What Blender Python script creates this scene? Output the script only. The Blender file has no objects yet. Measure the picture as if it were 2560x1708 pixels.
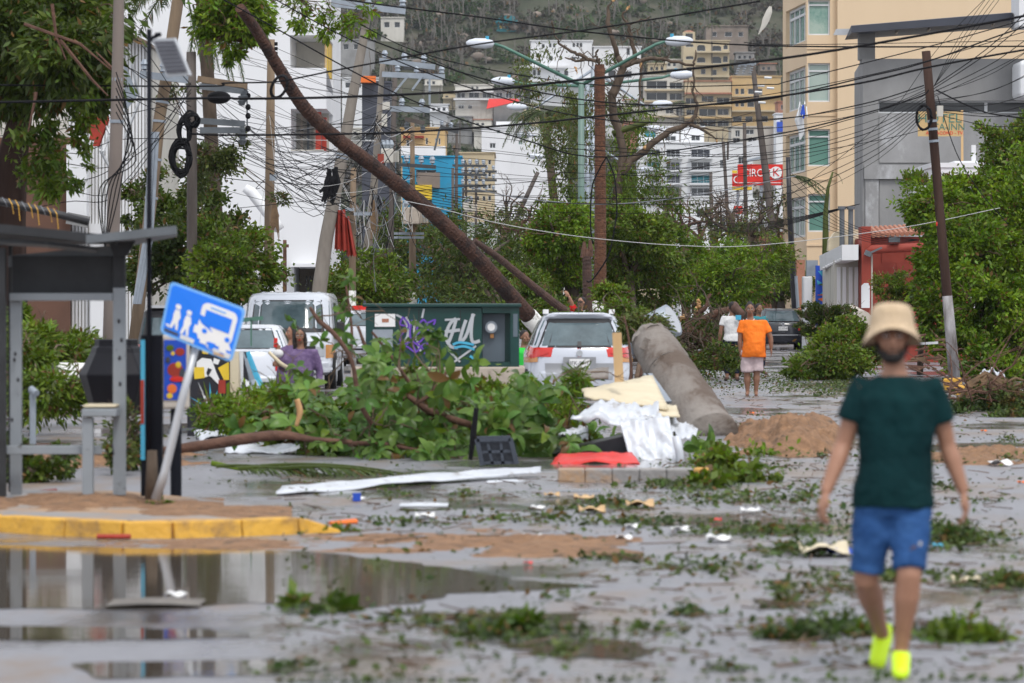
import bpy,math,random
import numpy as np
from mathutils import Vector,Matrix,noise as mnoise

random.seed(7); np.random.seed(7)
scene=bpy.context.scene
COL=scene.collection

# ---------------------------------------------------------------- camera
F=9600.0; HY=745.0; CX=1280.0; H=1.8
cam_d=bpy.data.cameras.new('camera'); cam=bpy.data.objects.new('camera',cam_d); COL.objects.link(cam)
scene.camera=cam
cam.location=(0,0,H); cam.rotation_euler=(math.radians(90),0,0)
cam_d.sensor_width=36; cam_d.lens=135; cam_d.shift_y=-(854-HY)/2560.0
cam_d.clip_start=0.5; cam_d.clip_end=6000
cam_d.dof.use_dof=True; cam_d.dof.focus_distance=112; cam_d.dof.aperture_fstop=3.8

# ---------------------------------------------------------------- world, sun, exposure (overcast)
w=bpy.data.worlds.new('World'); scene.world=w; w.use_nodes=True
nt=w.node_tree; nt.nodes.clear()
SUN_EL,SUN_ROT=math.radians(58),math.radians(160)
sky=nt.nodes.new('ShaderNodeTexSky'); sky.sky_type='NISHITA'; sky.sun_disc=False
sky.sun_elevation=SUN_EL; sky.sun_rotation=SUN_ROT; sky.air_density=1.0; sky.dust_density=4.0; sky.ozone_density=1.0
hs=nt.nodes.new('ShaderNodeHueSaturation'); hs.inputs['Saturation'].default_value=0.28
cm=nt.nodes.new('ShaderNodeMixRGB'); cm.blend_type='MIX'; cm.inputs[0].default_value=0.72
cm.inputs[2].default_value=(7.5,7.75,8.3,1) # the cloud layer
bg=nt.nodes.new('ShaderNodeBackground'); bg.inputs[1].default_value=0.142
wo=nt.nodes.new('ShaderNodeOutputWorld')
nt.links.new(sky.outputs[0],hs.inputs['Color']); nt.links.new(hs.outputs[0],cm.inputs[1])
nt.links.new(cm.outputs[0],bg.inputs[0]); nt.links.new(bg.outputs[0],wo.inputs[0])
sd=bpy.data.lights.new('sun','SUN'); sun=bpy.data.objects.new('sun',sd); COL.objects.link(sun)
sd.energy=1.5; sd.angle=math.radians(14); sd.color=(1.0,0.96,0.9)
sdir=Vector((math.sin(SUN_ROT)*math.cos(SUN_EL),math.cos(SUN_ROT)*math.cos(SUN_EL),math.sin(SUN_EL)))
sun.rotation_euler=sdir.to_track_quat('Z','Y').to_euler()
scene.view_settings.view_transform='Standard'; scene.view_settings.look='None'
scene.view_settings.gamma=1; scene.view_settings.use_curve_mapping=False
scene.view_settings.exposure=0.22
scene.render.resolution_x=1024; scene.render.resolution_y=683

# ---------------------------------------------------------------- helpers
def at(px,py,Y):
    return Vector(((px-CX)*Y/F,Y,H-(py-HY)*Y/F))
def G(px,py,z=0.0):
    Y=(H-z)*F/(py-HY)
    return Vector(((px-CX)*Y/F,Y,z))
def rnd(a,b):return random.uniform(a,b)

def tag(o,label=None,cat=None,group=None,kind=None):
    if label:o['label']=label
    if cat:o['category']=cat
    if group:o['group']=group
    if kind:o['kind']=kind
    return o
def thing(name,label,cat,loc=(0,0,0),group=None):
    o=bpy.data.objects.new(name,None); COL.objects.link(o); o.location=loc
    o.empty_display_size=0.2
    return tag(o,label,cat,group)
def wloc(o):
    v=Vector((0,0,0))
    while o is not None:
        v=v+Vector(o.location); o=o.parent
    return v
def copy_tree(o,parent=None):
    c=o.copy(); COL.objects.link(c); c.parent=parent
    for ch in list(o.children):copy_tree(ch,c)
    return c

class MB:
    def __init__(s):s.v=[]; s.f=[]; s.m=[]; s.cm=0
    def add(s,vs,fs):
        b=len(s.v); s.v.extend([tuple(p)for p in vs])
        for f in fs:s.f.append(tuple(i+b for i in f)); s.m.append(s.cm)
        return s
    def box(s,c,d,rz=0,rx=0,ry=0):
        M=Matrix.Rotation(rz,3,'Z')@Matrix.Rotation(ry,3,'Y')@Matrix.Rotation(rx,3,'X')
        c=Vector(c); hx,hy,hz=d[0]/2,d[1]/2,d[2]/2
        P=[c+M@Vector((x*hx,y*hy,z*hz))for x in(-1,1)for y in(-1,1)for z in(-1,1)]
        return s.add(P,[(0,1,3,2),(4,6,7,5),(0,4,5,1),(2,3,7,6),(0,2,6,4),(1,5,7,3)])
    def bb(s,a,b):
        return s.box(((a[0]+b[0])/2,(a[1]+b[1])/2,(a[2]+b[2])/2),(abs(b[0]-a[0]),abs(b[1]-a[1]),abs(b[2]-a[2])))
    def beam(s,a,b,w,h=None):
        h=h or w; a=Vector(a); b=Vector(b); d=(b-a); L=d.length; d.normalize()
        up=Vector((0,0,1))if abs(d.z)<.95 else Vector((0,1,0))
        x=d.cross(up).normalized(); y=x.cross(d).normalized()
        P=[p+x*(sx*w/2)+y*(sy*h/2)for p in(a,b)for sx,sy in((-1,-1),(1,-1),(1,1),(-1,1))]
        return s.add(P,[(3,2,1,0),(4,5,6,7),(0,1,5,4),(1,2,6,5),(2,3,7,6),(3,0,4,7)])
    def tube(s,pts,r,n=8,cap=True,jit=0.0,flat=1.0,side=None):
        pts=[Vector(p)for p in pts]; k=len(pts)
        if not hasattr(r,'__len__'):r=[r]*k
        vs=[]; prev=None
        for i,p in enumerate(pts):
            d=pts[min(i+1,k-1)]-pts[max(i-1,0)]
            if d.length<1e-9:d=Vector((0,0,1))
            d.normalize()
            if prev is None:
                u=side.copy()if side is not None else(Vector((1,0,0))if abs(d.x)<.9 else Vector((0,1,0)))
            else:u=prev
            u=(u-d*u.dot(d)).normalized(); prev=u; v=d.cross(u)
            for j in range(n):
                a=2*math.pi*j/n; rr=r[i]*(1+(random.uniform(-jit,jit)if jit else 0))
                vs.append(p+u*(math.cos(a)*rr)+v*(math.sin(a)*rr*flat))
        fs=[(i*n+j,i*n+(j+1)%n,(i+1)*n+(j+1)%n,(i+1)*n+j)for i in range(k-1)for j in range(n)]
        if cap:fs+=[tuple(range(n-1,-1,-1)),tuple((k-1)*n+j for j in range(n))]
        return s.add(vs,fs)
    def loft(s,secs,n=14,p=2.0):
        """secs: (centre, rx, ry) horizontal ellipses / superellipses"""
        vs=[]
        for c,rx,ry in secs:
            for j in range(n):
                a=2*math.pi*j/n; ca,sa=math.cos(a),math.sin(a)
                vs.append((c[0]+rx*math.copysign(abs(ca)**(2/p),ca),c[1]+ry*math.copysign(abs(sa)**(2/p),sa),c[2]))
        k=len(secs)
        fs=[(i*n+j,i*n+(j+1)%n,(i+1)*n+(j+1)%n,(i+1)*n+j)for i in range(k-1)for j in range(n)]
        fs+=[tuple(range(n-1,-1,-1)),tuple((k-1)*n+j for j in range(n))]
        return s.add(vs,fs)
    def ell(s,c,r,n=12,m=8,M=None):
        vs=[]; c=Vector(c)
        for i in range(m+1):
            t=math.pi*i/m
            for j in range(n):
                a=2*math.pi*j/n
                q=Vector((r[0]*math.sin(t)*math.cos(a),r[1]*math.sin(t)*math.sin(a),r[2]*math.cos(t)))
                vs.append(c+(M@q if M else q))
        return s.add(vs,[(i*n+j,(i+1)*n+j,(i+1)*n+(j+1)%n,i*n+(j+1)%n)for i in range(m)for j in range(n)])
    def prism(s,poly,ax,t0,t1):
        """poly 2D in the plane across axis ax ('x','y','z'), from t0 to t1"""
        def P(a,b,t):return(t,a,b)if ax=='x' else((a,t,b)if ax=='y' else(a,b,t))
        n=len(poly)
        vs=[P(a,b,t0)for a,b in poly]+[P(a,b,t1)for a,b in poly]
        return s.add(vs,[tuple(range(n)),tuple(range(2*n-1,n-1,-1))]+[(j,n+j,n+(j+1)%n,(j+1)%n)for j in range(n)])
    def sheet(s,P,nx,ny,th=0.0):
        """P(u,v)->Vector over a grid; th>0 gives a solid sheet"""
        vs=[P(i/nx,j/ny)for j in range(ny+1)for i in range(nx+1)]
        q=lambda i,j:j*(nx+1)+i
        fs=[(q(i,j),q(i+1,j),q(i+1,j+1),q(i,j+1))for j in range(ny)for i in range(nx)]
        s.add(vs,fs)
        if th:
            vs2=[Vector(v)-Vector((0,0,th))for v in vs]; s.add(vs2,[tuple(reversed(f))for f in fs])
        return s
    def ribbon(s,pts,wd,nrm,lift=0.0):
        pts=[Vector(p)for p in pts]; nrm=Vector(nrm).normalized(); vs=[]
        for i,p in enumerate(pts):
            d=(pts[min(i+1,len(pts)-1)]-pts[max(i-1,0)]).normalized(); x=d.cross(nrm).normalized()
            vs+=[p+nrm*lift-x*wd/2,p+nrm*lift+x*wd/2]
        return s.add(vs,[(2*i,2*i+1,2*i+3,2*i+2)for i in range(len(pts)-1)])
    def xf(s,M):
        s.v=[tuple(M@Vector(p))for p in s.v]; return s
    def build(s,name,mat,parent=None,smooth=False,bevel=0,label=None,cat=None,group=None,kind=None,base=None,sub=0,remesh=0,solid=0,fold=0):
        V=s.v
        if parent is not None:o0=wloc(parent)
        elif kind=='structure' or not V:o0=Vector((0,0,0))
        else:
            a=np.array(V); o0=Vector(((a[:,0].min()+a[:,0].max())/2,(a[:,1].min()+a[:,1].max())/2,a[:,2].min()))
        me=bpy.data.meshes.new(name)
        me.from_pydata([(p[0]-o0[0],p[1]-o0[1],p[2]-o0[2])for p in V],[],s.f)
        mats=mat if isinstance(mat,(list,tuple))else[mat]
        for m in mats:me.materials.append(m)
        if len(mats)>1:me.polygons.foreach_set('material_index',s.m)
        if smooth:me.polygons.foreach_set('use_smooth',[True]*len(me.polygons))
        me.update()
        o=bpy.data.objects.new(name,me); COL.objects.link(o)
        if parent is not None:o.parent=parent
        else:o.location=o0
        if remesh:
            md=o.modifiers.new('r','REMESH'); md.mode='VOXEL'; md.voxel_size=remesh; md.use_smooth_shade=True
            md=o.modifiers.new('s','SMOOTH'); md.iterations=4; md.factor=.5
        if solid:md=o.modifiers.new('so','SOLIDIFY'); md.thickness=solid
        if fold:tx=bpy.data.textures.new('folds','CLOUDS'); tx.noise_scale=fold; tx.noise_depth=2; md=o.modifiers.new('f','DISPLACE'); md.texture=tx; md.strength=fold*.22; md.mid_level=.5; md.texture_coords='GLOBAL'
        if bevel:md=o.modifiers.new('b','BEVEL'); md.width=bevel; md.segments=2; md.limit_method='ANGLE'
        if sub:md=o.modifiers.new('ss','SUBSURF'); md.levels=sub; md.render_levels=sub
        return tag(o,label,cat,group,kind)

def text(body,size,mat,parent,M,name='lettering',ext=0.004,sx=1.0):
    """flat print built as thin raised letters; M places it (x right, y up, z out)"""
    c=bpy.data.curves.new(name,'FONT'); c.body=body; c.size=size; c.align_x='CENTER'; c.align_y='CENTER'; c.extrude=ext
    c.resolution_u=3
    t=bpy.data.objects.new('tmp',c); COL.objects.link(t)
    me=bpy.data.meshes.new_from_object(t); bpy.data.objects.remove(t)
    me.transform(Matrix.Diagonal((sx,1,1,1))); me.transform(M); me.transform(Matrix.Translation(-wloc(parent)))
    me.materials.clear(); me.materials.append(mat); me.name=name
    o=bpy.data.objects.new(name,me); COL.objects.link(o); o.parent=parent
    return o
def face_cam(loc,roll=0,tilt=0): # text frame facing -Y
    return Matrix.Translation(loc)@Matrix.Rotation(roll,4,'Y')@Matrix.Rotation(math.radians(90)+tilt,4,'X')

# ---------------------------------------------------------------- materials
def mat(name,c,rough=0.6,metal=0.0,var=0.15,scale=4.0,c2=None,bump=0.0,bscale=30.0,stretch=(1,1,1),spec=None,c3=None,s3=1.2,t3=(0.55,0.68),rvar=0.1,transl=0.0,island=0.0,coat=0):
    m=bpy.data.materials.new(name); m.use_nodes=True; n=m.node_tree.nodes; l=m.node_tree.links
    b=n['Principled BSDF']; out=n['Material Output']
    tc=n.new('ShaderNodeTexCoord'); mp=n.new('ShaderNodeMapping'); mp.inputs['Scale'].default_value=stretch
    l.new(tc.outputs['Object'],mp.inputs[0])
    nz=n.new('ShaderNodeTexNoise'); nz.inputs['Scale'].default_value=scale; nz.inputs['Detail'].default_value=8; nz.inputs['Roughness'].default_value=.62
    l.new(mp.outputs[0],nz.inputs['Vector'])
    r=n.new('ShaderNodeValToRGB'); r.color_ramp.elements[0].position=.32; r.color_ramp.elements[1].position=.68
    if c2 is None:
        a=[min(1,x*(1-var))for x in c]; bb=[min(1,x*(1+var))for x in c]
    else:a,bb=c,c2
    r.color_ramp.elements[0].color=(*a,1); r.color_ramp.elements[1].color=(*bb,1)
    l.new(nz.outputs['Fac'],r.inputs[0]); cur=r.outputs[0]
    if c3 is not None:
        n3=n.new('ShaderNodeTexNoise'); n3.inputs['Scale'].default_value=s3; n3.inputs['Detail'].default_value=9; n3.inputs['Roughness'].default_value=.68
        l.new(mp.outputs[0],n3.inputs['Vector'])
        r3=n.new('ShaderNodeValToRGB'); r3.color_ramp.elements[0].position=t3[0]; r3.color_ramp.elements[1].position=t3[1]
        l.new(n3.outputs['Fac'],r3.inputs[0])
        mx=n.new('ShaderNodeMixRGB'); l.new(r3.outputs[0],mx.inputs[0]); l.new(cur,mx.inputs[1]); mx.inputs[2].default_value=(*c3,1); cur=mx.outputs[0]
    if island:
        gi=n.new('ShaderNodeNewGeometry'); h2=n.new('ShaderNodeHueSaturation')
        m1=n.new('ShaderNodeMapRange'); m1.inputs['To Min'].default_value=1-island; m1.inputs['To Max'].default_value=1+island
        l.new(gi.outputs['Random Per Island'],m1.inputs['Value']); l.new(m1.outputs[0],h2.inputs['Value'])
        m2=n.new('ShaderNodeMath'); m2.operation='MULTIPLY_ADD'; m2.inputs[1].default_value=7.31; m2.inputs[2].default_value=0
        m3=n.new('ShaderNodeMath'); m3.operation='FRACT'; m4=n.new('ShaderNodeMapRange'); m4.inputs['To Min'].default_value=.475; m4.inputs['To Max'].default_value=.515
        l.new(gi.outputs['Random Per Island'],m2.inputs[0]); l.new(m2.outputs[0],m3.inputs[0]); l.new(m3.outputs[0],m4.inputs['Value']); l.new(m4.outputs[0],h2.inputs['Hue'])
        l.new(cur,h2.inputs['Color']); cur=h2.outputs[0]
        if transl:
            m5=n.new('ShaderNodeMath'); m5.operation='MULTIPLY'; m5.inputs[1].default_value=3.77; m6=n.new('ShaderNodeMath'); m6.operation='FRACT'; m7=n.new('ShaderNodeMath'); m7.operation='GREATER_THAN'; m7.inputs[1].default_value=.93
            l.new(gi.outputs['Random Per Island'],m5.inputs[0]); l.new(m5.outputs[0],m6.inputs[0]); l.new(m6.outputs[0],m7.inputs[0])
            mb_=n.new('ShaderNodeMixRGB'); l.new(m7.outputs[0],mb_.inputs[0]); l.new(cur,mb_.inputs[1]); mb_.inputs[2].default_value=(.15,.085,.03,1); cur=mb_.outputs[0]
    l.new(cur,b.inputs['Base Color'])
    b.inputs['Metallic'].default_value=metal
    if rvar:
        mr=n.new('ShaderNodeMapRange'); mr.inputs['To Min'].default_value=max(.02,rough-rvar); mr.inputs['To Max'].default_value=min(1,rough+rvar)
        l.new(nz.outputs['Fac'],mr.inputs['Value']); l.new(mr.outputs[0],b.inputs['Roughness'])
    else:b.inputs['Roughness'].default_value=rough
    if spec is not None:b.inputs['Specular IOR Level'].default_value=spec
    if coat:b.inputs['Coat Weight'].default_value=coat; b.inputs['Coat Roughness'].default_value=.08
    if bump:
        nb=n.new('ShaderNodeTexNoise'); nb.inputs['Scale'].default_value=bscale; nb.inputs['Detail'].default_value=6
        l.new(mp.outputs[0],nb.inputs['Vector'])
        bp=n.new('ShaderNodeBump'); bp.inputs['Strength'].default_value=bump; bp.inputs['Distance'].default_value=.05
        l.new(nb.outputs['Fac'],bp.inputs['Height']); l.new(bp.outputs[0],b.inputs['Normal'])
    if transl:
        tr=n.new('ShaderNodeBsdfTranslucent'); ms=n.new('ShaderNodeMixShader'); ms.inputs[0].default_value=transl
        hv=n.new('ShaderNodeHueSaturation'); hv.inputs['Value'].default_value=1.5; hv.inputs['Saturation'].default_value=1.1
        l.new(cur,hv.inputs['Color']); l.new(hv.outputs[0],tr.inputs['Color'])
        l.new(b.outputs[0],ms.inputs[1]); l.new(tr.outputs[0],ms.inputs[2]); l.new(ms.outputs[0],out.inputs['Surface'])
    return m

def leafmat(name,c,c2,s=.8,isl=.45,c3=None,t3=(.6,.7),tr=.28,rough=.45):
    return mat(name,c,rough,c2=c2,scale=s,island=isl,transl=tr,c3=c3,s3=s*1.7,t3=t3,rvar=.08,spec=.28)

M={}
M['leaf_dark']=leafmat('leaf_dark',(0.028,0.050,0.007),(0.078,0.120,0.016))
M['leaf_mid']=leafmat('leaf_mid',(0.042,0.080,0.008),(0.134,0.206,0.021))
M['leaf_bright']=leafmat('leaf_bright',(0.049,0.106,0.007),(0.171,0.274,0.020))
M['leaf_olive']=leafmat('leaf_olive',(.05,.075,.018),(.11,.14,.035))
M['leaf_litter']=leafmat('leaf_litter',(.03,.06,.015),(.09,.13,.03),c3=(.16,.09,.04),t3=(.56,.66),isl=.6)
M['leaf_big']=leafmat('leaf_big',(0.036,0.092,0.016),(0.127,0.230,0.044),s=1.6,isl=.4,rough=.35)
M['hill_leaf']=leafmat('hill_leaf',(.020,.042,.012),(.055,.098,.024),s=.03,isl=.45,c3=(.085,.07,.055),t3=(.45,.56))
M['palm_leaf']=leafmat('palm_leaf',(.03,.06,.018),(.08,.11,.035),s=1)
M['dry_frond']=mat('dry_frond',(.16,.10,.055),.8,var=.4,scale=5)
M['bark']=mat('bark',(.055,.038,.026),.85,c2=(.12,.085,.06),scale=6,bump=.6,bscale=14,stretch=(1,1,.3))
M['bark_red']=mat('bark_red',(.075,.036,.024),.85,c2=(.15,.075,.05),scale=5,bump=.6,bscale=14)
M['bark_grey']=mat('bark_grey',(.10,.09,.08),.85,c2=(.2,.18,.16),scale=8)
M['splinter']=mat('splinter',(.42,.22,.09),.8,c2=(.6,.38,.18),scale=12,stretch=(1,1,.2))
M['twig']=mat('twig',(.07,.045,.03),.85,c2=(.17,.11,.07),scale=5)
M['white_wall']=mat('white_wall',(.70,.71,.73),.8,var=.05,scale=.35,c3=(.56,.57,.58),s3=.5,t3=(.56,.78),bump=.15,bscale=3,stretch=(1,1,.25))
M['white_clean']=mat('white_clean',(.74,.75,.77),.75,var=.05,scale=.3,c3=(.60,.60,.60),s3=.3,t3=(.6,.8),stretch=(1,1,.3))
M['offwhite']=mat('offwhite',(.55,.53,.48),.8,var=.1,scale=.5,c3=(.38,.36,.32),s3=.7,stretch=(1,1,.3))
M['cream_wall']=mat('cream_wall',(.66,.50,.33),.8,c2=(.72,.56,.38),scale=.3,c3=(.56,.44,.31),s3=.35,t3=(.58,.8),stretch=(1,1,.25),bump=.1,bscale=2)
M['cream_hill']=mat('cream_hill',(.50,.42,.28),.85,var=.1,scale=.3,c3=(.36,.31,.23),s3=.3,stretch=(1,1,.3))
M['ochre_wall']=mat('ochre_wall',(.52,.36,.17),.85,var=.1,scale=.3,c3=(.4,.29,.17),s3=.3,stretch=(1,1,.3))
M['grey_conc']=mat('grey_conc',(.22,.22,.22),.85,c2=(.36,.36,.365),scale=.5,c3=(.50,.51,.53),s3=.42,t3=(.56,.66),bump=.3,bscale=5,stretch=(1,1,.6))
M['grey_conc2']=mat('grey_conc2',(.19,.19,.19),.85,c2=(.31,.31,.31),scale=.4,c3=(.43,.44,.45),s3=.3,t3=(.6,.75),bump=.3,bscale=5,stretch=(1,1,.6))
M['conc_pipe']=mat('conc_pipe',(.17,.145,.125),.8,c2=(.34,.315,.29),scale=2.2,c3=(.11,.08,.062),s3=1.1,t3=(.46,.60),bump=.6,bscale=9)
M['conc_pole']=mat('conc_pole',(.19,.165,.14),.85,c2=(.29,.26,.225),scale=3,bump=.2,bscale=9,stretch=(1,1,.3))
M['taupe_pole']=mat('taupe_pole',(.20,.165,.145),.8,var=.12,scale=1,stretch=(1,1,.2))
M['wood_pole']=mat('wood_pole',(.13,.09,.06),.8,c2=(.25,.18,.115),scale=3,bump=.3,bscale=9,stretch=(1,1,.12))
M['wood_dark']=mat('wood_dark',(.028,.016,.013),.85,spec=.15,c2=(.075,.045,.035),scale=3,bump=.3,bscale=9,stretch=(1,1,.12))
M['wood_old']=mat('wood_old',(.06,.048,.042),.8,c2=(.13,.11,.10),scale=3,bump=.3,bscale=9,stretch=(1,1,.12))
M['pine']=mat('pine',(.50,.32,.15),.7,c2=(.62,.42,.22),scale=5,stretch=(1,1,.15))
M['ply']=mat('ply',(.56,.48,.33),.75,c2=(.68,.60,.44),scale=2.5,c3=(.42,.33,.22),s3=1.5,t3=(.6,.75),stretch=(.3,1,1))
M['galv']=mat('galv',(.32,.36,.41),.5,.5,var=.15,scale=3)
M['galv_dark']=mat('galv_dark',(.13,.145,.16),.5,.3,var=.2,scale=3)
M['lamp_pole']=mat('lamp_pole',(.13,.21,.18),.5,var=.15,scale=2)
M['lamp_green']=mat('lamp_green',(.07,.17,.13),.45,var=.2,scale=2)
M['lamp_head']=mat('lamp_head',(.62,.66,.73),.35,var=.05,scale=3)
M['white_paint']=mat('white_paint',(.72,.72,.70),.8,var=.08,scale=3,c3=(.25,.22,.20),s3=3.5,t3=(.56,.62),bump=.3)
M['weathered']=mat('weathered',(.10,.085,.08),.85,c2=(.38,.37,.38),scale=5,bump=.4,bscale=12,stretch=(1,1,.3))
M['black_rub']=mat('black_rub',(.008,.008,.010),.7,var=.3,spec=.15)
M['wire_grey']=mat('wire_grey',(.17,.18,.20),.6,var=.2)
M['wire_white']=mat('wire_white',(.5,.5,.5),.6,var=.1)
M['glass_dark']=mat('glass_dark',(.022,.026,.030),.12,var=.3,scale=.8,spec=.6,rvar=.05)
M['glass_green']=mat('glass_green',(.10,.22,.19),.15,c2=(.15,.30,.25),scale=.5,c3=(.34,.44,.38),s3=.35,t3=(.5,.62),rvar=.05)
M['glass_pale']=mat('glass_pale',(.30,.40,.37),.2,c2=(.40,.48,.44),scale=.6,rvar=.05)
M['frame_white']=mat('frame_white',(.62,.64,.66),.5,var=.05)
M['frame_dark']=mat('frame_dark',(.05,.055,.06),.5,var=.1)
M['steel_blue']=mat('steel_blue',(.045,.05,.068),.5,var=.15,scale=1)
M['red_wall']=mat('red_wall',(.24,.033,.02),.75,c2=(.31,.05,.03),scale=1,c3=(.18,.05,.035),s3=1.2,t3=(.6,.75))
M['roof_tile']=mat('roof_tile',(.32,.12,.07),.8,c2=(.42,.2,.13),scale=2)
M['red_paint']=mat('red_paint',(.62,.02,.012),.45,var=.15,scale=3)
M['red_cloth']=mat('red_cloth',(.33,.035,.02),.8,var=.25,scale=2)
M['orange']=mat('orange',(.75,.17,.03),.8,var=.1)
M['blue_paint']=mat('blue_paint',(.01,.07,.50),.5,var=.1)
M['blue_wall']=mat('blue_wall',(.02,.28,.48),.8,var=.15,scale=.5,c3=(.05,.20,.30),s3=.6)
M['teal_wall']=mat('teal_wall',(.02,.20,.24),.8,var=.1)
M['green_paint']=mat('green_paint',(.03,.28,.06),.6,var=.1)
M['purple']=mat('purple',(.13,.05,.42),.6,var=.1)
M['sky_blue']=mat('sky_blue',(.06,.38,.58),.6,var=.1)
M['yellow']=mat('yellow',(.72,.50,.03),.6,var=.1)
M['white_print']=mat('white_print',(.78,.78,.78),.5,var=.04)
M['black_paint']=mat('black_paint',(.012,.012,.018),.4,var=.3,scale=3)
M['navy_post']=mat('navy_post',(.008,.009,.014),.7,var=.3,scale=3,spec=.12)
M['sign_blue']=mat('sign_blue',(.005,.19,.86),.35,var=.04,scale=2)
M['sign_edge']=mat('sign_edge',(.16,.42,.86),.35,var=.04)
M['curb_yellow']=mat('curb_yellow',(.60,.32,.035),.6,c2=(.70,.39,.05),scale=2.5,c3=(.25,.14,.06),s3=3.5,t3=(.50,.70),bump=.3,bscale=15)
M['sand']=mat('sand',(.17,.088,.042),.85,c2=(.32,.18,.095),scale=7,c3=(.10,.065,.04),s3=5,t3=(.56,.66),bump=1,bscale=18)
M['pave']=mat('pave',(.26,.25,.245),.55,var=.12,scale=1.2,c3=(.40,.25,.14),s3=.75,t3=(.47,.56),bump=.3,bscale=20)
M['shelter']=mat('shelter',(.036,.038,.042),.6,var=.25,scale=3,spec=.2)
M['shelter_pale']=mat('shelter_pale',(.25,.28,.31),.5,var=.1,scale=2,c3=(.06,.055,.05),s3=6,t3=(.60,.66))
M['tank_black']=mat('tank_black',(.010,.010,.014),.5,var=.3,scale=2,spec=.2)
M['plastic_grey']=mat('plastic_grey',(.045,.055,.075),.4,var=.2,scale=3)
M['sheet_white']=mat('sheet_white',(.60,.63,.68),.42,var=.10,scale=3,c3=(.30,.28,.26),s3=3.5,t3=(.55,.70),metal=.1)
M['car_white']=mat('car_white',(.62,.65,.71),.25,var=.04,scale=1.2,coat=.6,rvar=.05,c3=(.45,.45,.45),s3=1.3,t3=(.6,.8))
M['car_silver']=mat('car_silver',(.55,.58,.65),.25,.15,var=.04,scale=1.2,coat=.6,rvar=.05)
M['car_black']=mat('car_black',(.012,.014,.022),.22,var=.2,scale=2,coat=.5,rvar=.05)
M['car_trim']=mat('car_trim',(.02,.02,.023),.5,var=.2)
M['car_grey']=mat('car_grey',(.28,.29,.31),.45,var=.08)
M['car_glass']=mat('car_glass',(.05,.075,.085),.05,c2=(.12,.17,.19),scale=1.6,spec=.8,rvar=.02)
M['tyre']=mat('tyre',(.015,.015,.015),.8,var=.2)
M['tail_red']=mat('tail_red',(.62,.02,.012),.15,var=.1,coat=.5)
M['amber']=mat('amber',(.65,.30,.10),.2,var=.1)
M['box_green']=mat('box_green',(.005,.042,.038),.4,var=.25,scale=2)
M['box_recess']=mat('box_recess',(.10,.13,.16),.5,var=.1,scale=2)
M['conc_base']=mat('conc_base',(.44,.38,.32),.85,var=.1,scale=2,c3=(.30,.25,.21),s3=2.5,bump=.3,bscale=12)
M['skin']=mat('skin',(.31,.155,.095),.5,c2=(.38,.195,.125),scale=6)
M['skin_dark']=mat('skin_dark',(.20,.095,.055),.5,c2=(.26,.13,.08),scale=6)
M['hair']=mat('hair',(.012,.009,.008),.6,var=.4,scale=20,bump=.5,bscale=60)
M['cloth_teal']=mat('cloth_teal',(.002,.019,.022),.85,c2=(.005,.032,.035),scale=4,bump=.9,bscale=5,spec=.12)
M['cloth_denim']=mat('cloth_denim',(.018,.062,.19),.85,c2=(.04,.11,.28),scale=7,bump=.7,bscale=9,spec=.12)
M['cloth_hat']=mat('cloth_hat',(.54,.41,.27),.9,c2=(.63,.49,.34),scale=12,bump=.4,bscale=40,spec=.12)
M['shoe_neon']=mat('shoe_neon',(.62,.90,.01),.5,var=.06)
M['cloth_orange']=mat('cloth_orange',(.80,.17,.02),.85,c2=(.90,.22,.03),scale=5,bump=.5,bscale=9,spec=.12)
M['cloth_pinkish']=mat('cloth_pinkish',(.52,.42,.43),.85,var=.08,scale=4,bump=.4,bscale=9,spec=.12)
M['cloth_purple']=mat('cloth_purple',(.085,.055,.13),.85,c2=(.21,.15,.27),scale=9,bump=.5,bscale=9,spec=.12)
M['cloth_dark']=mat('cloth_dark',(.015,.018,.035),.85,var=.2,spec=.12)
M['cloth_white']=mat('cloth_white',(.66,.66,.66),.85,var=.08,scale=5,bump=.5,bscale=9,spec=.12)
M['cloth_red']=mat('cloth_red',(.5,.02,.02),.85,var=.1,spec=.12)
M['cloth_green']=mat('cloth_green',(.04,.50,.07),.85,var=.1,spec=.12)
M['leather_brown']=mat('leather_brown',(.10,.05,.035),.7,var=.2)
M['solar']=mat('solar',(.10,.10,.12),.35,var=.15,scale=3)
M['alu']=mat('alu',(.48,.50,.53),.4,.3,var=.05)
M['hill_rock']=mat('hill_rock',(.22,.18,.15),.9,var=.3,scale=.3)
M['trunk_palm']=None
M['frame_cream']=mat('frame_cream',(.55,.50,.44),.7,var=.08)
M['brown_wall']=mat('brown_wall',(.12,.06,.04),.85,var=.2,scale=.8)
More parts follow.
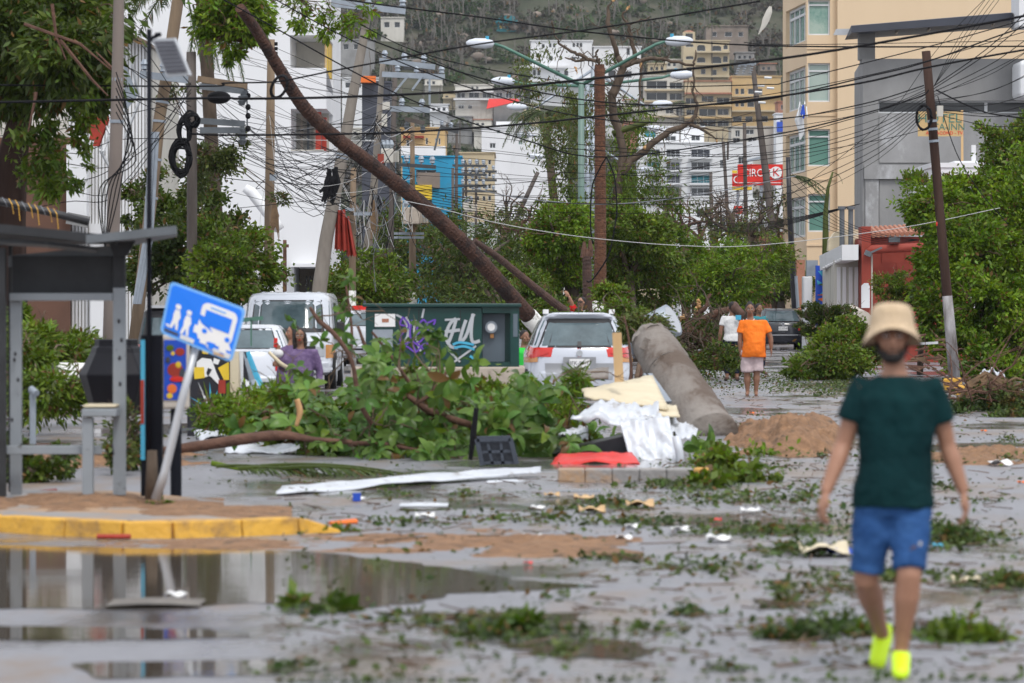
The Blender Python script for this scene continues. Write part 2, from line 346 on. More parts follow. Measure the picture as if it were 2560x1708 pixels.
# ---------------------------------------------------------------- ground, road, water
def road_material():
    m=bpy.data.materials.new('wet_asphalt'); m.use_nodes=True; n=m.node_tree.nodes; l=m.node_tree.links; b=n['Principled BSDF']
    tc=n.new('ShaderNodeTexCoord')
    def noise(scale,st,det=8,ro=.6):
        mp=n.new('ShaderNodeMapping'); mp.inputs['Scale'].default_value=st; l.new(tc.outputs['Object'],mp.inputs[0])
        z=n.new('ShaderNodeTexNoise'); z.inputs['Scale'].default_value=scale; z.inputs['Detail'].default_value=det; z.inputs['Roughness'].default_value=ro
        l.new(mp.outputs[0],z.inputs['Vector']); return z.outputs['Fac']
    def ramp(s,a,b_,ca=(0,0,0,1),cb=(1,1,1,1)):
        r=n.new('ShaderNodeValToRGB'); r.color_ramp.elements[0].position=a; r.color_ramp.elements[1].position=b_
        r.color_ramp.elements[0].color=ca; r.color_ramp.elements[1].color=cb; l.new(s,r.inputs[0]); return r.outputs[0]
    def mix(f,a,b_):
        x=n.new('ShaderNodeMixRGB'); l.new(f,x.inputs[0]); l.new(a,x.inputs[1])
        if isinstance(b_,tuple):x.inputs[2].default_value=b_
        else:l.new(b_,x.inputs[2])
        return x.outputs[0]
    wide=noise(.55,(1,.35,1)); fine=noise(9,(1,1,1)); dirt=noise(.8,(1,.45,1),10,.7); grit=noise(45,(1,1,1),4)
    col=ramp(wide,.3,.7,(.13,.13,.142,1),(.235,.235,.26,1))
    col=mix(ramp(fine,.35,.75),col,(.23,.23,.255,1))
    col=mix(ramp(dirt,.50,.64),col,(.20,.15,.115,1))
    col=mix(ramp(noise(22,(1,.6,1),5,.7),.63,.70),col,(.06,.055,.05,1))
    film=noise(.34,(1,.55,1),8,.6) # where a film of water lies
    wet=ramp(film,.47,.58)
    dk=n.new('ShaderNodeMixRGB'); dk.blend_type='MULTIPLY'; l.new(wet,dk.inputs[0]); l.new(col,dk.inputs[1]); dk.inputs[2].default_value=(.66,.63,.60,1)
    l.new(dk.outputs[0],b.inputs['Base Color'])
    mr=n.new('ShaderNodeMapRange'); mr.inputs['To Min'].default_value=.46; mr.inputs['To Max'].default_value=.10
    l.new(wet,mr.inputs['Value']); l.new(mr.outputs[0],b.inputs['Roughness'])
    b.inputs['Specular IOR Level'].default_value=.5
    bp=n.new('ShaderNodeBump'); bp.inputs['Distance'].default_value=.012
    ms=n.new('ShaderNodeMapRange'); ms.inputs['To Min'].default_value=.55; ms.inputs['To Max'].default_value=.05
    l.new(wet,ms.inputs['Value']); l.new(ms.outputs[0],bp.inputs['Strength']); l.new(grit,bp.inputs['Height']); l.new(bp.outputs[0],b.inputs['Normal'])
    return m
M['road']=road_material()
def water_material():
    m=bpy.data.materials.new('puddle'); m.use_nodes=True; n=m.node_tree.nodes; l=m.node_tree.links; b=n['Principled BSDF']
    b.inputs['Base Color'].default_value=(.085,.068,.050,1); b.inputs['Roughness'].default_value=.05; b.inputs['IOR'].default_value=1.33
    tc=n.new('ShaderNodeTexCoord'); mp=n.new('ShaderNodeMapping'); mp.inputs['Scale'].default_value=(.5,2.2,1); l.new(tc.outputs['Object'],mp.inputs[0])
    z=n.new('ShaderNodeTexNoise'); z.inputs['Scale'].default_value=2.2; z.inputs['Detail'].default_value=4; l.new(mp.outputs[0],z.inputs['Vector'])
    bp=n.new('ShaderNodeBump'); bp.inputs['Strength'].default_value=.09; bp.inputs['Distance'].default_value=.012
    l.new(z.outputs['Fac'],bp.inputs['Height']); l.new(bp.outputs[0],b.inputs['Normal'])
    return m
M['water']=water_material()
M['earth']=mat('earth',(.10,.085,.06),.95,c2=(.17,.14,.10),scale=.05)

mb=MB(); mb.add([(-2500,-200,-.03),(2500,-200,-.03),(2500,4000,-.03),(-2500,4000,-.03)],[(0,1,2,3)])
mb.build('ground',M['earth'],kind='structure')
mb=MB(); mb.add([(-60,-30,0),(60,-30,0),(60,420,0),(-60,420,0)],[(0,1,2,3)])
mb.build('road',M['road'],kind='structure')

def blob_sheet(px_pts,z,name,m,kind,jit=.15,sub=5,label=None,cat=None):
    P=[G(x,y)for x,y in px_pts]; n=len(P); out=[]
    for i in range(n):
        a,b=P[i],P[(i+1)%n]
        for k in range(sub):
            t=k/sub; q=a.lerp(b,t); s=(b-a).length*.05
            q=q+Vector((random.gauss(0,s*jit*6),random.gauss(0,s*jit*6),0))*(1 if k else .3); q.z=z; out.append(q)
    mb=MB(); mb.add(out,[tuple(range(len(out)))]); return mb.build(name,m,kind=kind,label=label,cat=cat)
# main puddle in front of the kerb, then thin stretches of standing water
blob_sheet([(-700,1366),(0,1364),(330,1372),(780,1380),(960,1400),(1150,1425),(1290,1450),(1500,1468),(1300,1478),(1120,1485),(1060,1508),(900,1522),(640,1508),(420,1522),(0,1524),(-700,1530)][::-1],.004,'water',M['water'],'structure')
for pts in([(-200,1562),(180,1570),(520,1575),(640,1590),(420,1600),(100,1602),(-200,1600)],
            [(930,1530),(1250,1536),(1500,1532),(1420,1560),(1180,1556)],
            [(1240,1610),(1500,1600),(1640,1625),(1580,1650),(1330,1640)],
            [(180,1660),(700,1650),(900,1665),(640,1690),(250,1700)],
            [(1880,1500),(2080,1504),(2050,1520),(1900,1525)],
            [(1000,1270),(1130,1262),(1120,1275),(1010,1280)]):
    blob_sheet(pts[::-1],.004,'water',M['water'],'structure')

# sand and dirt washed over the road: low uneven drifts
def drift(px0,px1,py0,py1,hgt,name='sand',m='sand',kind='stuff',seed=0,label=None,cat=None,n=90,zoff=0.0,rg=.55):
    a=G(px0,py1); b=G(px1,py1); Y0=a.y; Y1=G(px0,py0).y
    xa,xb=a.x,b.x
    def P(u,v):
        Y=Y0+(Y1-Y0)*v; k=Y/Y0
        x=(xa+(xb-xa)*u)*k
        e=min(1,4*u*(1-u))*min(1,4*v*(1-v)); e=e**.6
        nz=mnoise.fractal(Vector((x*1.3+seed,Y*.8,seed)),1,2,6)*.6+.45
        n2=mnoise.fractal(Vector((x*5+seed,Y*5,seed)),1,2,3)
        z=hgt*(e*nz*1.9-.42)+n2*hgt*rg*e
        return Vector((x,Y,z+zoff))
    mb=MB(); mb.sheet(P,n,50); return mb.build(name,M[m],smooth=True,kind=kind,label=label,cat=cat)
drift(1790,2130,1066,1152,.36,seed=3,kind=None,rg=.24,label='mound of orange sand at the foot of the fallen concrete column',cat='sand')
drift(1010,1640,1320,1400,.05,seed=5,kind='stuff',label='thin drift of brown sand across the wet road',cat='sand')
drift(2200,2760,1120,1165,.10,seed=6,kind='stuff',label='sand washed over the road right of the walking man',cat='sand')
drift(720,1180,1330,1385,.04,seed=8,kind='stuff',label='sand washed off the end of the yellow kerb',cat='sand')
drift(-50,560,1130,1172,.10,seed=9,kind='stuff',label='sand under the bus shelter rail',cat='sand')

drift(180,800,1346,1378,.03,seed=15,kind='stuff',label='brown mud washed along the foot of the yellow kerb',cat='sand')
# traffic island with yellow kerb
zi=.12
front=[G(-900,1286,zi),G(0,1291,zi),G(170,1300,zi),G(310,1306,zi),G(430,1306,zi),G(600,1301,zi),G(740,1296,zi),G(770,1302,zi*.8),G(848,1327,.012)]
back=[G(800,1306,.03),G(690,1270,zi*.8),G(500,1246,zi),G(300,1226,zi),G(0,1226,zi),G(-900,1226,zi)]
mb=MB(); top=[Vector(p)for p in front+back]
nseg=len(top); mb.add(top+[Vector((p.x,p.y,-.02))for p in top],[tuple(range(nseg))]+[(j,nseg+j,nseg+(j+1)%nseg,(j+1)%nseg)for j in range(nseg)])
mb.build('pavement',M['pave'],kind='structure')
kr=thing('kerb','yellow painted kerb curving along the edge of the bus stop island','kerb',G(430,1340))
for i in range(len(front)-1):
    a,b=front[i],front[i+1]; L=(b-a).length; cuts=max(1,int(L/.95))
    for k in range(cuts):
        p,q=a.lerp(b,(k+.006)/cuts),a.lerp(b,(k+.994)/cuts)
        d=(q-p).normalized(); nrm=Vector((d.y,-d.x,0)); zt1,zt2=p.z+.006,q.z+.006
        out=MB(); w_=.16
        P=[p+nrm*.035,q+nrm*.035,q-nrm*w_,p-nrm*w_]
        top_=[Vector((v.x,v.y,z))for v,z in zip(P,(zt1,zt2,zt2,zt1))]
        bot=[Vector((p.x,p.y,-.03))+nrm*.055,Vector((q.x,q.y,-.03))+nrm*.055,Vector((q.x,q.y,-.03))-nrm*w_,Vector((p.x,p.y,-.03))-nrm*w_]
        out.add(top_+bot,[(0,1,2,3),(4,7,6,5),(0,4,5,1),(1,5,6,2),(2,6,7,3),(3,7,4,0)])
        out.build('kerbstone',M['curb_yellow'],kr,bevel=.012)
def island_sand(px0,px1,py0,py1,h,seed):
    py0,py1=[HY+(py-HY)*H/(H-zi)for py in(py0,py1)]
    return drift(px0,px1,py0,py1,h,seed=seed,zoff=zi,kind='stuff',label='orange sand lying on the bus stop island',cat='sand')
island_sand(-40,400,1230,1282,.05,11); island_sand(330,560,1240,1294,.04,12); island_sand(520,730,1262,1292,.035,13); island_sand(-300,60,1232,1280,.05,14)

# ---------------------------------------------------------------- hill
HS,HY0=.35,820.0
def hillD(p):return HY0/(1-(HY-p)/(F*HS))
def hillz(x,Y):
    n1=mnoise.fractal(Vector((x*.006,Y*.006,1.3)),1,2,5)*8
    base=max(0,Y-HY0)*HS
    soft=4*math.exp(-((Y-HY0)/40)**2)
    return base+soft+n1*min(1,max(0,(Y-HY0)/60))+(-.1 if Y<700 else 0)
mb=MB()
def PH(u,v):
    x=-420+840*u; Y=640+800*v
    z=hillz(x,Y)
    if v==0:z=-2
    return Vector((x,Y,z))
mb.sheet(PH,120,110)
M['hill']=mat('hill',(.026,.036,.016),.95,c2=(.060,.058,.032),scale=.06,c3=(.085,.078,.055),s3=.09,t3=(.50,.62),bump=.6,bscale=.6)
mb.build('hill',M['hill'],smooth=True,kind='structure')

# ---------------------------------------------------------------- generic buildings with real openings
def facade(mb,O,U,W,HH,holes,rec,arch=()):
    """wall rectangle with rectangular openings; O bottom-left, U unit right, normal = U x Z pointing to viewer (-depth)"""
    Z=Vector((0,0,1)); N=U.cross(Z); O=Vector(O) # N points towards viewer side for U=+X -> (0,-1,0)
    xs=sorted({0,W}|{h[0]for h in holes}|{h[2]for h in holes}); zs=sorted({0,HH}|{h[1]for h in holes}|{h[3]for h in holes})
    p=lambda u,z,d=0:O+U*u+Z*z-N*d
    for i in range(len(xs)-1):
        for j in range(len(zs)-1):
            a,b,c,d=xs[i],xs[i+1],zs[j],zs[j+1]
            if b-a<1e-6 or d-c<1e-6:continue
            if any(h[0]-1e-6<=a and b<=h[2]+1e-6 and h[1]-1e-6<=c and d<=h[3]+1e-6 for h in holes):continue
            mb.add([p(a,c),p(b,c),p(b,d),p(a,d)],[(0,1,2,3)])
    rl=rec if isinstance(rec,(list,tuple))else[rec]*len(holes)
    for k,(a,c,b,d)in enumerate(holes):
        rec=rl[k]
        if rec==0:continue
        mb.add([p(a,c),p(b,c),p(b,d),p(a,d),p(a,c,rec),p(b,c,rec),p(b,d,rec),p(a,d,rec)],[(0,4,5,1),(1,5,6,2),(2,6,7,3),(3,7,4,0)])
        if k in arch:
            w2=(b-a)/2; r=min(w2,(d-c)*.5); m=(a+b)/2; N_=6
            for sgn in(-1,1):
                corner=m+sgn*w2
                pts=[(m+sgn*w2*math.sin(t),d-r+r*math.cos(t))for t in[math.pi/2*q/N_ for q in range(N_+1)]]
                vs=[p(corner,d+.0,-.02)]+[p(x,z,-.02)for x,z in pts]
                mb.add(vs,[(0,q+1,q+2)if sgn>0 else(0,q+2,q+1)for q in range(N_)])
def bld(label,x0,x1,y0,y1,wins=(),m='white_wall',D=None,depth=12,rec=.5,arch=(),pane='glass_dark',name='house',cat='house',down=6,group=None,roof=True,side=None,mull=1,frame='frame_white',parapet=0,base=None):
    """box building given by its outline in the photograph (pixels) at distance D"""
    if D is None:D=hillD(y1)
    s=D/F
    X0,X1=(x0-CX)*s,(x1-CX)*s; Z0=H-(y1-HY)*s-down; Z1=H-(y0-HY)*s
    root=thing(name,label,cat,((X0+X1)/2,D,max(Z0,0)if base is None else base),group)
    mb=MB(); holes=[]
    for wn in wins:
        holes.append(((wn[0]-x0)*s,(y1-wn[3])*s+down,(wn[2]-x0)*s,(y1-wn[1])*s+down))
    facade(mb,(X0,D,Z0),Vector((1,0,0)),X1-X0,Z1-Z0,holes,rec,arch)
    mb.add([(X0,D,Z0),(X0,D+depth,Z0),(X0,D+depth,Z1),(X0,D,Z1)],[(0,1,2,3)])
    mb.add([(X1,D,Z0),(X1,D+depth,Z0),(X1,D+depth,Z1),(X1,D,Z1)],[(3,2,1,0)])
    mb.add([(X0,D+depth,Z0),(X1,D+depth,Z0),(X1,D+depth,Z1),(X0,D+depth,Z1)],[(3,2,1,0)])
    mb.add([(X0,D,Z1),(X1,D,Z1),(X1,D+depth,Z1),(X0,D+depth,Z1)],[(0,1,2,3)])
    wl=mb.build('wall',M[m],root)
    if roof:
        r=MB(); e=3*s; t=max(.15,2.5*s)
        r.bb((X0-e,D-e,Z1+.01),(X1+e,D+depth+e,Z1+t)); r.build('roof',M[roof if isinstance(roof,str)else m],root)
    for i,h in enumerate(holes):
        pn=MB(); a,c,b,d=h
        pn.bb((X0+a+.01,D+rec-.12,Z0+c+.01),(X0+b-.01,D+rec-.02,Z0+d-.01))
        wo_=pn.build('window',M[pane if isinstance(pane,str)else pane[i%len(pane)]],root)
        fr=MB(); f=min(.09,.06*(b-a)+.02)
        ys=(D+rec-.20,D+rec-.125)
        fr.bb((X0+a,ys[0],Z0+c),(X0+b,ys[1],Z0+c+f)); fr.bb((X0+a,ys[0],Z0+d-f),(X0+b,ys[1],Z0+d-.01))
        fr.bb((X0+a,ys[0]+.005,Z0+c+f),(X0+a+f,ys[1],Z0+d-f)); fr.bb((X0+b-f,ys[0]+.005,Z0+c+f),(X0+b,ys[1],Z0+d-f))
        for q in range(mull):
            xm=X0+a+(b-a)*(q+1)/(mull+1); fr.bb((xm-f/2,ys[0]+.005,Z0+c+f),(xm+f/2,ys[1],Z0+d-f))
        fr.build('frame',M[frame],wo_)
    root['_px']=(x0,y0,x1,y1,D)
    return root,X0,X1,Z0,Z1,D,s
def slab(root,D,x0,x1,y0,y1,dep,m='white_wall',name='balcony'):
    s=D/F; mb=MB(); mb.bb(((x0-CX)*s,D-dep,H-(y1-HY)*s),((x1-CX)*s,D-.003,H-(y0-HY)*s)); return mb.build(name,M[m],root)
def rail(root,D,x0,x1,y0,y1,n,m='frame_white',yoff=1.0,name='railing'):
    s=D/F; mb=MB(); X0,X1=(x0-CX)*s,(x1-CX)*s; Z0,Z1=H-(y1-HY)*s,H-(y0-HY)*s; y=D-yoff
    mb.bb((X0,y-.03,Z1-.08),(X1,y+.03,Z1)); mb.bb((X0,y-.03,Z0),(X1,y+.03,Z0+.06))
    for i in range(n+1):
        x=X0+(X1-X0)*i/n; mb.bb((x-.025,y-.02,Z0+.06),(x+.025,y+.02,Z1-.08))
    return mb.build(name,M[m],root)
rects=[]
def reg(r):rects.append(tuple(r[0]['_px'])); del r[0]['_px']; return r

# white arched mansion
r=reg(bld('white mansion on the hill with rows of arched windows',1327,1480,103,240,
    [(1354,110,1362,120),(1372,108,1379,119),(1382,108,1389,119),(1431,107,1438,118),(1441,107,1447,118),(1449,107,1456,118),(1332,174,1340,189),(1343,174,1351,189),(1390,176,1400,190),(1410,176,1421,190),(1372,140,1382,152),(1428,142,1440,154)],
    m='white_wall',arch=tuple(range(10)),mull=0,depth=14,down=14))
rt,D=r[0],r[5]; slab(rt,D,1300,1420,166,171,2.5); slab(rt,D,1322,1480,200,206,3)
reg(bld('white terrace wing right of the arched mansion on the hill',1484,1602,118,240,[(1492,175,1510,192),(1520,175,1540,192),(1566,120,1575,138),(1580,120,1590,138),(1550,178,1580,195)],mull=0,depth=12,down=14))
# cream tower house
aw=[(1714,83,1732,95),(1714,110,1734,118),(1742,112,1764,128),(1778,114,1804,128),(1808,112,1820,124),(1714,140,1734,149),(1742,143,1764,157),(1778,141,1804,159),(1807,140,1820,156),(1716,168,1730,182),(1752,172,1764,186),(1778,174,1792,188),(1806,168,1818,178)]
r=reg(bld('cream tower house on the hill with stacked arched balconies',1708,1823,103,196,aw[1:],m='cream_hill',arch=tuple(range(8)),mull=0,depth=12,down=14))
rt,D=r[0],r[5]
for yy in(129,160,190):slab(rt,D,1738,1824,yy,yy+4,1.6,'cream_hill')
s=D/F; mb=MB(); mb.bb(((1708-CX)*s,D+.02,H-(103-HY)*s+.3),((1738-CX)*s,D+4,H-(80-HY)*s)); tw=mb.build('turret',M['cream_hill'],rt)
mb=MB(); mb.loft([(((1723-CX)*s,D+2,H-(80-HY)*s),1.7,2.2),(((1723-CX)*s,D+2,H-(75-HY)*s),.5,.8)],n=4); mb.build('roof',M['roof_tile'],tw)
mb=MB(); mb.bb(((1714-CX)*s,D-.03,H-(97-HY)*s),((1732-CX)*s,D+.01,H-(84-HY)*s)); mb.build('window',M['glass_dark'],tw)
reg(bld('brown stone house at the top right of the hill',1765,1870,66,100,[(1780,80,1792,92),(1812,80,1830,92),(1846,80,1858,92)],m='hill_rock',mull=0,depth=10,down=12))
# beige blocks
r=reg(bld('beige terraced house with dark balcony openings below the mansion',1612,1709,190,312,[(1616,202,1668,222),(1674,206,1706,222),(1616,231,1668,250),(1674,233,1706,250),(1620,262,1640,282),(1664,272,1684,284),(1690,270,1706,290)],m='offwhite',mull=1,depth=12,down=12,rec=1.2))
for yy in(224,252,290):slab(r[0],r[5],1610,1711,yy,yy+4,1.5,'cream_hill')
r=reg(bld('cream terraced block with terracotta tiled edges on the hill',1712,1828,204,322,[(1714,245,1740,260),(1754,240,1784,254),(1792,244,1824,258),(1716,274,1742,288),(1748,272,1790,290),(1794,272,1822,288),(1716,302,1742,314),(1750,300,1790,316),(1794,302,1822,316)],m='cream_hill',depth=12,down=12,rec=1.0,roof='roof_tile'))
for yy in(232,263,293):slab(r[0],r[5],1711,1829,yy,yy+4,1.3,'ochre_wall' if yy>250 else 'roof_tile')
r=reg(bld('ochre house with paired arched windows on the hillside',1830,1952,192,316,[(1838,221,1847,236),(1851,221,1861,236),(1838,253,1847,267),(1851,253,1861,267),(1832,291,1855,305),(1863,291,1882,305),(1870,222,1886,236),(1894,222,1906,238),(1868,254,1886,268),(1896,290,1920,305)],m='ochre_wall',arch=(0,1,2,3),mull=0,depth=12,down=14))
slab(r[0],r[5],1829,1953,276,280,1.4,'cream_hill'); slab(r[0],r[5],1829,1953,240,243,1.0,'cream_hill')
reg(bld('brown brick house on the slope behind the dark utility pole',1945,2010,255,330,[(1952,262,1975,275),(1985,262,2000,275),(1952,290,1972,305)],m='roof_tile',mull=1,depth=10,down=12,D=900))
r=reg(bld('white house with blue lower wall near the cream apartment block',1940,1990,285,345,[(1950,300,1962,312)],m='white_clean',depth=8,down=14,D=870))
slab(r[0],r[5],1942,1990,305,330,.6,'blue_paint','blue_panel')
# row houses under those
r=reg(bld('pale grey flats between the ochre house and the white hotel',1828,1960,318,420,[(1838,326,1850,342),(1862,324,1885,336),(1832,345,1850,358),(1870,345,1892,358)],m='offwhite',depth=12,down=10))
# white hotel, long rows
W_=[]
for yy in(373,405,438,470):
    for xa,xb in((1618,1650),(1666,1700),(1728,1775)):
        W_.append((xa,yy,xb,yy+20))
W_+=[(1728,500,1762,520),(1668,500,1698,520),(1846,392,1870,410),(1846,425,1866,442),(1800,400,1812,420)]
r=reg(bld('long white hotel with four rows of balcony windows below the hill',1596,1882,358,552,W_,m='white_wall',depth=16,down=6,rec=.9,pane=['glass_dark','glass_dark','steel_blue','teal_wall','glass_dark'],D=872,name='hotel',cat='hotel',base=0,mull=2))
for yy in(393,425,458,490):
    for xa,xb in((1612,1654),(1660,1706),(1722,1781)):slab(r[0],r[5],xa,xb,yy+1,yy+5,1.6); rail(r[0],r[5],xa,xb,yy-7,yy+1,8,'alu',1.5)
r=reg(bld('white stepped upper wing of the long hotel with round shade',1598,1760,318,358,[(1610,326,1640,344),(1662,340,1690,352),(1728,338,1750,352)],m='white_clean',depth=12,down=3,D=880,pane=['teal_wall','glass_dark','glass_dark'],name='hotel',cat='hotel'))
# left hill houses
r=reg(bld('white and grey balcony house on the hill above the red awning',1138,1232,213,292,[(1142,232,1163,245),(1172,230,1198,245),(1206,232,1228,245),(1178,200+16,1184,226),(1190,216,1196,226),(1146,262,1160,272),(1170,262,1180,272)],m='offwhite',depth=10,down=12))
for yy in(228,247):slab(r[0],r[5],1134,1234,yy,yy+4,1.8)
rail(r[0],r[5],1140,1168,255,266,8,'frame_white',1.8); rail(r[0],r[5],1172,1200,255,266,8,'frame_white',1.8)
r=reg(bld('grey flat-roofed house right of the balcony house on the hill',1234,1310,226,296,[(1240,232,1256,245),(1264,232,1280,246),(1288,232,1304,246)],m='grey_conc2',depth=10,down=12,pane='steel_blue'))
D=hillD(292)-4; s=D/F
mb=MB(); mb.add([at(1222,247,D),at(1292,247,D),at(1300,252,D-3),at(1216,272,D-3),at(1222,247.8,D+.1),at(1292,247.8,D+.1),at(1300,253,D-2.9),at(1216,273,D-2.9)],[(0,3,2,1),(4,5,6,7),(2,3,7,6),(0,1,5,4),(0,4,7,3),(1,2,6,5)])
mb.build('awning',M['red_paint'],label='red sloping awning on the hillside house left of the lamp arms',cat='awning')
HL=[(866,322,40,26,'offwhite'),(1010,150,34,22,'grey_conc2'),(1062,196,44,26,'offwhite'),(1075,262,46,26,'white_wall'),(1108,232,30,20,'cream_hill'),(1120,292,60,24,'grey_conc2'),(1185,300,44,24,'offwhite'),(1310,262,40,34,'cream_hill'),(1500,262,60,34,'white_wall'),(1560,250,48,40,'offwhite'),(1620,160,46,28,'cream_hill'),(1664,150,40,34,'offwhite'),(1840,132,46,26,'grey_conc2'),(1900,160,40,26,'hill_rock'),(1555,305,60,30,'roof_tile')]
HO=['first','second','third','fourth','fifth','sixth','seventh','eighth','ninth','tenth','eleventh','twelfth','thirteenth','fourteenth','fifteenth']
for i,(hx,hy,hw,hh,hm_)in enumerate(sorted(HL)):
    wn=[(hx+5+q*13,hy+7,hx+13+q*13,hy+16)for q in range(int((hw-6)/13))]
    cn={'offwhite':'off-white','grey_conc2':'grey','white_wall':'white','cream_hill':'cream','hill_rock':'brown','roof_tile':'terracotta'}[hm_]
    r=reg(bld(f'{HO[i]} from the left of the small flat-roofed hillside houses, this one {cn}',hx,hx+hw,hy,hy+hh,wn,m=hm_,mull=0,depth=8,down=12,group='small houses scattered over the hill',roof='roof_tile' if i%4==2 else True))
    slab(r[0],r[5],hx-2,hx+hw+2,hy+hh*.6,hy+hh*.6+3,1.3,hm_)
# teal and yellow hut
r=reg(bld('small teal and yellow hut high on the hill',1241,1294,57,78,[(1248,61,1258,72),(1276,61,1290,72)],m='teal_wall',pane='yellow',mull=0,depth=8,down=8,rec=.2))
D=r[5]; s=D/F; mb=MB(); mb.prism([((1238-CX)*s,H-(57-HY)*s),((1298-CX)*s,H-(57-HY)*s),((1284-CX)*s,H-(40-HY)*s),((1254-CX)*s,H-(40-HY)*s)],'y',D-1,D+9); mb.build('roof',M['teal_wall'],r[0])
# grey shacks upper left slope
for(a,b,c,d,mm,lab)in((850,935,100,190,'grey_conc2','grey unfinished house on the slope behind the tall leaning pole'),(952,1010,45,110,'offwhite','small grey shack among bare trees at the upper left of the hill'),(855,950,196,300,'white_wall','white house behind the leaning pole with a green tarpaulin above')):
    reg(bld(lab,a,b,c,d,[(a+8,c+10,a+22,c+24),(a+34,c+10,a+48,c+24)],m=mm,depth=8,down=12,mull=0))

# big white block centre
r=reg(bld('large plain white apartment block with two small windows behind the lamps',1204,1420,320,610,[(1224,358,1239,371),(1224,394,1239,407),(1242,325,1250,334),(1224,430,1238,442),(1296,352,1306,362)],m='white_wall',D=420,depth=20,down=6,rec=.3,name='apartment_building',cat='building',base=0,pane=['glass_dark','glass_green','glass_green']))
s=420/F; mb=MB(); mb.bb(((1240-CX)*s,421,H-(320-HY)*s+.3),((1330-CX)*s,430,H-(303-HY)*s)); mb.build('stairwell',M['white_clean'],r[0])
# beige blocks left of it
r=reg(bld('beige building with a grid of small windows left of the white block',1150,1236,384,600,[(x,y,x+8,y+12)for y in(400,430,460,490)for x in(1158,1172,1190,1206,1220)],m='cream_hill',D=380,depth=14,down=6,rec=.25,name='apartment_building',cat='building',base=0,mull=0))
r=reg(bld('small ochre house with red fascia above the blue wall',1003,1112,322,420,[(1064,345,1070,362),(1088,346,1093,362),(1096,346,1101,362),(1064,378,1076,394),(1016,350,1024,366)],m='ochre_wall',D=360,depth=12,down=15,rec=.25,mull=0,base=0))
slab(r[0],r[5],1008,1060,340,346,.6,'red_wall','fascia'); slab(r[0],r[5],1003,1114,366,390,.5,'white_clean','parapet')
r=reg(bld('bright blue flat-fronted building behind the utility poles',1006,1153,394,560,[(1040,425,1090,455),(1050,470,1080,520)],m='blue_wall',D=300,depth=14,down=8,rec=.6,name='shop_building',cat='building',base=0))
slab(r[0],r[5],1038,1080,463,500,.5,'yellow','panel'); slab(r[0],r[5],1044,1100,432,470,.35,'hill_rock','panel')
r=reg(bld('narrow slate-blue building between the leaning poles',905,976,208,560,[(912,330,940,352),(944,400,966,430)],m='steel_blue',D=280,depth=14,down=8,rec=.3,name='building',cat='building',base=0,mull=0))
slab(r[0],r[5],903,940,192,208,1,'orange','parapet')
# low white things at the end of the street on the right
r=reg(bld('low white wall building at the street end below the hotel',1700,1992,500,760,[(1740,520,1780,545),(1800,540,1830,570),(1850,560,1885,590),(1930,560,1952,600)],m='white_wall',D=330,depth=14,down=4,rec=.3,name='building',cat='building',base=0))
r=reg(bld('cream low building at the far end of the street in the middle',1480,1706,540,760,[(1520,560,1560,590),(1600,560,1640,590)],m='cream_hill',D=350,depth=14,down=4,rec=.3,name='building',cat='building',base=0))
r=reg(bld('grey low building behind the fallen branches at street end',1000,1480,560,760,[(1180,590,1215,615),(1240,590,1275,615)],m='offwhite',D=310,depth=14,down=4,rec=.3,name='building',cat='building',base=0))
# ---------------------------------------------------------------- foliage machinery
rng=np.random.default_rng(11)
def leaf_mesh(name,C_,L,Wd,parent=None,m=None,up=None,droop=.3,outward=None,shape=4,kind=None,label=None,cat=None,fold=.25,flat=0.0):
    """C_ (N,3) leaf bases, L (N,) lengths, one mesh of small folded leaves"""
    N=len(C_)
    d=rng.normal(size=(N,3))
    if outward is not None:d=d*.8+outward*1.0
    d[:,2]-=droop
    if flat:d[:,2]*=(1-flat)
    d/=np.linalg.norm(d,axis=1)[:,None]+1e-9
    t=rng.normal(size=(N,3)); 
    if flat:t[:,2]*=(1-flat)
    sd_=t-d*(t*d).sum(1)[:,None]; sd_/=np.linalg.norm(sd_,axis=1)[:,None]+1e-9
    nn=np.cross(d,sd_)
    L=np.asarray(L)[:,None]; W2=L*Wd*.5
    if shape==4:
        V=np.stack([C_,C_+d*L*.5+sd_*W2+nn*W2*fold,C_+d*L,C_+d*L*.5-sd_*W2+nn*W2*fold],1)
        k=4; faces=np.array([[0,1,2,3]])
    else:
        V=np.stack([C_,C_+d*L*.3+sd_*W2*.8+nn*W2*fold,C_+d*L*.65+sd_*W2+nn*(W2*fold-L*.03),C_+d*L-nn*L*.12,C_+d*L*.65-sd_*W2+nn*(W2*fold-L*.03),C_+d*L*.3-sd_*W2*.8+nn*W2*fold],1)
        k=6; faces=np.array([[0,1,2,3],[0,3,4,5]])
    V=V.reshape(-1,3)
    if parent is not None:o0=np.array(wloc(parent))
    elif kind=='stuff':o0=np.zeros(3)
    else:o0=np.array([V[:,0].mean(),V[:,1].mean(),V[:,2].min()])
    V=V-o0
    Fc=(faces[None]+(np.arange(N)*k)[:,None,None]).reshape(-1,4)
    me=bpy.data.meshes.new(name); me.vertices.add(len(V)); me.vertices.foreach_set('co',V.astype(np.float32).ravel())
    me.loops.add(Fc.size); me.loops.foreach_set('vertex_index',Fc.astype(np.int32).ravel())
    me.polygons.add(len(Fc)); me.polygons.foreach_set('loop_start',np.arange(0,Fc.size,4,dtype=np.int32)); me.polygons.foreach_set('loop_total',np.full(len(Fc),4,dtype=np.int32))
    me.update(calc_edges=True); me.materials.append(m)
    o=bpy.data.objects.new(name,me); COL.objects.link(o)
    if parent is not None:o.parent=parent
    elif kind!='stuff':o.location=tuple(o0)
    return tag(o,label,cat,None,kind)
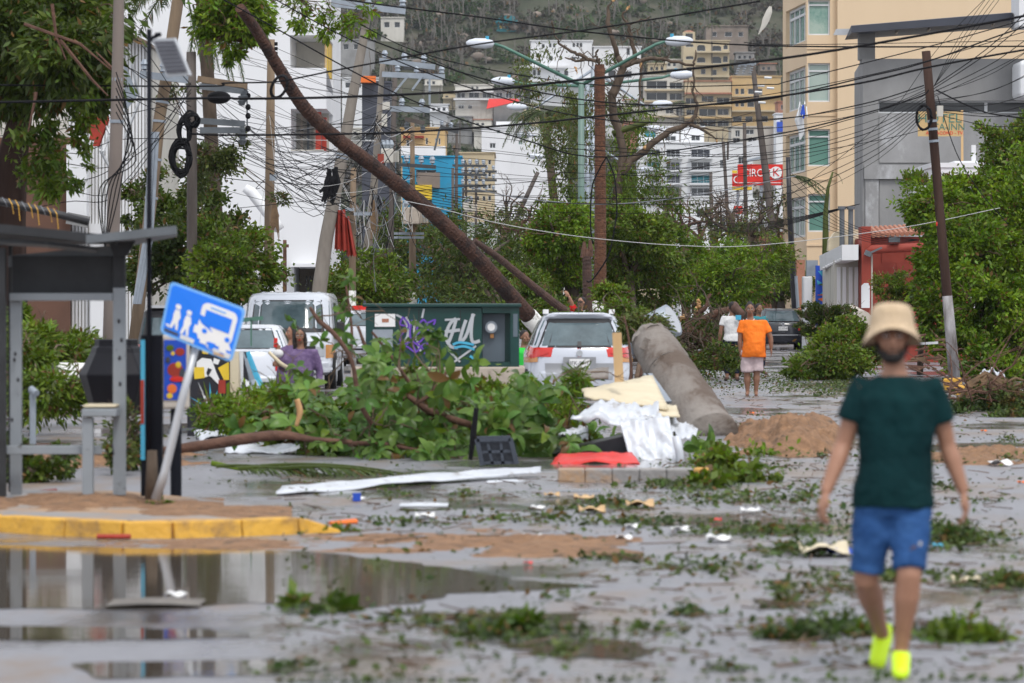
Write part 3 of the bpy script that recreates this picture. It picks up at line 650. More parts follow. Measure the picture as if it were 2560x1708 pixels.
def crown_pts(blobs,n,clump=.16,hollow=.55,cl_per=70):
    """blobs: (centre, (rx,ry,rz)); leaves gather on clumps spread through the shell of each blob"""
    out=[]; outw=[]
    vol=np.array([b[1][0]*b[1][1]**.5*b[1][2]for b in blobs])**.8; vol/=vol.sum()
    for(c,r),f in zip(blobs,vol):
        k=int(n*f); nc=max(4,k//cl_per)
        u=rng.normal(size=(nc,3)); u/=np.linalg.norm(u,axis=1)[:,None]
        rad=hollow+(1.06-hollow)*rng.random(nc)**.6
        ph=rng.random(3)*6.28; rad=rad*(1+.16*np.sin(5*u[:,0]+ph[0])+.14*np.sin(6*u[:,2]+ph[1])+.12*np.sin(9*u[:,1]+ph[2])+.10*rng.normal(size=nc))
        cc=np.array(c)+u*rad[:,None]*np.array(r)
        idx=rng.integers(0,nc,k); size=clump*(.5+rng.random(nc))
        off=rng.normal(size=(k,3))*size[idx][:,None]*np.array([max(r[0],r[2])]*3)*np.array([1,1,.7])
        P=cc[idx]+off; out.append(P)
        ow=P-np.array(c); ow/=np.linalg.norm(ow,axis=1)[:,None]+1e-9; outw.append(ow)
    return np.concatenate(out),np.concatenate(outw)
def pxblob(px,py,D,rx,ry,rd=None):
    """blob given by picture size in px at distance D"""
    s=D/F; c=at(px,py,D); return((c.x,c.y,c.z),(rx*s,(rd if rd is not None else min(rx,ry)*s*1.0),ry*s))
def grow(mb,p,d,L,r,lev,spread=.6,kink=.25,n=6,tips=None,grav=0.0,ratio=.68,kids=(2,3)):
    pts=[p]; rr=[r]; seg=4 if lev>0 else 3; d=d.normalized()
    for i in range(seg):
        d=(d+Vector((random.gauss(0,kink),random.gauss(0,kink),random.gauss(0,kink)-grav))).normalized()
        p=p+d*L/seg; pts.append(p.copy()); rr.append(r*(1-.45*(i+1)/seg))
    mb.tube(pts,rr,n=n if lev>1 else 4)
    if lev<=0:
        if tips is not None:tips.append(p)
        return
    for k in range(random.randint(*kids)):
        q=pts[random.randint(2,seg)]if k else pts[-1]
        nd=(d+Vector((random.gauss(0,spread),random.gauss(0,spread),random.gauss(0,spread)))).normalized()
        grow(mb,q,nd,L*ratio*rnd(.75,1.2),rr[-1]*.78,lev-1,spread,kink,n,tips,grav,ratio,kids)
def tree(name,label,cat,blobs,n,lsize,m,trunk=None,tr_m='bark',wd=.5,clump=.16,hollow=.5,droop=.4,group=None,limbs=6,shape=4,base=None,twigs=14):
    if base is None:
        a=np.array([b[0]for b in blobs]); base=(a[:,0].mean(),a[:,1].mean(),0)
    root=thing(name,label,cat,base,group)
    P,ow=crown_pts(blobs,int(n*1.75),clump,hollow,85)
    P[:,2]=np.maximum(P[:,2],.03)
    leaf_mesh('crown',P,lsize*(.6+.8*rng.random(len(P))),wd,root,M[m],outward=ow,droop=droop,shape=shape)
    mb=MB()
    if trunk is not None:
        pts,rr=trunk; pts=[Vector(q)for q in pts]; mb.tube(pts,rr,n=8,jit=.06); top=pts[-1]
    else:top=Vector((base[0],base[1],base[2])); mb.tube([top,top+Vector((0,0,.4))],[.06,.04],n=6)
    for i in range(limbs):
        b=random.choice(blobs); t=Vector(b[0])+Vector([random.uniform(-.6,.6)*q for q in b[1]])
        m_=top.lerp(t,.5)+Vector((rnd(-.1,.1),rnd(-.1,.1),rnd(0,.3)))
        r0=(rr[-1]if trunk is not None else .05)*.6
        mb.tube([top,m_,t],[r0,r0*.6,r0*.25],n=5)
    mb.build('trunk',M[tr_m],root,smooth=True)
    if twigs and limbs:
        mb=MB()
        for i in range(twigs):
            c,r_=random.choice(blobs); u=Vector((rnd(-1,1),rnd(-1,.2),rnd(-.1,1))).normalized(); p=Vector(c)+Vector((u.x*r_[0],u.y*r_[1],u.z*r_[2]))*.7
            grow(mb,p,u,max(r_[0],r_[2])*rnd(.35,.7),.012+.012*max(r_),2,.5,.3,4)
        mb.build('bare_twigs',M['bark' if limbs%2 else 'twig'],root,kind='stuff')
    return root
def frond(mb,base,d,L,n=34,lw=.035,ll=.42,grav=.9,side=None):
    """palm frond: arching rib with two rows of narrow leaflets"""
    d=Vector(d).normalized(); p=Vector(base); pts=[p.copy()]; seg=12
    for i in range(seg):
        d=(d+Vector((0,0,-grav/seg))).normalized(); p=p+d*L/seg; pts.append(p.copy())
    mb.tube(pts,[.028*L/2*(1-.85*i/seg)+.004 for i in range(seg+1)],n=5)
    for k in range(n):
        t=.12+.86*k/n; i=min(seg-1,int(t*seg)); q=pts[i].lerp(pts[i+1],t*seg-i); dd=(pts[i+1]-pts[i]).normalized()
        sd2=dd.cross(Vector((0,0,1)))
        if sd2.length<.1:sd2=Vector((1,0,0))
        sd2.normalize()
        l=ll*L/2*math.sin(math.pi*(.15+.8*t))*rnd(.8,1.15)
        for sg in(-1,1):
            v=(sd2*sg*rnd(.7,1)+dd*rnd(.4,.8)+Vector((0,0,-rnd(.2,.7)))).normalized()
            w_=dd*lw*L/4
            e=q+v*l; mid=q+v*l*.5+Vector((0,0,.04*L/2))
            mb.add([q-w_,mid-w_,e,mid+w_,q+w_],[(0,1,2,3,4)])

# ---------------------------------------------------------------- scrub and bare trees on the hill
def hidden(x,Y,z,pad=3,up=40):
    px=CX+x*F/Y; py=HY-(z-H)*F/Y
    for(a,b,c,d,D)in rects:
        if Y<D+3 and a-pad<px<c+pad and b-4<py<d+up:return True
    return False
pts_=[]; Ls=[]
def inview(x,Y):return abs(x)<Y*1290/F*1.25
cnt=0; hv=[]; hl=[]
mbT=MB(); mbR=MB()
while cnt<5200:
    Y=822+330*random.random()**1.15; x=random.uniform(-1,1)*Y*.155
    px=CX+x*F/Y
    if px<780 or px>2080:
        if random.random()<.7:continue
    z=hillz(x,Y)
    dn=mnoise.noise(Vector((x*.02,Y*.02,5)))+.5
    if random.random()>.35+dn*.7:cnt+=1; continue
    rad=rnd(1.2,3.4)*(1.1 if dn>.5 else .8)
    if hidden(x,Y,z+rad):cnt+=1; continue
    k=int(22*rad)
    u=rng.normal(size=(k,3)); u/=np.linalg.norm(u,axis=1)[:,None]; u[:,2]=np.abs(u[:,2])
    P=np.array([x,Y,z])+u*rad*np.array([1.15,1,1.2])*(.55+.5*rng.random((k,1)))
    hv.append(P); hl.append(.7+.9*rng.random(k)); cnt+=1
    if random.random()<.55:
        b=Vector((x+rnd(-2,2),Y-rad,z)); hgt=rnd(3,8)
        a1=b+Vector((rnd(-1,1),0,hgt)); mbT.tube([b,b.lerp(a1,.5)+Vector((rnd(-.3,.3),0,0)),a1],[.20,.14,.05],n=4)
        for q in range(4):
            s_=b.lerp(a1,rnd(.35,.9)); mbT.tube([s_,s_+Vector((rnd(-1.8,1.8),rnd(-.5,.5),rnd(.6,2.2)))],[.09,.03],n=3)
    if random.random()<.10:
        mbR.ell((x+rnd(-3,3),Y-rad-1,z+.2),(rnd(.5,2),rnd(.5,1.5),rnd(.5,1.3)),n=6,m=4)
leaf_mesh('scrub',np.concatenate(hv),np.concatenate(hl),.75,None,M['hill_leaf'],droop=-.1,kind='stuff',label='dull green and brown storm-stripped scrub covering the hill',cat='scrub')
mbT.build('bare_wood',M['bark_grey'],kind='stuff',label='leafless grey trunks standing all over the hill',cat='bare trees')
mbR.build('boulders',M['hill_rock'],smooth=True,kind='stuff',label='pale boulders lying between the scrub on the hill',cat='boulders')
# ---------------------------------------------------------------- large buildings beside the street
Z_=Vector((0,0,1))
def win_part(root,O,U,a,c,b,d,rec,pane,frame='frame_white',mv=0,mh=(),f=.05,depth_n=None):
    """pane and frame set into an opening of a facade plane with origin O, direction U"""
    N=U.cross(Z_); p=lambda u,z,q:Vector(O)+U*u+Z_*z-N*q
    mb=MB()
    def bx(mb,u0,u1,z0,z1,q0,q1):
        vs=[p(u,z,q)for q in(q0,q1)for u,z in((u0,z0),(u1,z0),(u1,z1),(u0,z1))]
        mb.add(vs,[(0,1,2,3),(7,6,5,4),(0,4,5,1),(1,5,6,2),(2,6,7,3),(3,7,4,0)])
    bx(mb,a+.01,b-.01,c+.01,d-.01,rec-.03,rec-.01); w_=mb.build('window',M[pane],root)
    fr=MB(); q0,q1=rec-.1,rec-.035
    bx(fr,a,b,c,c+f,q0,q1); bx(fr,a,b,d-f,d,q0,q1); bx(fr,a,a+f,c+f,d-f,q0+.004,q1); bx(fr,b-f,b,c+f,d-f,q0+.004,q1)
    for i in range(mv):x=a+(b-a)*(i+1)/(mv+1); bx(fr,x-f/2,x+f/2,c+f,d-f,q0+.006,q1)
    for t in mh:z=c+(d-c)*t; bx(fr,a+f,b-f,z-f/2,z+f/2,q0+.008,q1)
    fr.build('frame',M[frame],w_); return w_
def quad(mb,a,b,c,d):mb.add([a,b,c,d],[(0,1,2,3)])

# --- white building left of centre (D=150)
D=150.0; s=D/F
X=lambda px:(px-CX)*s
Zp=lambda py:H-(py-HY)*s
root=thing('apartment_building','tall white apartment building on the left with two recessed corner balconies','building',(X(660),D,0))
mb=MB()
xa,xb=X(300),X(816); z0,z1=-.02,Zp(-260); XR=X(816); DEP=12.6
holes=[(X(725)-xa,Zp(170)-z0,xb-xa-.002,Zp(88)-z0),(X(727)-xa,Zp(378)-z0,xb-xa-.002,Zp(272)-z0),(X(735)-xa,.3,X(800)-xa,Zp(668)-z0)]
facade(mb,(xa,D,z0),Vector((1,0,0)),xb-xa,z1-z0,holes,[0,0,3.8])
# right side wall with balcony side openings
side=[(.002,Zp(182)-z0-.6,5.6,Zp(88)-z0),(.002,Zp(378)-z0,5.6,Zp(272)-z0)]
facade(mb,(XR,D,z0),Vector((0,1,0)),DEP,z1-z0,side,0)
for(pa,pb,pl)in((88,170,725),(272,378,727)): # floor, ceiling and inner walls of the corner recess
    zb,zt,xl_=Zp(pb),Zp(pa),X(pl)
    quad(mb,(xl_,D,zb),(XR,D,zb),(XR,D+5.6,zb-(.6 if pa==88 else 0)),(xl_,D+5.6,zb)); quad(mb,(xl_,D,zt),(XR,D,zt),(XR,D+5.6,zt),(xl_,D+5.6,zt))
    quad(mb,(xl_,D,zb),(xl_,D+5.6,zb),(xl_,D+5.6,zt),(xl_,D,zt)); quad(mb,(xl_,D+5.6,zb-.7),(XR,D+5.6,zb-.7),(XR,D+5.6,zt),(xl_,D+5.6,zt))
quad(mb,(xa,D+DEP,z0),(XR,D+DEP,z0),(XR,D+DEP,z1),(xa,D+DEP,z1)); quad(mb,(xa,D,z1),(XR,D,z1),(XR,D+DEP,z1),(xa,D+DEP,z1))
mb.build('wall',M['white_clean'],root)
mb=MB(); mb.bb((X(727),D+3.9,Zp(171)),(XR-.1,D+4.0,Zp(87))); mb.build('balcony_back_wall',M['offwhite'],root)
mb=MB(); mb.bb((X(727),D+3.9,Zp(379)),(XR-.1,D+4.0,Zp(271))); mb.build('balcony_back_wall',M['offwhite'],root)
for i in range(7):
    y0=D+.5+i*.75; mb=MB(); mb.bb((XR-.09,y0,Zp(180)),(XR-.02,y0+.28,Zp(92))); mb.build('shutter_slat',M['yellow' if i%2 else 'ochre_wall'],root)
for i in range(5):
    x0=X(738)+i*.26; mb=MB(); mb.bb((x0,D+3.72,Zp(376)),(x0+.10,D+3.80,Zp(280))); mb.build('door_slat',M['galv_dark' if i%2 else 'conc_base'],root)
mb=MB(); mb.bb((X(787),D+.6,Zp(377)),(X(800),D+1.2,Zp(278))); mb.bb((X(801),D+1.2,Zp(377)),(X(812),D+1.8,Zp(290))); mb.build('curtain',M['red_cloth'],root)
mb=MB(); mb.bb((X(727),D-.02,Zp(378)),(XR-.1,D+.1,Zp(378)+.06)); mb.build('sill',M['offwhite'],root)
mb=MB(); mb.bb((X(590),D-1.2,Zp(660)),(X(640),D-.02,Zp(575))); mb.build('balcony_box',M['galv_dark'],root)
mb=MB(); mb.bb((X(735),D+3.8,0),(X(800),D+3.9,Zp(669))); mb.build('shop_back',M['conc_base'],root)
for i in range(5):
    x0=X(760)+i*.13; mb=MB(); mb.bb((x0,D+1.5,.2),(x0+.05,D+1.55,Zp(690))); mb.build('gate_bar',M['frame_dark'],root)
mb=MB(); mb.bb((X(728),D-.9,Zp(668)),(X(806),D-.01,Zp(660))); mb.build('canopy',M['white_clean'],root)
for i in range(14):
    xx=X(500)+i*.36; zz=Zp(40+(i*97)%380)
    mb=MB(); mb.bb((xx,D-.012,zz),(xx+.25,D-.002,zz+.02)); mb.build('stain_line',M['offwhite'],root)

# --- pale corrugated building far left (x 180-380)
D=100.0; s=D/F
root=thing('warehouse','tall off-white ribbed metal-sided building behind the left utility poles','building',(X(230),D,0))
mb=MB(); mb.bb((X(-80),D+.1,0),(X(372),D+9,Zp(105))); mb.build('wall',M['offwhite'],root)
for i in range(24):
    x0=X(172)+i*(X(372)-X(172))/24
    mb=MB(); mb.bb((x0,D+.02,0),(x0+.055,D+.1,Zp(108))); mb.build('wall_rib',M['white_wall'],root)
mb=MB(); P=[at(285,60,D-.6),at(372,105,D-.6),at(372,112,D-.6),at(285,72,D-.6)]
mb.add(P+[Vector(p)+Vector((0,9,0))for p in P],[(0,1,2,3),(7,6,5,4),(0,4,5,1),(3,2,6,7),(1,5,6,2),(0,3,7,4)]); mb.build('eave',M['wood_pole'],root)
mb=MB(); mb.bb((X(-40),D-.3,0),(X(178),D+.05,Zp(345))); mb.build('annex_wall',M['brown_wall'],root)
mb=MB(); mb.bb((X(176),D-.9,Zp(545)),(X(226),D-.32,Zp(365))); mb.build('white_panel',M['white_clean'],root)
mb=MB(); mb.beam(at(168,545,D-1.2),at(222,556,D-1.2),.18,.3); mb.build('fascia',M['grey_conc2'],root)
mb=MB(); mb.bb((X(230),D-.4,0),(X(285),D+.02,Zp(560))); mb.build('lower_wall',M['white_clean'],root)
# torn metal awning frame hanging over the corrugated building
root=thing('awning','torn red awning with bent white metal frame hanging left of the grey pole','awning',at(240,330,92))
Y=92.0
mb=MB()
zig=[at(248,210,Y),at(262,240,Y),at(270,300,Y),at(246,365,Y),at(232,366,Y),at(236,350,Y),at(222,350,Y),at(226,334,Y),at(214,320,Y),at(232,260,Y)]
mb.add(zig+[p+Vector((.02,.15,0))for p in zig],[tuple(range(len(zig))),tuple(range(2*len(zig)-1,len(zig)-1,-1))]); mb.build('torn_cloth',M['red_cloth'],root)
for a,b in(((232,242),(272,318)),((266,250),(236,320)),((216,302),(256,378)),((258,380),(275,335)),((250,375),(272,415)),((275,335),(256,300)),((330,160),(350,250)),((350,250),(312,345)),((300,160),(340,250))):
    mb=MB(); mb.beam(at(*a,Y),at(*b,Y+.3),.05); mb.build('bent_bar',M['frame_white'],root)
mb=MB(); mb.add([at(310,150,Y),at(345,240,Y),at(312,280,Y),at(318,200,Y)],[(0,1,2,3)]); mb.add([at(310,150,Y+.1),at(312,280,Y+.1),at(345,240,Y+.1)],[(0,1,2)]); mb.build('bent_panel',M['galv'],root)
mb=MB(); mb.tube([at(612,470,140),at(628,480,140),at(690,560,140),at(700,575,140)],[.16,.2,.2,.18],n=10); mb.build('duct',M['white_clean'],smooth=True,label='bent white duct hanging on the side of the white building',cat='duct')

# --- cream apartment building right (D=150)
D=150.0; s=D/F
root=thing('apartment_building','tall cream apartment building on the right with green glass bay windows','building',(X(2250),D,0))
xl,xm,xr=X(2017),X(2140),X(2760); z0,z1=-.02,Zp(-260)
mb=MB()
wy=[(-160,-78,0),(0,88,0),(158,255,0),(323,416,1),(485,580,1)]
holes=[(X(2020)-xl,Zp(b)-z0,X(2075)-xl,Zp(a)-z0)for a,b,c in wy]
facade(mb,(xl,D,z0),Vector((1,0,0)),X(2092)-xl,z1-z0,holes,.25)
# receding left flank, angled bay with glazing, then wall
U2=Vector((X(1985)*1.0-xl,6.2,0)); L2=U2.length; U2n=-U2.normalized()
O2=Vector((xl,D,z0))-U2n*L2
sh=[(L2-5.4,Zp(b+12)-z0,L2-.35,Zp(a+4)-z0)for a,b,c in wy]
facade(mb,O2,U2n,L2,z1-z0,sh,.3)
quad(mb,(xl,D,z1),(xr,D,z1),(xr,D+14,z1),(xl,D+14,z1))
mb.build('wall',M['cream_wall'],root)
mb=MB(); facade(mb,(X(2092),D-.35,z0),Vector((1,0,0)),xr-X(2092),z1-z0,[],.2); quad(mb,(X(2092),D-.35,z0),(X(2092),D+.05,z0),(X(2092),D+.05,z1),(X(2092),D-.35,z1)); mb.build('wall',M['cream_wall'],root)
for k,(a,b,c)in enumerate(wy):
    h=holes[k]; win_part(root,(xl,D,z0),Vector((1,0,0)),*h,.2,['glass_pale','glass_green','glass_pale','glass_green','glass_green'][k],mh=(.8,)if k!=1 else(.86,),f=.06)
    h=sh[k]; win_part(root,O2,U2n,*h,.25,['glass_pale','glass_green'][k%2],mv=3,mh=(.75,),f=.10)
    mb=MB(); mb.bb((xl-.02,D-.04,Zp(b)-.55),(X(2092)-.02,D-.002,Zp(b)-.48)); mb.build('ledge',M['cream_wall'],root)
mb=MB(); mb.tube([at(2003,262,149),at(1998,300,149),at(2004,330,149),at(2000,350,149)],[.05,.18,.12,.03],n=6,flat=.3); mb.build('rag',M['frame_white'],label='torn white curtain flapping from the cream building bay window',cat='curtain')
mb=MB(); mb.tube([at(2008,262,148.8),at(2007,285,148.8),at(2009,297,148.8)],[.03,.10,.02],n=6,flat=.3); mb.build('rag',M['blue_paint'],label='small dark blue cloth hanging on the cream building corner',cat='cloth')
for i in range(5):
    mb=MB(); mb.beam(at(2000+4*i,255+(i%3)*12,149),at(1994+6*i,292-(i%2)*30,148.7),.04); mb.build('bent_window_bar',M['frame_white'],root)

# --- grey concrete building (D=128) with steel canopy
D=128.0; s=D/F
root=thing('concrete_building','raw grey concrete building with a dark steel roof canopy at the right','building',(X(2360),D,0))
xl,xr=X(2157),X(2760); z0,z1=-.02,Zp(147)
mb=MB(); st=(X(2196)-xl,Zp(283)-z0,xr-xl-.3,Zp(252)-z0)
pan=[(X(2197)-xl,Zp(408)-z0,xr-xl-.2,Zp(286)-z0),(X(2197)-xl,.1,xr-xl-.2,Zp(450)-z0)]
facade(mb,(xl,D,z0),Vector((1,0,0)),xr-xl,z1-z0,[st],.35)
quad(mb,(xl,D,z0),(xl,D+1.2,z0),(xl,D+1.2,z1),(xl,D,z1)); 
U3=Vector((X(2138)*1.06-xl,8,0)).normalized()
quad(mb,(xl,D,z0),(X(2138)*1.06,D+8,z0),(X(2138)*1.06,D+8,z1),(xl,D,z1))
quad(mb,(xl,D,z1),(xr,D,z1),(xr,D+10,z1),(X(2138)*1.06,D+8,z1)); mb.build('wall',M['grey_conc2'],root)
mb=MB(); mb.bb((X(2163),D-.10,.0),(X(2196),D-.002,Zp(410))); mb.build('pilaster',M['grey_conc'],root)
mb=MB(); mb.bb((X(2198),D-.05,Zp(407)),(xr,D-.002,Zp(288))); mb.build('concrete_panel',M['grey_conc'],root)
mb=MB(); mb.bb((X(2160),D-.16,Zp(448)),(xr,D-.003,Zp(412))); mb.build('beam',M['grey_conc'],root)
mb=MB(); mb.bb((X(2198),D-.04,.0),(xr,D-.002,Zp(450))); mb.build('concrete_panel',M['grey_conc2'],root)
for k in range(4):
    a=st[0]+(st[2]-st[0])*k/4; b=st[0]+(st[2]-st[0])*(k+1)/4
    win_part(root,(xl,D,z0),Vector((1,0,0)),a,st[1],b,st[3],.3,'glass_dark',f=.05)
mb=MB(); mb.bb((X(2150),D+.3,z1-.01),(X(2190),D+.9,Zp(75))); mb.build('column',M['grey_conc2'],root)
mb=MB(); a1,b1=at(2126,66,D-1),at(2530,32,D-1)
fas=[at(2127,80,D-1),at(2128,65,D-1),at(2530,32,D-1),at(2530,68,D-1),at(2200,90,D-1),at(2127,100,D-1)]
mb.add([at(2128,65,D-1),at(2530,32,D-1),at(2530,52,D-1),at(2128,82,D-1),at(2112,100,D+3),at(2530,69,D+3),at(2128,64,D+3),at(2530,31,D+3)],[(0,3,2,1),(3,4,5,2),(0,1,7,6),(0,6,4,3)])
cano=mb.build('canopy',M['steel_blue'],root,solid=.03)
mb=MB(); mb.add([at(2083,88,D+1),at(2090,73,D+1),at(2128,72,D+1),at(2116,88,D+1)],[(0,1,2,3)]); mb.build('gutter',M['alu'],root,solid=.04)
for px in(2240,2320,2400,2480):
    mb=MB(); mb.beam(at(px,84-(px-2240)*.08,D-.4),at(px+8,70-(px-2240)*.08,D-.2),.06); mb.build('strut',M['conc_base'],cano)
mb=MB(); mb.bb((X(2526),D-2.2,Zp(76)),(X(2700),D-.2,Zp(-120))); mb.build('balcony_block',M['white_clean'],root)
mb=MB(); mb.bb((X(2527),D-2.2,Zp(253)),(X(2700),D-.2,Zp(160))); mb.build('balcony_block',M['white_clean'],root,bevel=.15)
mb=MB(); mb.bb((X(2556),D-1.0,Zp(160)),(X(2600),D-.8,Zp(77))); mb.build('post',M['frame_dark'],root)

# hotel sign
D=118.0; s=D/F
root=thing('hotel_sign','faded yellow HOTEL ACA-INN sign on a wooden post before the concrete building','sign',at(2350,400,D))
mb=MB(); mb.bb((X(2295),D,Zp(341)),(X(2404),D+.06,Zp(279))); mb.build('board',M['ochre_wall'],root)
mb=MB(); mb.beam(at(2405,276,D+.05),at(2406,560,D+.05),.07); mb.build('post',M['pine'],root)
text('HOTEL',1.28*24*s,M['lamp_green'],root,face_cam(at(2349,297,D-.01)),sx=1.15)
text('ACA-INN',1.25*19*s,M['lamp_green'],root,face_cam(at(2364,318,D-.01)),sx=.98)
text('AIRE ACOND - TV.',9.5*s*1.2,M['red_paint'],root,face_cam(at(2362,333,D-.01)))
# white stepped house behind right tree
r=bld('white stepped wall house partly hidden behind the big right tree',2330,2480,420,640,[(2420,470,2440,500)],m='white_clean',D=112,depth=6,down=6,base=0,rec=.2,mull=0); del r[0]['_px']
mb=MB(); s=112/F; D=112
mb.bb((X(2388),D+.2,Zp(420)),(X(2460),D+3,Zp(402))); mb.bb((X(2432),D+.2,Zp(402)),(X(2442),D+.4,Zp(362))); mb.build('parapet',M['white_clean'],r[0])

# --- shop row: white fascia, red wall, mural
D=108.0; s=D/F
root=thing('shop','small white shop with a projecting textured canopy left of the red wall','shop',(X(2110),D,0))
mb=MB(); mb.bb((X(2085),D,0),(X(2145),D+5,Zp(650))); mb.build('wall',M['offwhite'],root)
for px in(2092,2106,2122,2136):
    mb=MB(); mb.bb((X(px),D-.05,.05),(X(px+9),D-.003,Zp(668))); mb.build('wall_panel',M['white_clean'],root)
mb=MB(); mb.add([at(2048,640,D+3),at(2105,612,D-1.4),at(2146,612,D-1.4),at(2146,650,D-1.4),at(2105,651,D-1.4),at(2050,677,D+3),at(2146,611,D+3),at(2048,639,D+3.5)],[(0,5,4,1),(1,4,3,2),(0,1,2,6),(5,3,4),(3,6,2)]); mb.build('canopy',M['white_wall'],root)
for i in range(8):
    q=at(2060+i*6,670-i*3,D+2-i*.45); mb=MB(); mb.ell(q,(.05,.05,.04),n=6,m=4); mb.build('ceiling_lamp',M['white_print'],root)
r1=thing('shop','beige rounded awning wall above the white canopy left of the red wall','shop',(X(2110),D+4,0))
mb=MB(); mb.add([at(2070,627,D+4),at(2072,600,D+4),at(2088,580,D+4),at(2110,574,D+4),at(2150,574,D+4),at(2150,627,D+4)]+[at(2070,627,D+6)for _ in range(1)],[(0,5,4,3,2,1)]); mb.build('wall',M['ply'],r1,solid=.5)
for px in(2105,2127):
    mb=MB(); mb.tube([at(px,620,D+3.5),at(px,522,D+3.5)],[.075,.075],n=8); mb.tube([at(px,524,D+3.5),at(px,516,D+3.5)],[.12,.12],n=8); mb.build('vent_pipe',M['galv_dark'],r1)
# red building
root=thing('red_building','dark red low building with rounded tile coping behind the leaning pole','building',(X(2220),D-1,0))
mb=MB(); mb.bb((X(2146),D-1,0),(X(2169),D,Zp(568))); mb.build('pillar',M['red_wall'],root)
mb=MB(); mb.bb((X(2169),D-.6,0),(X(2420),D+4,Zp(593))); mb.build('wall',M['red_wall'],root)
for j in range(4):
    for i in range(4):
        mb=MB(); a=2177+i*58+(j%2)*22; mb.bb((X(a),D-.64,Zp(760-j*34)),(X(a+57),D-.603,Zp(760-j*34-33.2))); mb.build('wall_block',M['red_wall'],root)
mb=MB(); mb.tube([at(2168,632,D-1.1),at(2180,624,D-1.1),at(2420,612,D-1.1)],[.1,.12,.12],n=8); mb.build('coping',M['red_wall'],root,smooth=True)
for i in range(16):
    mb=MB(); a=at(2172+i*12,590-i*.6,D-.8); mb.tube([a,a+Vector((0,2.2,.25))],[.065,.065],n=6); mb.build('roof_tile',M['roof_tile'],root)
mb=MB(); mb.bb((X(2170),D-.95,0),(X(2174),D-.62,Zp(625))); mb.build('downpipe',M['offwhite'],root)
mb=MB(); P=[at(2153,770,D-1.3),at(2153,715,D-1.3),at(2160,708,D-1.3),at(2170,708,D-1.3),at(2174,716,D-1.3),at(2174,770,D-1.3)]; mb.add(P,[tuple(range(6))]); mb.build('white_door_panel',M['white_clean'],root,solid=.06)
mb=MB(); mb.beam(at(2205,619,D-2),at(2172,634,D-2),.05); mb.box(at(2170,634,D-2),(.18,.2,.14),ry=.4); mb.build('floodlight',M['galv_dark'],root)
mb=MB(); mb.box(at(2235,600,D-1.2),(.3,.3,.14)); mb.build('floodlight',M['galv_dark'],root)
# mural panel and white cabinet
D=112; s=D/F
root=thing('mural_wall','blue wall panel painted with orange green and white triangles','mural',(X(2060),D,0))
mb=MB(); mb.bb((X(2040),D,0),(X(2083),D+.25,Zp(664))); mb.build('wall',M['blue_paint'],root)
tri=[((2045,678),(2060,697),(2066,677),'sky_blue'),((2066,677),(2060,697),(2073,697),'orange'),((2046,713),(2072,703),(2072,716),'leaf_bright'),((2048,738),(2072,712),(2072,730),'sky_blue'),((2042,738),(2058,734),(2072,740),'orange'),((2042,700),(2056,708),(2044,712),'sky_blue'),((2072,664),(2083,666),(2080,696),'leaf_bright'),((2044,748),(2066,742),(2060,756),'orange')]
for a,b,c,m_ in tri:
    mb=MB(); mb.add([at(*a,D-.012),at(*b,D-.012),at(*c,D-.012)],[(0,1,2)]); mb.build('painted_triangle',M[m_],root,solid=.004)
root=thing('utility_cabinet','white metal cabinet standing left of the blue mural panel','cabinet',(X(2028),D+1,0))
mb=MB(); mb.bb((X(2014),D+1,0),(X(2038),D+1.5,Zp(691))); mb.build('body',M['frame_white'],root,bevel=.03)
mb=MB(); mb.bb((X(2017),D+.97,.1),(X(2035),D+.998,Zp(697))); mb.build('door',M['white_clean'],root)
mb=MB(); mb.bb((X(2024),D+1.05,Zp(690)),(X(2052),D+1.4,Zp(650))); mb.build('upper_box',M['galv'],root)
mb=MB(); mb.bb((at(1992,0,149).x,149,0),(at(2012,0,149).x,149.6,at(0,650,149).z)); mb.build('brick_pier',M['roof_tile'],label='weathered brick pier at the foot of the cream apartment building',cat='pier')
# fallen beige drum by the hedge
mb=MB(); mb.tube([at(2128,790,106),at(2153,806,103)],[.30,.32],n=20); mb.build('drum',M['frame_cream'],smooth=False,label='beige cylindrical drum tipped over behind the round hedge',cat='drum')

# roadside signs at the back right
D=200.0; s=D/F
root=thing('store_sign','big red CIRCLE K sign standing behind the dark utility poles','sign',at(1920,600,D))
mb=MB(); mb.bb((X(1845),D,Zp(463)),(X(1961),D+.5,Zp(411))); mb.build('board',M['red_paint'],root)
text('CIRCLE',27*s,M['white_print'],root,face_cam(at(1893,433,D-.03)),sx=.82)
mb=MB(); c=at(1940,432,D-.02); mb.tube([c,c+Vector((0,-.02,0))],[.32,.32],n=24); dk=mb.build('emblem',M['white_print'],root)
text('K',28*s,M['red_paint'],root,face_cam(at(1940,432,D-.06)),sx=1.0)
mb=MB(); mb.bb((X(1846),D-.03,Zp(458)),(X(1960),D-.01,Zp(456.5))); mb.build('stripe',M['white_print'],root)
mb=MB(); mb.bb((X(1900),D+.1,0),(X(1908),D+.4,Zp(463))); mb.build('post',M['galv'],root)
root=thing('store_sign','smaller red and yellow sign with a white C half behind the big red one','sign',at(1845,600,D+3)); D+=3; s=D/F
mb=MB(); mb.bb((X(1831),D,Zp(466)),(X(1872),D+.3,Zp(434))); mb.build('board',M['red_paint'],root)
mb=MB(); mb.bb((X(1831),D,Zp(475)),(X(1880),D+.3,Zp(467))); mb.bb((X(1831),D,Zp(433)),(X(1843),D+.3,Zp(426))); mb.build('band',M['yellow'],root)
text('C',28*s,M['white_print'],root,face_cam(at(1842,450,D-.03)))
mb=MB(); mb.bb((X(1842),D+.1,0),(X(1848),D+.3,Zp(475))); mb.build('post',M['galv'],root)
root=thing('billboard','blank pale billboard on the pole above the red store sign','billboard',at(1884,500,190)); D=190; s=D/F
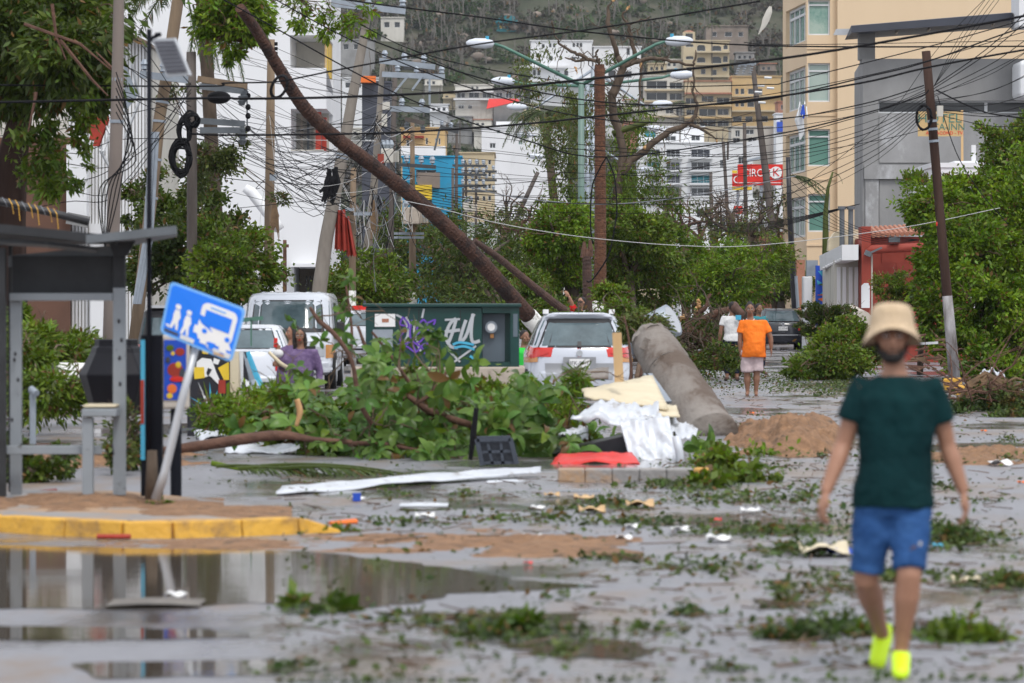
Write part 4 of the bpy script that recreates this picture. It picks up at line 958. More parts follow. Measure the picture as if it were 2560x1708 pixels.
mb=MB(); mb.add([at(1862,357,D),at(1898,350,D),at(1902,392,D),at(1866,402,D)],[(0,3,2,1)]); mb.build('board',M['frame_white'],root,solid=.25)
mb=MB(); mb.beam(at(1866,403,D),at(1902,394,D),.12); mb.build('ledge',M['galv'],root)
root=thing('shop_sign','small red ABIERTO sign low between the bare trees','sign',at(1846,533,185)); D=185; s=D/F
mb=MB(); mb.bb((X(1835),D,Zp(534)),(X(1857),D+.1,Zp(515))); mb.build('board',M['red_paint'],root)
text('ABIERTO',6.5*s,M['white_print'],root,face_cam(at(1846,527,D-.02)))
mb=MB(); mb.bb((X(1844),D+.02,0),(X(1848),D+.08,Zp(534))); mb.build('post',M['galv_dark'],root)
# white railing fence back right
root=thing('fence','white metal railing fence on the wall behind the dark poles','fence',at(1930,590,160)); D=160
for i in range(20):
    mb=MB(); a=1880+i*5.5; mb.beam(at(a,548,D),at(a,578,D),.025); mb.build('baluster',M['frame_white'],root)
mb=MB(); mb.beam(at(1878,549,D),at(1990,549,D),.05); mb.beam(at(1878,578,D),at(1990,578,D),.05); mb.build('rail',M['frame_white'],root)
mb=MB(); s=D/F; mb.bb((X(1870),D+.1,0),(X(1995),D+.4,Zp(579))); mb.build('base_wall',M['roof_tile'],root)
# long white rag hanging in the air on a wire
mb=MB(); mb.tube([at(1926,16,95),at(1924,30,95),at(1914,50,95),at(1908,66,95),at(1896,86,95)],[.03,.085,.075,.05,.01],n=7,flat=.25,jit=.25); mb.build('rag',M['offwhite'],label='long torn off-white rag hanging from the cables before the hill',cat='rag')
# ---------------------------------------------------------------- poles, palms, lamps
M['palm_red']=mat('palm_red',(.085,.034,.020),.9,c2=(.19,.085,.045),scale=9,bump=.9,bscale=26,stretch=(1,1,2.2),c3=(.045,.02,.014),s3=3)
M['palm_lean']=mat('palm_lean',(.042,.020,.015),.9,c2=(.105,.050,.034),scale=5,bump=.9,bscale=20,c3=(.03,.018,.016),s3=2.2,t3=(.5,.6))
M['palm_dark']=mat('palm_dark',(.045,.026,.022),.9,c2=(.10,.055,.042),scale=5,bump=.6,bscale=20)
def pole(label,pts,D,r,m,name='utility_pole',cat='pole',base_white=None,n=12,D2=None,group=None,ground=True,cap=None):
    """pts: picture points top to bottom (px); r: radius in px at each; runs on down to the ground"""
    D2=D if D2 is None else D2
    k=len(pts); P=[at(x,y,D+(D2-D)*i/(k-1))for i,(x,y)in enumerate(pts)]
    R=[q*D/F for q in r]
    if ground:
        d=P[-1]-P[-2]; t=P[-1].z/(P[-2].z-P[-1].z); P.append(P[-1]+d*(t+.02)); R.append(R[-1]*1.03)
    root=thing(name,label,cat,P[-1]if ground else P[0],group)
    mb=MB(); mb.tube(P,R,n=n); mb.build('shaft',M[m],root,smooth=True)
    if base_white is not None:
        a=None
        for i in range(len(P)-1):
            if P[i].z>=base_white>=P[i+1].z:
                t=(P[i].z-base_white)/(P[i].z-P[i+1].z); a=P[i].lerp(P[i+1],t); rr=R[i]+(R[i+1]-R[i])*t
        mb=MB(); mb.tube([a,P[-1]],[rr*1.03,R[-1]*1.03],n=n); mb.build('painted_base',M['white_paint'],root,smooth=True)
    return root,P,R
def bands(root,P,R,ts,m='galv'):
    for t in ts:
        L=len(P)-1; i=min(L-1,int(t*L)); q=P[i].lerp(P[i+1],t*L-i); rr=R[i]*1.12; d=(P[i+1]-P[i]).normalized()
        mb=MB(); mb.tube([q,q+d*.05],[rr,rr],n=10); mb.build('strap',M[m],root)
def arm(root,D,a,b,w=.12,ins=(),m='galv',up=1,h=None):
    """crossarm between picture points with insulators on it"""
    A,B=at(*a,D),at(*b,D); mb=MB(); mb.beam(A,B,w,h or w*1.2); cr=mb.build('crossarm',M[m],root)
    for t in ins:
        q=A.lerp(B,t); mb=MB()
        mb.tube([q,q+Vector((0,0,up*.10)),q+Vector((0,0,up*.12)),q+Vector((0,0,up*.2)),q+Vector((0,0,up*.22)),q+Vector((0,0,up*.32))],[.03,.03,.085,.06,.10,.05],n=8)
        mb.build('insulator',M['galv' if up>0 else 'galv_dark'],cr)
    return cr
def transformer(root,D,px,py,w,h,m='offwhite'):
    s=D/F; c=at(px,py,D); W_,H_=w*s,h*s
    mb=MB(); mb.box(c,(W_*.62,W_*.6,H_)); t=mb.build('transformer',M[m],root,bevel=.03)
    for i in range(5):
        mb=MB(); mb.box(c+Vector((W_*.34+i*W_*.055,0,-H_*.05)),(W_*.03,W_*.5,H_*.75)); mb.build('cooling_fin',M[m],t)
    for i in(-1,0,1):
        q=c+Vector((i*W_*.2,0,H_*.5)); mb=MB(); mb.tube([q,q+Vector((0,0,.12)),q+Vector((0,0,.25))],[.05,.09,.04],n=8); mb.build('bushing',M['galv'],t)

bl,P,R=pole('thick taupe grey pole left of the thin black solar lamp post',[(297,-60),(297,0),(292,300),(283,560),(279,700)],60,[13,13.5,16,17,18],'taupe_pole'); bands(bl,P,R,(.33,.36,.38,.4))
p2,P,R=pole('leaning split wooden pole with metal bands behind the solar panel',[(450,-60),(445,0),(415,200),(398,300),(378,500),(352,720)],80,[15,15,15,15,15,15],'wood_pole'); bands(p2,P,R,(.42,.5,.58,.66))
arm(p2,79.6,(350,186),(470,200),.12,(.1,.5,.9))
for k,(xa,xb)in enumerate(((362,350),(370,356),(378,363))):
    mb=MB(); mb.tube([at(xa+16,330,79.4),at(xa,600,79.4),at(xb-14,760,79.4)],.04,n=8); mb.build('conduit',M['galv'],p2)
p3,P,R=pole('upright wooden pole wrapped in tangled black cable behind the solar panel',[(478,130),(479,300),(480,470),(480,640)],84,[12,13,13,13],'wood_old')
for a,b in(((494,197),(618,216)),((500,216),(610,228)),((494,302),(612,310)),((500,326),(612,326))):arm(p3,83.6,a,b,.11,(.95,),'wood_pole' if a[1]<210 else 'galv_dark',up=-1)
for yy in(240,268,290,322):
    q=at(620,yy,83.6); mb=MB(); mb.ell(q,(.06,.06,.07),n=8,m=6); mb.build('insulator',M['black_rub'],p3)
mb=MB(); mb.tube([at(617,216,83.6),at(618,330,83.6)],.018,n=5); mb.build('guy_rod',M['galv_dark'],p3)
# black cable reels hanging on it
for(x,y,rx,ry,k)in((452,395,26,42,9),(462,330,16,30,5),(478,300,20,16,5)):
    root=thing('cable_coil',['big drooping black cable coil on the wooden pole beside the solar lamp post','upper black cable coil on the wooden pole','small round cable coil by the pole crossarms'][{9:0,5:1}[k]if x!=478 else 2],'cable coil',at(x,y,82))
    for q in range(k*2):
        c=(x+rnd(-4,4),y+rnd(-5,5)); ax_,ay_=rx*rnd(.6,1.05),ry*rnd(.7,1.1); pts=[at(c[0]+ax_*math.cos(t),c[1]+ay_*math.sin(t)+3*math.sin(3*t+q),82+.1*math.sin(t+q))for t in[2*math.pi*j/16 for j in range(17)]]
        mb=MB(); mb.tube(pts,.022,n=5); mb.build('loop',M['black_rub'],root,smooth=True)
mb=MB(); mb.ell(at(547,244,70),(.22,.2,.12),n=16,m=8); mb.build('splice_case',M['black_rub'],smooth=True,label='oval black splice case hanging on the cables right of the solar panel',cat='splice case')
q0=thing('cable_coil','neat black cable coil hanging in front of the leaning palm trunk','cable coil',at(698,217,62))
for i in range(4):
    pts=[at(698+(19+i)*math.cos(t+.4),217+(26+i)*math.sin(t),62+.03*i)for t in[2*math.pi*j/20 for j in range(21)]]
    mb=MB(); mb.tube(pts,.016,n=6); mb.build('loop',M['black_rub'],q0,smooth=True)

p4,P,R=pole('yellowish wooden pole with white base left of the palm trunk',[(678,99),(676,300),(674,500),(672,665)],95,[9,11,12,13],'wood_pole',base_white=2.5)
for yy in(110,122,134):
    mb=MB(); mb.tube([at(686,yy,94.8),at(694,yy,94.8)],.05,n=6); mb.build('insulator',M['black_rub'],p4)
mb=MB(); mb.tube([at(683,437,94.6),at(683,452,94.6)],.09,n=8); mb.build('meter',M['galv'],p4)
p5,P,R=pole('tall leaning tapered concrete pole with a long metal crossarm on top',[(923,5),(905,120),(880,250),(862,357),(838,480),(815,600),(798,730)],100,[9,11,13,14.5,16,17,18.5],'conc_pole'); bands(p5,P,R,(.27,.28,.46,.47))
arm(p5,99.7,(828,8),(1014,27),.16,(.06,.5,.96),'galv')
p6,P,R=pole('leaning round concrete pole with meter boxes behind the palm trunk',[(957,145),(950,260),(940,400),(928,557),(912,660)],112,[6,7.5,9,10.5,11.5],'conc_pole'); bands(p6,P,R,(.3,.32,.55))
for a,b,i_ in(((948,152),(1088,168),(.1,.45,.8)),((955,186),(1112,193),(.25,.55,.95)),((975,272),(1075,276),(.3,.8))):arm(p6,111.6,a,b,.13,i_)
for a,b in(((982,236),(1020,190)),((1030,226),(1056,190)),((1074,194),(1074,262))):
    mb=MB(); mb.beam(at(*a,111.5),at(*b,111.5),.06); mb.build('brace',M['galv'],p6)
for a,b in(((954,286),(968,316)),((956,256),(975,274))):
    mb=MB(); s_=111/F; mb.bb(tuple(at(a[0],b[1],111)),tuple(at(b[0],a[1],111.3))); mb.build('meter_box',M['offwhite'],p6)
transformer(p6,110.5,968,390,50,36)
mb=MB(); mb.bb(tuple(at(944,408,109.9)),tuple(at(960,385,110))); mb.build('warning_plate',M['red_wall'],p6)
p7,P,R=pole('slim brownish pole right behind the pole with the transformer',[(988,165),(984,300),(978,557),(975,680)],126,[6,6.5,7,7.5],'wood_old')
p8,P,R=pole('wooden pole with white painted foot before the green transformer box',[(1031,304),(1031,450),(1031,600),(1032,764)],118,[5,6.5,8,10],'wood_pole',base_white=2.0)
arm(p8,117.6,(1012,298),(1062,308),.1,(.1,.9),'wood_old',up=-1); arm(p8,117.6,(998,412),(1090,418),.09,(.2,.6,.9),'frame_dark'); arm(p8,117.6,(1086,376),(1100,320),.06,(),'galv_dark')
transformer(p8,117,1030,540,70,42,'conc_base')
for yy in(584,594):arm(p8,117.5,(985,yy),(1060,yy),.06,(),'galv')
p9,P,R=pole('slender dark pole with crossarms before the blue building',[(1142,330),(1141,450),(1140,640)],160,[3.5,4,4.5],'wood_old')
arm(p9,159.6,(1100,318),(1146,330),.14,(.1,.6),'frame_dark'); transformer(p9,158,1170,518,40,24)
for k,(x,y0,D_,r_)in enumerate(((1165,406,190,3),(1190,420,200,3.2),(1132,420,170,3.5),(1158,470,200,2.6))):
    pp,P,R=pole(['thin dark pole right of the blue building carrying ladder crossarms','thin dark pole with a lattice of crossarms before the beige building','brown pole close against the blue wall corner','far thin pole among the lattice of wires'][k],[(x,y0),(x,560),(x,660)],D_,[r_,r_,r_*1.2],'wood_old')
    if k<2:
        for yy in(y0+8,y0+30,y0+58):arm(pp,D_-.4,(x-34,yy),(x+52,yy+1),.1,(.1,.3,.5,.7,.9),'frame_dark',up=(-1)**(yy%2))
p10,P,R=pole('wooden pole with tall white painted foot beside the torn red banner',[(884,420),(881,560),(881,764)],104,[7,8.5,9],'wood_pole',base_white=2.0)
for yy,a,b in((524,862,886),(535,884,930)):arm(p10,103.7,(a,yy),(b,yy),.07,(),'galv')
p21,P,R=pole('short dark post beside the white building doorway',[(712,600),(712,690)],118,[4.5,5],'bark_red'); arm(p21,117.8,(704,615),(722,615),.08,(),'bark_red')
# torn red banner
root=thing('banner','torn red metal banner hanging from the wires beside the white-footed pole','banner',at(862,640,100))
for j,(a,b,c,d)in enumerate((((840,526),(862,524),(868,628),(836,624)),((862,545),(872,540),(892,640),(866,640)),((868,560),(872,560),(878,600),(872,600)))):
    mb=MB(); A,B,C_,D_=[at(*q,100+.1*j)for q in(a,b,c,d)]
    mb.sheet(lambda u,v:A.lerp(B,u).lerp(D_.lerp(C_,u),v)+Vector((0,.09*math.sin(u*14+j),.03*math.sin(u*23)*(v>.9))),14,6); mb.build('torn_sheet',M['red_cloth'],root,solid=.01)

p14,P,R=pole('dark leaning wooden pole with weathered white foot before the big right tree',[(2315,128),(2330,300),(2347,500),(2368,740),(2388,965)],79,[11,11.5,11.5,12.5,14],'wood_dark',ground=True)
d_=P[3]-P[2]
mb=MB(); a=P[3]+(P[4]-P[3])*0.0; mb.tube([a,P[3].lerp(P[4],.5),P[5]],[R[3]*1.04,R[3]*1.1,R[5]*1.04],n=12,jit=.02); mb.build('weathered_base',M['weathered'],p14,smooth=True)
bands(p14,P,R,(.20,.22,.25)); mb=MB(); mb.ell(at(2342,560,78.8),(.02,.02,.05),n=6,m=4); mb.build('marker',M['red_paint'],p14)
rc=thing('cable_coil','black cable coil hung on the right leaning pole over the hotel sign','cable coil',at(2308,290,78))
for i in range(6):
    pts=[at(2310+(18+rnd(-2,3))*math.cos(t),294+(30+rnd(-2,3))*math.sin(t),78+rnd(-.05,.05))for t in[2*math.pi*j/18 for j in range(19)]]
    mb=MB(); mb.tube(pts,.018,n=5); mb.build('loop',M['black_rub'],rc,smooth=True)
mb=MB(); mb.box(at(2350,278,78.6),(.12,.12,.22)); mb.build('junction_box',M['offwhite'],p14)
p15,P,R=pole('tall dark leaning pole with insulators left of the cream building',[(1880,146),(1898,300),(1914,430),(1929,557),(1947,714)],150,[5.5,7.5,9,9.5,10],'wood_old')
arm(p15,149.5,(1846,160),(1890,158),.1,(),'galv'); 
for(x,y)in((1850,160),(1866,160),(1884,158)):
    for j in range(5):
        q=at(x-2*j,y+6*j,149.3); mb=MB(); mb.ell(q,(.07,.07,.025),n=8,m=4); mb.build('insulator',M['galv'],p15)
for(x,y)in((1920,194),(1902,214),(1926,220),(1896,230),(1905,256)):
    mb=MB(); mb.tube([at(x-9,y,149.4),at(x+9,y+1,149.4)],.05,n=6); mb.build('insulator',M['frame_white'],p15)
p16,P,R=pole('blackened upright pole wrapped in cables right of the store sign',[(1970,393),(1974,520),(1980,640),(1986,752)],142,[5.5,6.5,8,8],'black_paint')
mb=MB(); mb.tube([at(1990,690,141.5),at(1995,770,141.5)],.06,n=8); mb.build('conduit',M['galv'],p16)
p17,P,R=pole('thin grey twin-topped pole left of the store sign',[(1808,354),(1814,450),(1822,600)],180,[4,4.3,4.6],'wood_old'); mb=MB(); mb.beam(at(1820,356,179.7),at(1819,400,179.7),.1); mb.build('arm',M['wood_old'],p17)
p18,P,R=pole('dark pole running up in front of the red store sign',[(1861,307),(1863,450),(1866,640)],170,[4.5,5,5.5],'wood_old')
p19,P,R=pole('thin pole before the white hotel lower floors',[(1777,430),(1778,560),(1778,660)],220,[4,4,4.4],'wood_old')
p20,P,R=pole('thin pole leaning hard to the left before the white block',[(1345,430),(1318,488),(1285,560)],170,[5,5.5,6],'wood_old')
for k,(x,y0,D_)in enumerate(((1700,470,230),(1660,500,240),(1905,470,210),(1645,520,250))):
    pole(['thin far pole left of the blue scrap','far pole behind the bright round tree','far pole just right of the store sign post','farthest thin pole above the round tree'][k],[(x,y0),(x+4,640)],D_,[3,3.2],'wood_old')

# ---- palms
def palm_trunk(label,pts,D,r,m,D2=None,white=None,name='palm_tree',ring=.085,n=12):
    D2=D if D2 is None else D2; k=len(pts)
    C_=[at(x,y,D+(D2-D)*i/(k-1))for i,(x,y)in enumerate(pts)]
    fine=[]; rad=[]
    for i in range(k-1):
        L=(C_[i+1]-C_[i]).length; m_=max(2,int(L/ring))
        p0=C_[max(i-1,0)]; p3=C_[min(i+2,k-1)]
        for j in range(m_):
            t=j/m_; a,b,c,d=p0,C_[i],C_[i+1],p3
            q=.5*((2*b)+(c-a)*t+(2*a-5*b+4*c-d)*t*t+(3*b-a-3*c+d)*t**3)
            rr=(r[i]+(r[i+1]-r[i])*t)*D/F
            fine.append(q); rad.append(rr*rnd(.96,1.01)); fine.append(q.lerp(C_[i+1],rnd(.2,.6)/m_)); rad.append(rr*rnd(1.0,1.07))
    fine.append(C_[-1]); rad.append(r[-1]*D/F)
    root=thing(name,label,'palm',C_[-1])
    mb=MB(); mb.tube(fine,rad,n=n,jit=.015); mb.build('trunk',M[m],root,smooth=False)
    return root,C_
pt,C_=palm_trunk('tall standing palm trunk with ringed red bark and white painted foot',[(1499,168),(1499,176),(1500,350),(1501,550),(1500,700),(1498,752)],88,[10,13,13.5,14.5,15.5,16],'palm_red')
P=[at(1498,752,88),at(1496,930,88)]
mb=MB(); a=Vector((P[0].x,88,P[0].z)); mb.tube([a,Vector((a.x,88,.6)),Vector((a.x,88,-.02))],[17*88/F,18*88/F,21*88/F],n=14); mb.build('painted_base',M['white_paint'],pt,smooth=True)
for i in range(6):
    mb=MB(); mb.tube([at(1490+4*i,178,88),at(1488+4*i+rnd(-3,3),178-rnd(4,16),88)],[.05,.008],n=4); mb.build('splinter',M['bark_red'],pt)
ps,C_=palm_trunk('broken palm stump with two splintered prongs beside the standing palm trunk',[(1467,640),(1468,700),(1470,780),(1470,935)],91,[11,12,13,15],'palm_dark')
for a,b in(((1459,645),(1460,604)),((1476,642),(1475,600)),((1468,640),(1468,622))):
    mb=MB(); mb.tube([at(*a,91),at((a[0]+b[0])/2+1,(a[1]+b[1])/2,91),at(*b,91)],[.07,.06,.03],n=6,jit=.2); mb.build('splinter',M['bark_red'],ps)
pl,C_=palm_trunk('long curved palm trunk leaning across the street over the green box',[(600,20),(640,75),(700,175),(760,268),(840,345),(940,420),(1060,515),(1170,620),(1260,720),(1330,800)],82,[13,14,15.5,17,18,19,20,20,21,22],'palm_lean',D2=88,n=14)
b0=C_[-1]; d=(C_[-1]-C_[-2]).normalized(); end=b0+d*(b0.z/-d.z+.05)
mb=MB(); mb.tube([b0-d*.15,b0.lerp(end,.6),end],[.208,.225,.25],n=14); mb.build('painted_base',M['white_paint'],pl,smooth=True)
p2_,C_=palm_trunk('thinner palm trunk lying parallel below the long leaning trunk',[(1185,602),(1240,640),(1320,705),(1395,765),(1435,790),(1500,850)],95,[7,8.5,9.5,10.5,11,11],'palm_dark',D2=97)
# palm fronds upper left (crown of palm hanging above solar panel)
def palm_crown(root,c,n,L,m='palm_leaf',up=.3,grav=1.0,arc=(0,2*math.pi),droopz=0):
    for i in range(n):
        a=arc[0]+(arc[1]-arc[0])*(i+rnd(-.2,.2))/n; mb=MB()
        frond(mb,c,(math.cos(a),math.sin(a)*.7,up+rnd(-.2,.4)-droopz),L*rnd(.8,1.15),grav=grav,lw=.03); mb.build('frond',M[m],root)
pr=thing('palm_tree','tall palm with drooping storm-torn fronds behind the solar panel','palm',(at(560,500,92).x,92,0))
mb=MB(); mb.tube([Vector((at(560,500,92).x,92,0)),at(520,200,92),at(500,-60,92)],[.2,.16,.14],n=10); mb.build('trunk',M['bark'],pr,smooth=True)
palm_crown(pr,at(500,-70,92),17,2.7,grav=1.5,up=.1)
mb=MB()
for k in range(9):
    frond(mb,at(470+12*k,20+rnd(-20,20),90),(rnd(-.25,.35),-.1,-1),rnd(1.4,2.1),grav=.4,lw=.03)
mb.build('frond',M['palm_leaf'],pr)
pr=thing('palm_tree','thin bending young palm in front of the cream building corner','palm',(at(2064,600,118).x,118,0))
mb=MB(); mb.tube([Vector((at(2062,740,118).x,118,0)),at(2064,600,118),at(2064,530,118),at(2070,470,118),at(2082,430,118)],[.13,.10,.08,.05,.03],n=8); mb.build('trunk',M['leaf_olive'],pr,smooth=True)
mb=MB(); frond(mb,at(2082,432,118),(.6,0,.1),.5,grav=2.5); mb.build('frond',M['palm_leaf'],pr)
for k in range(3):
    mb=MB(); frond(mb,at(1976,440,118),(1,-.1*k,.15-.15*k),1.3+.1*k,grav=1.1); mb.build('frond',M['palm_leaf'],pr)
pr=thing('palm_tree','green palm crown between the white block and the lamp poles','palm',(at(1330,600,150).x,150,0))
mb=MB(); mb.tube([Vector((at(1400,740,150).x,150,0)),at(1385,500,150),at(1362,285,150)],[.22,.17,.14],n=10); mb.build('trunk',M['bark'],pr,smooth=True)
palm_crown(pr,at(1362,285,150),16,2.2,grav=2.1,up=.2)
for k,(x,y,D_)in enumerate(((1668,470,320),(1700,700,400),(1290,285,700),(1150,300,700),(1700,255,880),(1780,60,980))):
    c=at(x,y,D_); pr=thing('palm_tree',['palm crown in front of the white hotel lower floors','far palm at the end of the street','tiny palm on the hillside below the red awning','tiny palm left on the lower hillside','tiny palm beside the cream terraces on the hill','tiny palm high on the hill near the brown house'][k],'palm',(c.x,D_,0 if D_<820 else hillz(c.x,D_)))
    mb=MB(); mb.tube([Vector((c.x,D_,pr.location.z)),c],[.2,.15],n=6); mb.build('trunk',M['bark_grey'],pr); palm_crown(pr,c,10,2.2 if D_<500 else 3,grav=2)

# ---- double-arm street lamps receding along the median
def lamp(D,px,ytop,hl,hr,m,label,rp=5.5):
    x=at(px,ytop,D).x; root=thing('street_lamp',label,'street lamp',(x,D,0),'double-armed street lamps along the median')
    mb=MB(); mb.tube([Vector((x,D,0)),Vector((x,D,at(px,ytop,D).z))],[.11*rp/7.5*1.3,.085*rp/7.5*1.3],n=12); mb.build('pole',M[m],root,smooth=True)
    mb=MB(); mb.tube([Vector((x,D,0)),Vector((x,D,.25))],[.22,.2],n=8); mb.build('base',M['galv_dark'],root)
    for(hx,hy),sg in((hl,-1),(hr,1)):
        if hx is None:continue
        e=at(hx-sg*30*108/D,hy+4,D); j=at(px,ytop+8,D); k=e-Vector((sg*.25,0,.08))
        am=MB(); am.tube([j,k,e],[.055,.045,.04],n=8); ao=am.build('arm',M['lamp_green' if D<150 else 'galv'],root,smooth=True)
        h=MB(); c=at(hx,hy+5,D); L=.36
        h.loft([((0,0,0),.02,.02),((0,0,.06),.10,.09),((0,0,.25),.15,.12),((0,0,.55),.14,.11),((0,0,.72),.09,.07),((0,0,.80),.03,.03)],n=10)
        T=Matrix.Translation(e)@Matrix.Rotation(sg*math.radians(88),4,'Y'); h.xf(T); h.build('lamp_head',M['lamp_head'],ao,smooth=True)
        if D<150:h=MB(); h.tube([e+Vector((sg*.2,0,.12)),e+Vector((sg*.2,0,.22))],.05,n=8); h.build('photocell',M['sky_blue'],ao)
lamp(108,1453,205,(1206,106),(1692,100),'lamp_pole','nearest double-armed street lamp with a green pole beside the palm trunk',5.6)
lamp(127,1469,208,(1262,200),(1700,184),'galv','second street lamp with its lower pair of lamp heads and grey pole',6)
lamp(150,1483,166,(1296,264),(1652,257),'galv','third street lamp whose grey pole touches the palm trunk',6.5)
lamp(176,1462,300,(1312,334),(1632,318),'galv','fourth street lamp with small heads lower down the row',5)
lamp(202,1470,340,(1342,388),(1614,420),'galv','farthest and smallest street lamp of the row',4)

# ---------------------------------------------------------------- cables
ORD=['first','second','third','fourth','fifth','sixth','seventh','eighth','ninth','tenth','eleventh','twelfth','thirteenth','fourteenth','fifteenth','sixteenth','seventeenth','eighteenth','nineteenth','twentieth','twenty-first','twenty-second','twenty-third']
def cable(pts,D,r=.016,m='black_rub',label=None,group=None,name='cable',D2=None,sag=0.0):
    D2=D if D2 is None else D2; k=len(pts)
    C_=[at(x,y,D+(D2-D)*i/max(1,k-1))for i,(x,y)in enumerate(pts)]
    out=[]
    for i in range(k-1):
        p0=C_[max(i-1,0)]; p3=C_[min(i+2,k-1)]; m_=6
        for j in range(m_):
            t=j/m_; a,b,c,d=p0,C_[i],C_[i+1],p3
            q=.5*((2*b)+(c-a)*t+(2*a-5*b+4*c-d)*t*t+(3*b-a-3*c+d)*t**3)
            q.z-=sag*4*t*(1-t); out.append(q)
    out.append(C_[-1]); mb=MB(); mb.tube(out,r,n=5); return mb.build(name,M[m],smooth=True,label=label,cat='cable',group=group)
cb=[
 ([(-300,262),(496,246),(600,247),(845,243),(1200,226),(1450,200),(1900,153),(2181,110),(2560,40),(2900,-30)],58,.020,'thickest black cable crossing the whole street from left to upper right'),
 ([(-300,210),(480,216),(560,208),(665,206),(720,200),(870,170),(1200,110),(1500,70),(1900,3)],62,.014,'cable rising right from the black coil before the palm trunk'),
 ([(480,335),(600,338),(975,332),(1300,311),(1493,291),(1900,247),(2156,207),(2324,168),(2560,125),(2900,70)],66,.018,'thick cable passing just above the leaning right pole top'),
 ([(760,-30),(868,0),(1200,43),(1485,82),(1900,114),(2560,116),(2900,110)],70,.015,'cable falling from the top centre and running level to the right edge'),
 ([(600,-60),(690,0),(921,121),(1200,228),(1514,300),(1900,302),(2150,262),(2310,214)],76,.013,'cable swinging down from the upper left to the right leaning pole'),
 ([(560,0),(657,53),(993,235),(1300,346),(1514,393),(1900,343),(2100,300),(2289,246),(2322,225)],78,.015,'cable crossing low over the standing palm trunk to the right pole'),
 ([(900,60),(1021,121),(1200,170),(1514,214),(1900,212),(1985,200),(2306,121),(2560,50),(2800,-20)],72,.011,'thinner cable dipping behind the palm trunk and rising to the right'),
 ([(900,90),(1200,195),(1514,256),(1860,256),(2181,189),(2324,152),(2560,68),(2800,0)],71,.014,'cable below it rising to the upper right corner'),
 ([(1021,121),(1300,240),(1514,264),(1650,262),(1900,240),(2250,170),(2560,80)],74,.008,'thin dark line beside the heavier rising cable'),
 ([(1860,106),(1985,112),(2560,102)],74,.007,'thin line crossing the cream building near its roof canopy'),
 ([(600,520),(1000,480),(1514,440),(1900,400),(2200,350),(2322,320)],80,.007,'thin line slanting up to the coil on the right pole'),
]
for pts,D_,r_,lab in cb:cable(pts,D_,r_,label=lab)
cable([(1000,500),(1100,521),(1200,548),(1325,573),(1486,596),(1700,614),(1900,613),(2245,571),(2500,520)],84,.008,'wire_white','long pale wire sagging across the middle of the street')
cable([(1180,470),(1300,495),(1510,511),(1736,489),(1990,440)],86,.012,'wire_grey','grey cable sagging in front of the palm trunk above the round tree')
cable([(1516,393),(1500,420),(1480,470),(1476,560),(1482,610)],86,.018,label='thick black cable dropping down the left side of the standing palm trunk')
cable([(1516,393),(1535,440),(1542,510),(1538,560),(1520,640),(1480,700),(1466,702)],85.5,.018,label='black cable hanging in a loop right of the standing palm trunk')
G1='black wires bundled low across the middle of the street'
for i in range(7):
    y=500+i*6; cable([(1000,y-40+i*2),(1200,y),(1400,y+22+rnd(-3,3)),(1700,y+48-i*2),(1900,y+58-i*3),(2150,y+10-6*i)],120+i,.010,label=ORD[i]+' from the top of the low black wires crossing before the round trees',group=G1)
G2='thin wires fanning from the right leaning pole'
for i in range(11):
    e=(2560+100,-60+i*36+rnd(-15,15)); mid=((2322+e[0])/2,(220+i*7+e[1])/2+rnd(8,30))
    cable([(2325,222+i*6),mid,e],79,rnd(.006,.011),label=ORD[i]+' from the top of the thin wires fanning right from the leaning dark pole',group=G2)
G3='wires running left from the right leaning pole'
for i in range(12):
    e=(1560-30*i,250+i*26+rnd(-10,10)); cable([(2322,215+i*6),(2160,265+i*14+rnd(-5,5)),(1860,300+i*20+rnd(-10,10)),e],80,rnd(.005,.010),label=ORD[i]+' from the top of the wires running left from the leaning dark pole',group=G3)
cable([(2500,-40),(2400,60),(2330,140),(2210,300),(2000,470),(1860,560)],90,.007,label='thin steep wire from the top right down across the grey building')
for i in range(4):cable([(2520-i*12,-30),(2430-i*10,90),(2335,215)],84,.006,label=ORD[i]+' from the right of the steep thin wires dropping to the leaning dark pole',group='steep thin wires at the right pole')
cable([(2340,225),(2410,260),(2480,285),(2600,300)],78,.016,label='thick frayed cable running right from the leaning dark pole')
cable([(2344,240),(2390,380),(2450,480),(2520,560)],79,.010,label='wire dropping right from the pole into the big right tree')
G4='thin wires across the low right buildings'
for i in range(6):cable([(1976,430+i*22),(2090,540+i*8),(2200,585+i*5),(2300,600)],106,.007,label=ORD[i]+' from the top of the wires sagging from blackened pole over red building',group=G4)
G5='thin parallel wires over the street between far poles'
for i in range(16):
    y=300+i*17; cable([(975+rnd(-20,40),y),(1250,y+rnd(10,40)),(1600,y+rnd(0,60)),(1880,y-rnd(-20,30))],124+rnd(-3,3),.008,label=ORD[i]+' from the top of the thin parallel wires over the middle of the street',group=G5)
# left tangle: many slack wires between the leaning poles
G6='slack wires tangled between the leaning poles on the left'
anc=[(478,210),(480,330),(478,430),(618,330),(674,300),(674,430),(840,470),(850,400),(870,330),(940,330),(945,300),(980,270),(885,430),(885,530),(1031,330),(1031,450),(740,470),(930,470),(560,340)]
rs=random.Random(5)
for i in range(120):
    a,b=rs.sample(anc,2)
    if abs(a[0]-b[0])<60 or abs(a[0]-b[0])>420:continue
    sg=rs.choice([5,12,30,70,120])*rs.random()+4; D_=rs.uniform(86,112)
    m_=((a[0]+b[0])/2+rs.uniform(-20,20),(a[1]+b[1])/2+sg)
    cable([(a[0],a[1]+rs.uniform(-25,25)),m_,(b[0],b[1]+rs.uniform(-25,25))],D_,rs.choice([.006,.008,.011]),rs.choice(['black_rub','wire_grey','black_rub','wire_white'])if sg>12 else 'black_rub','one of the slack wires tangled between the leaning poles on the left',G6)
G7='long straight wires in front of the white left building'
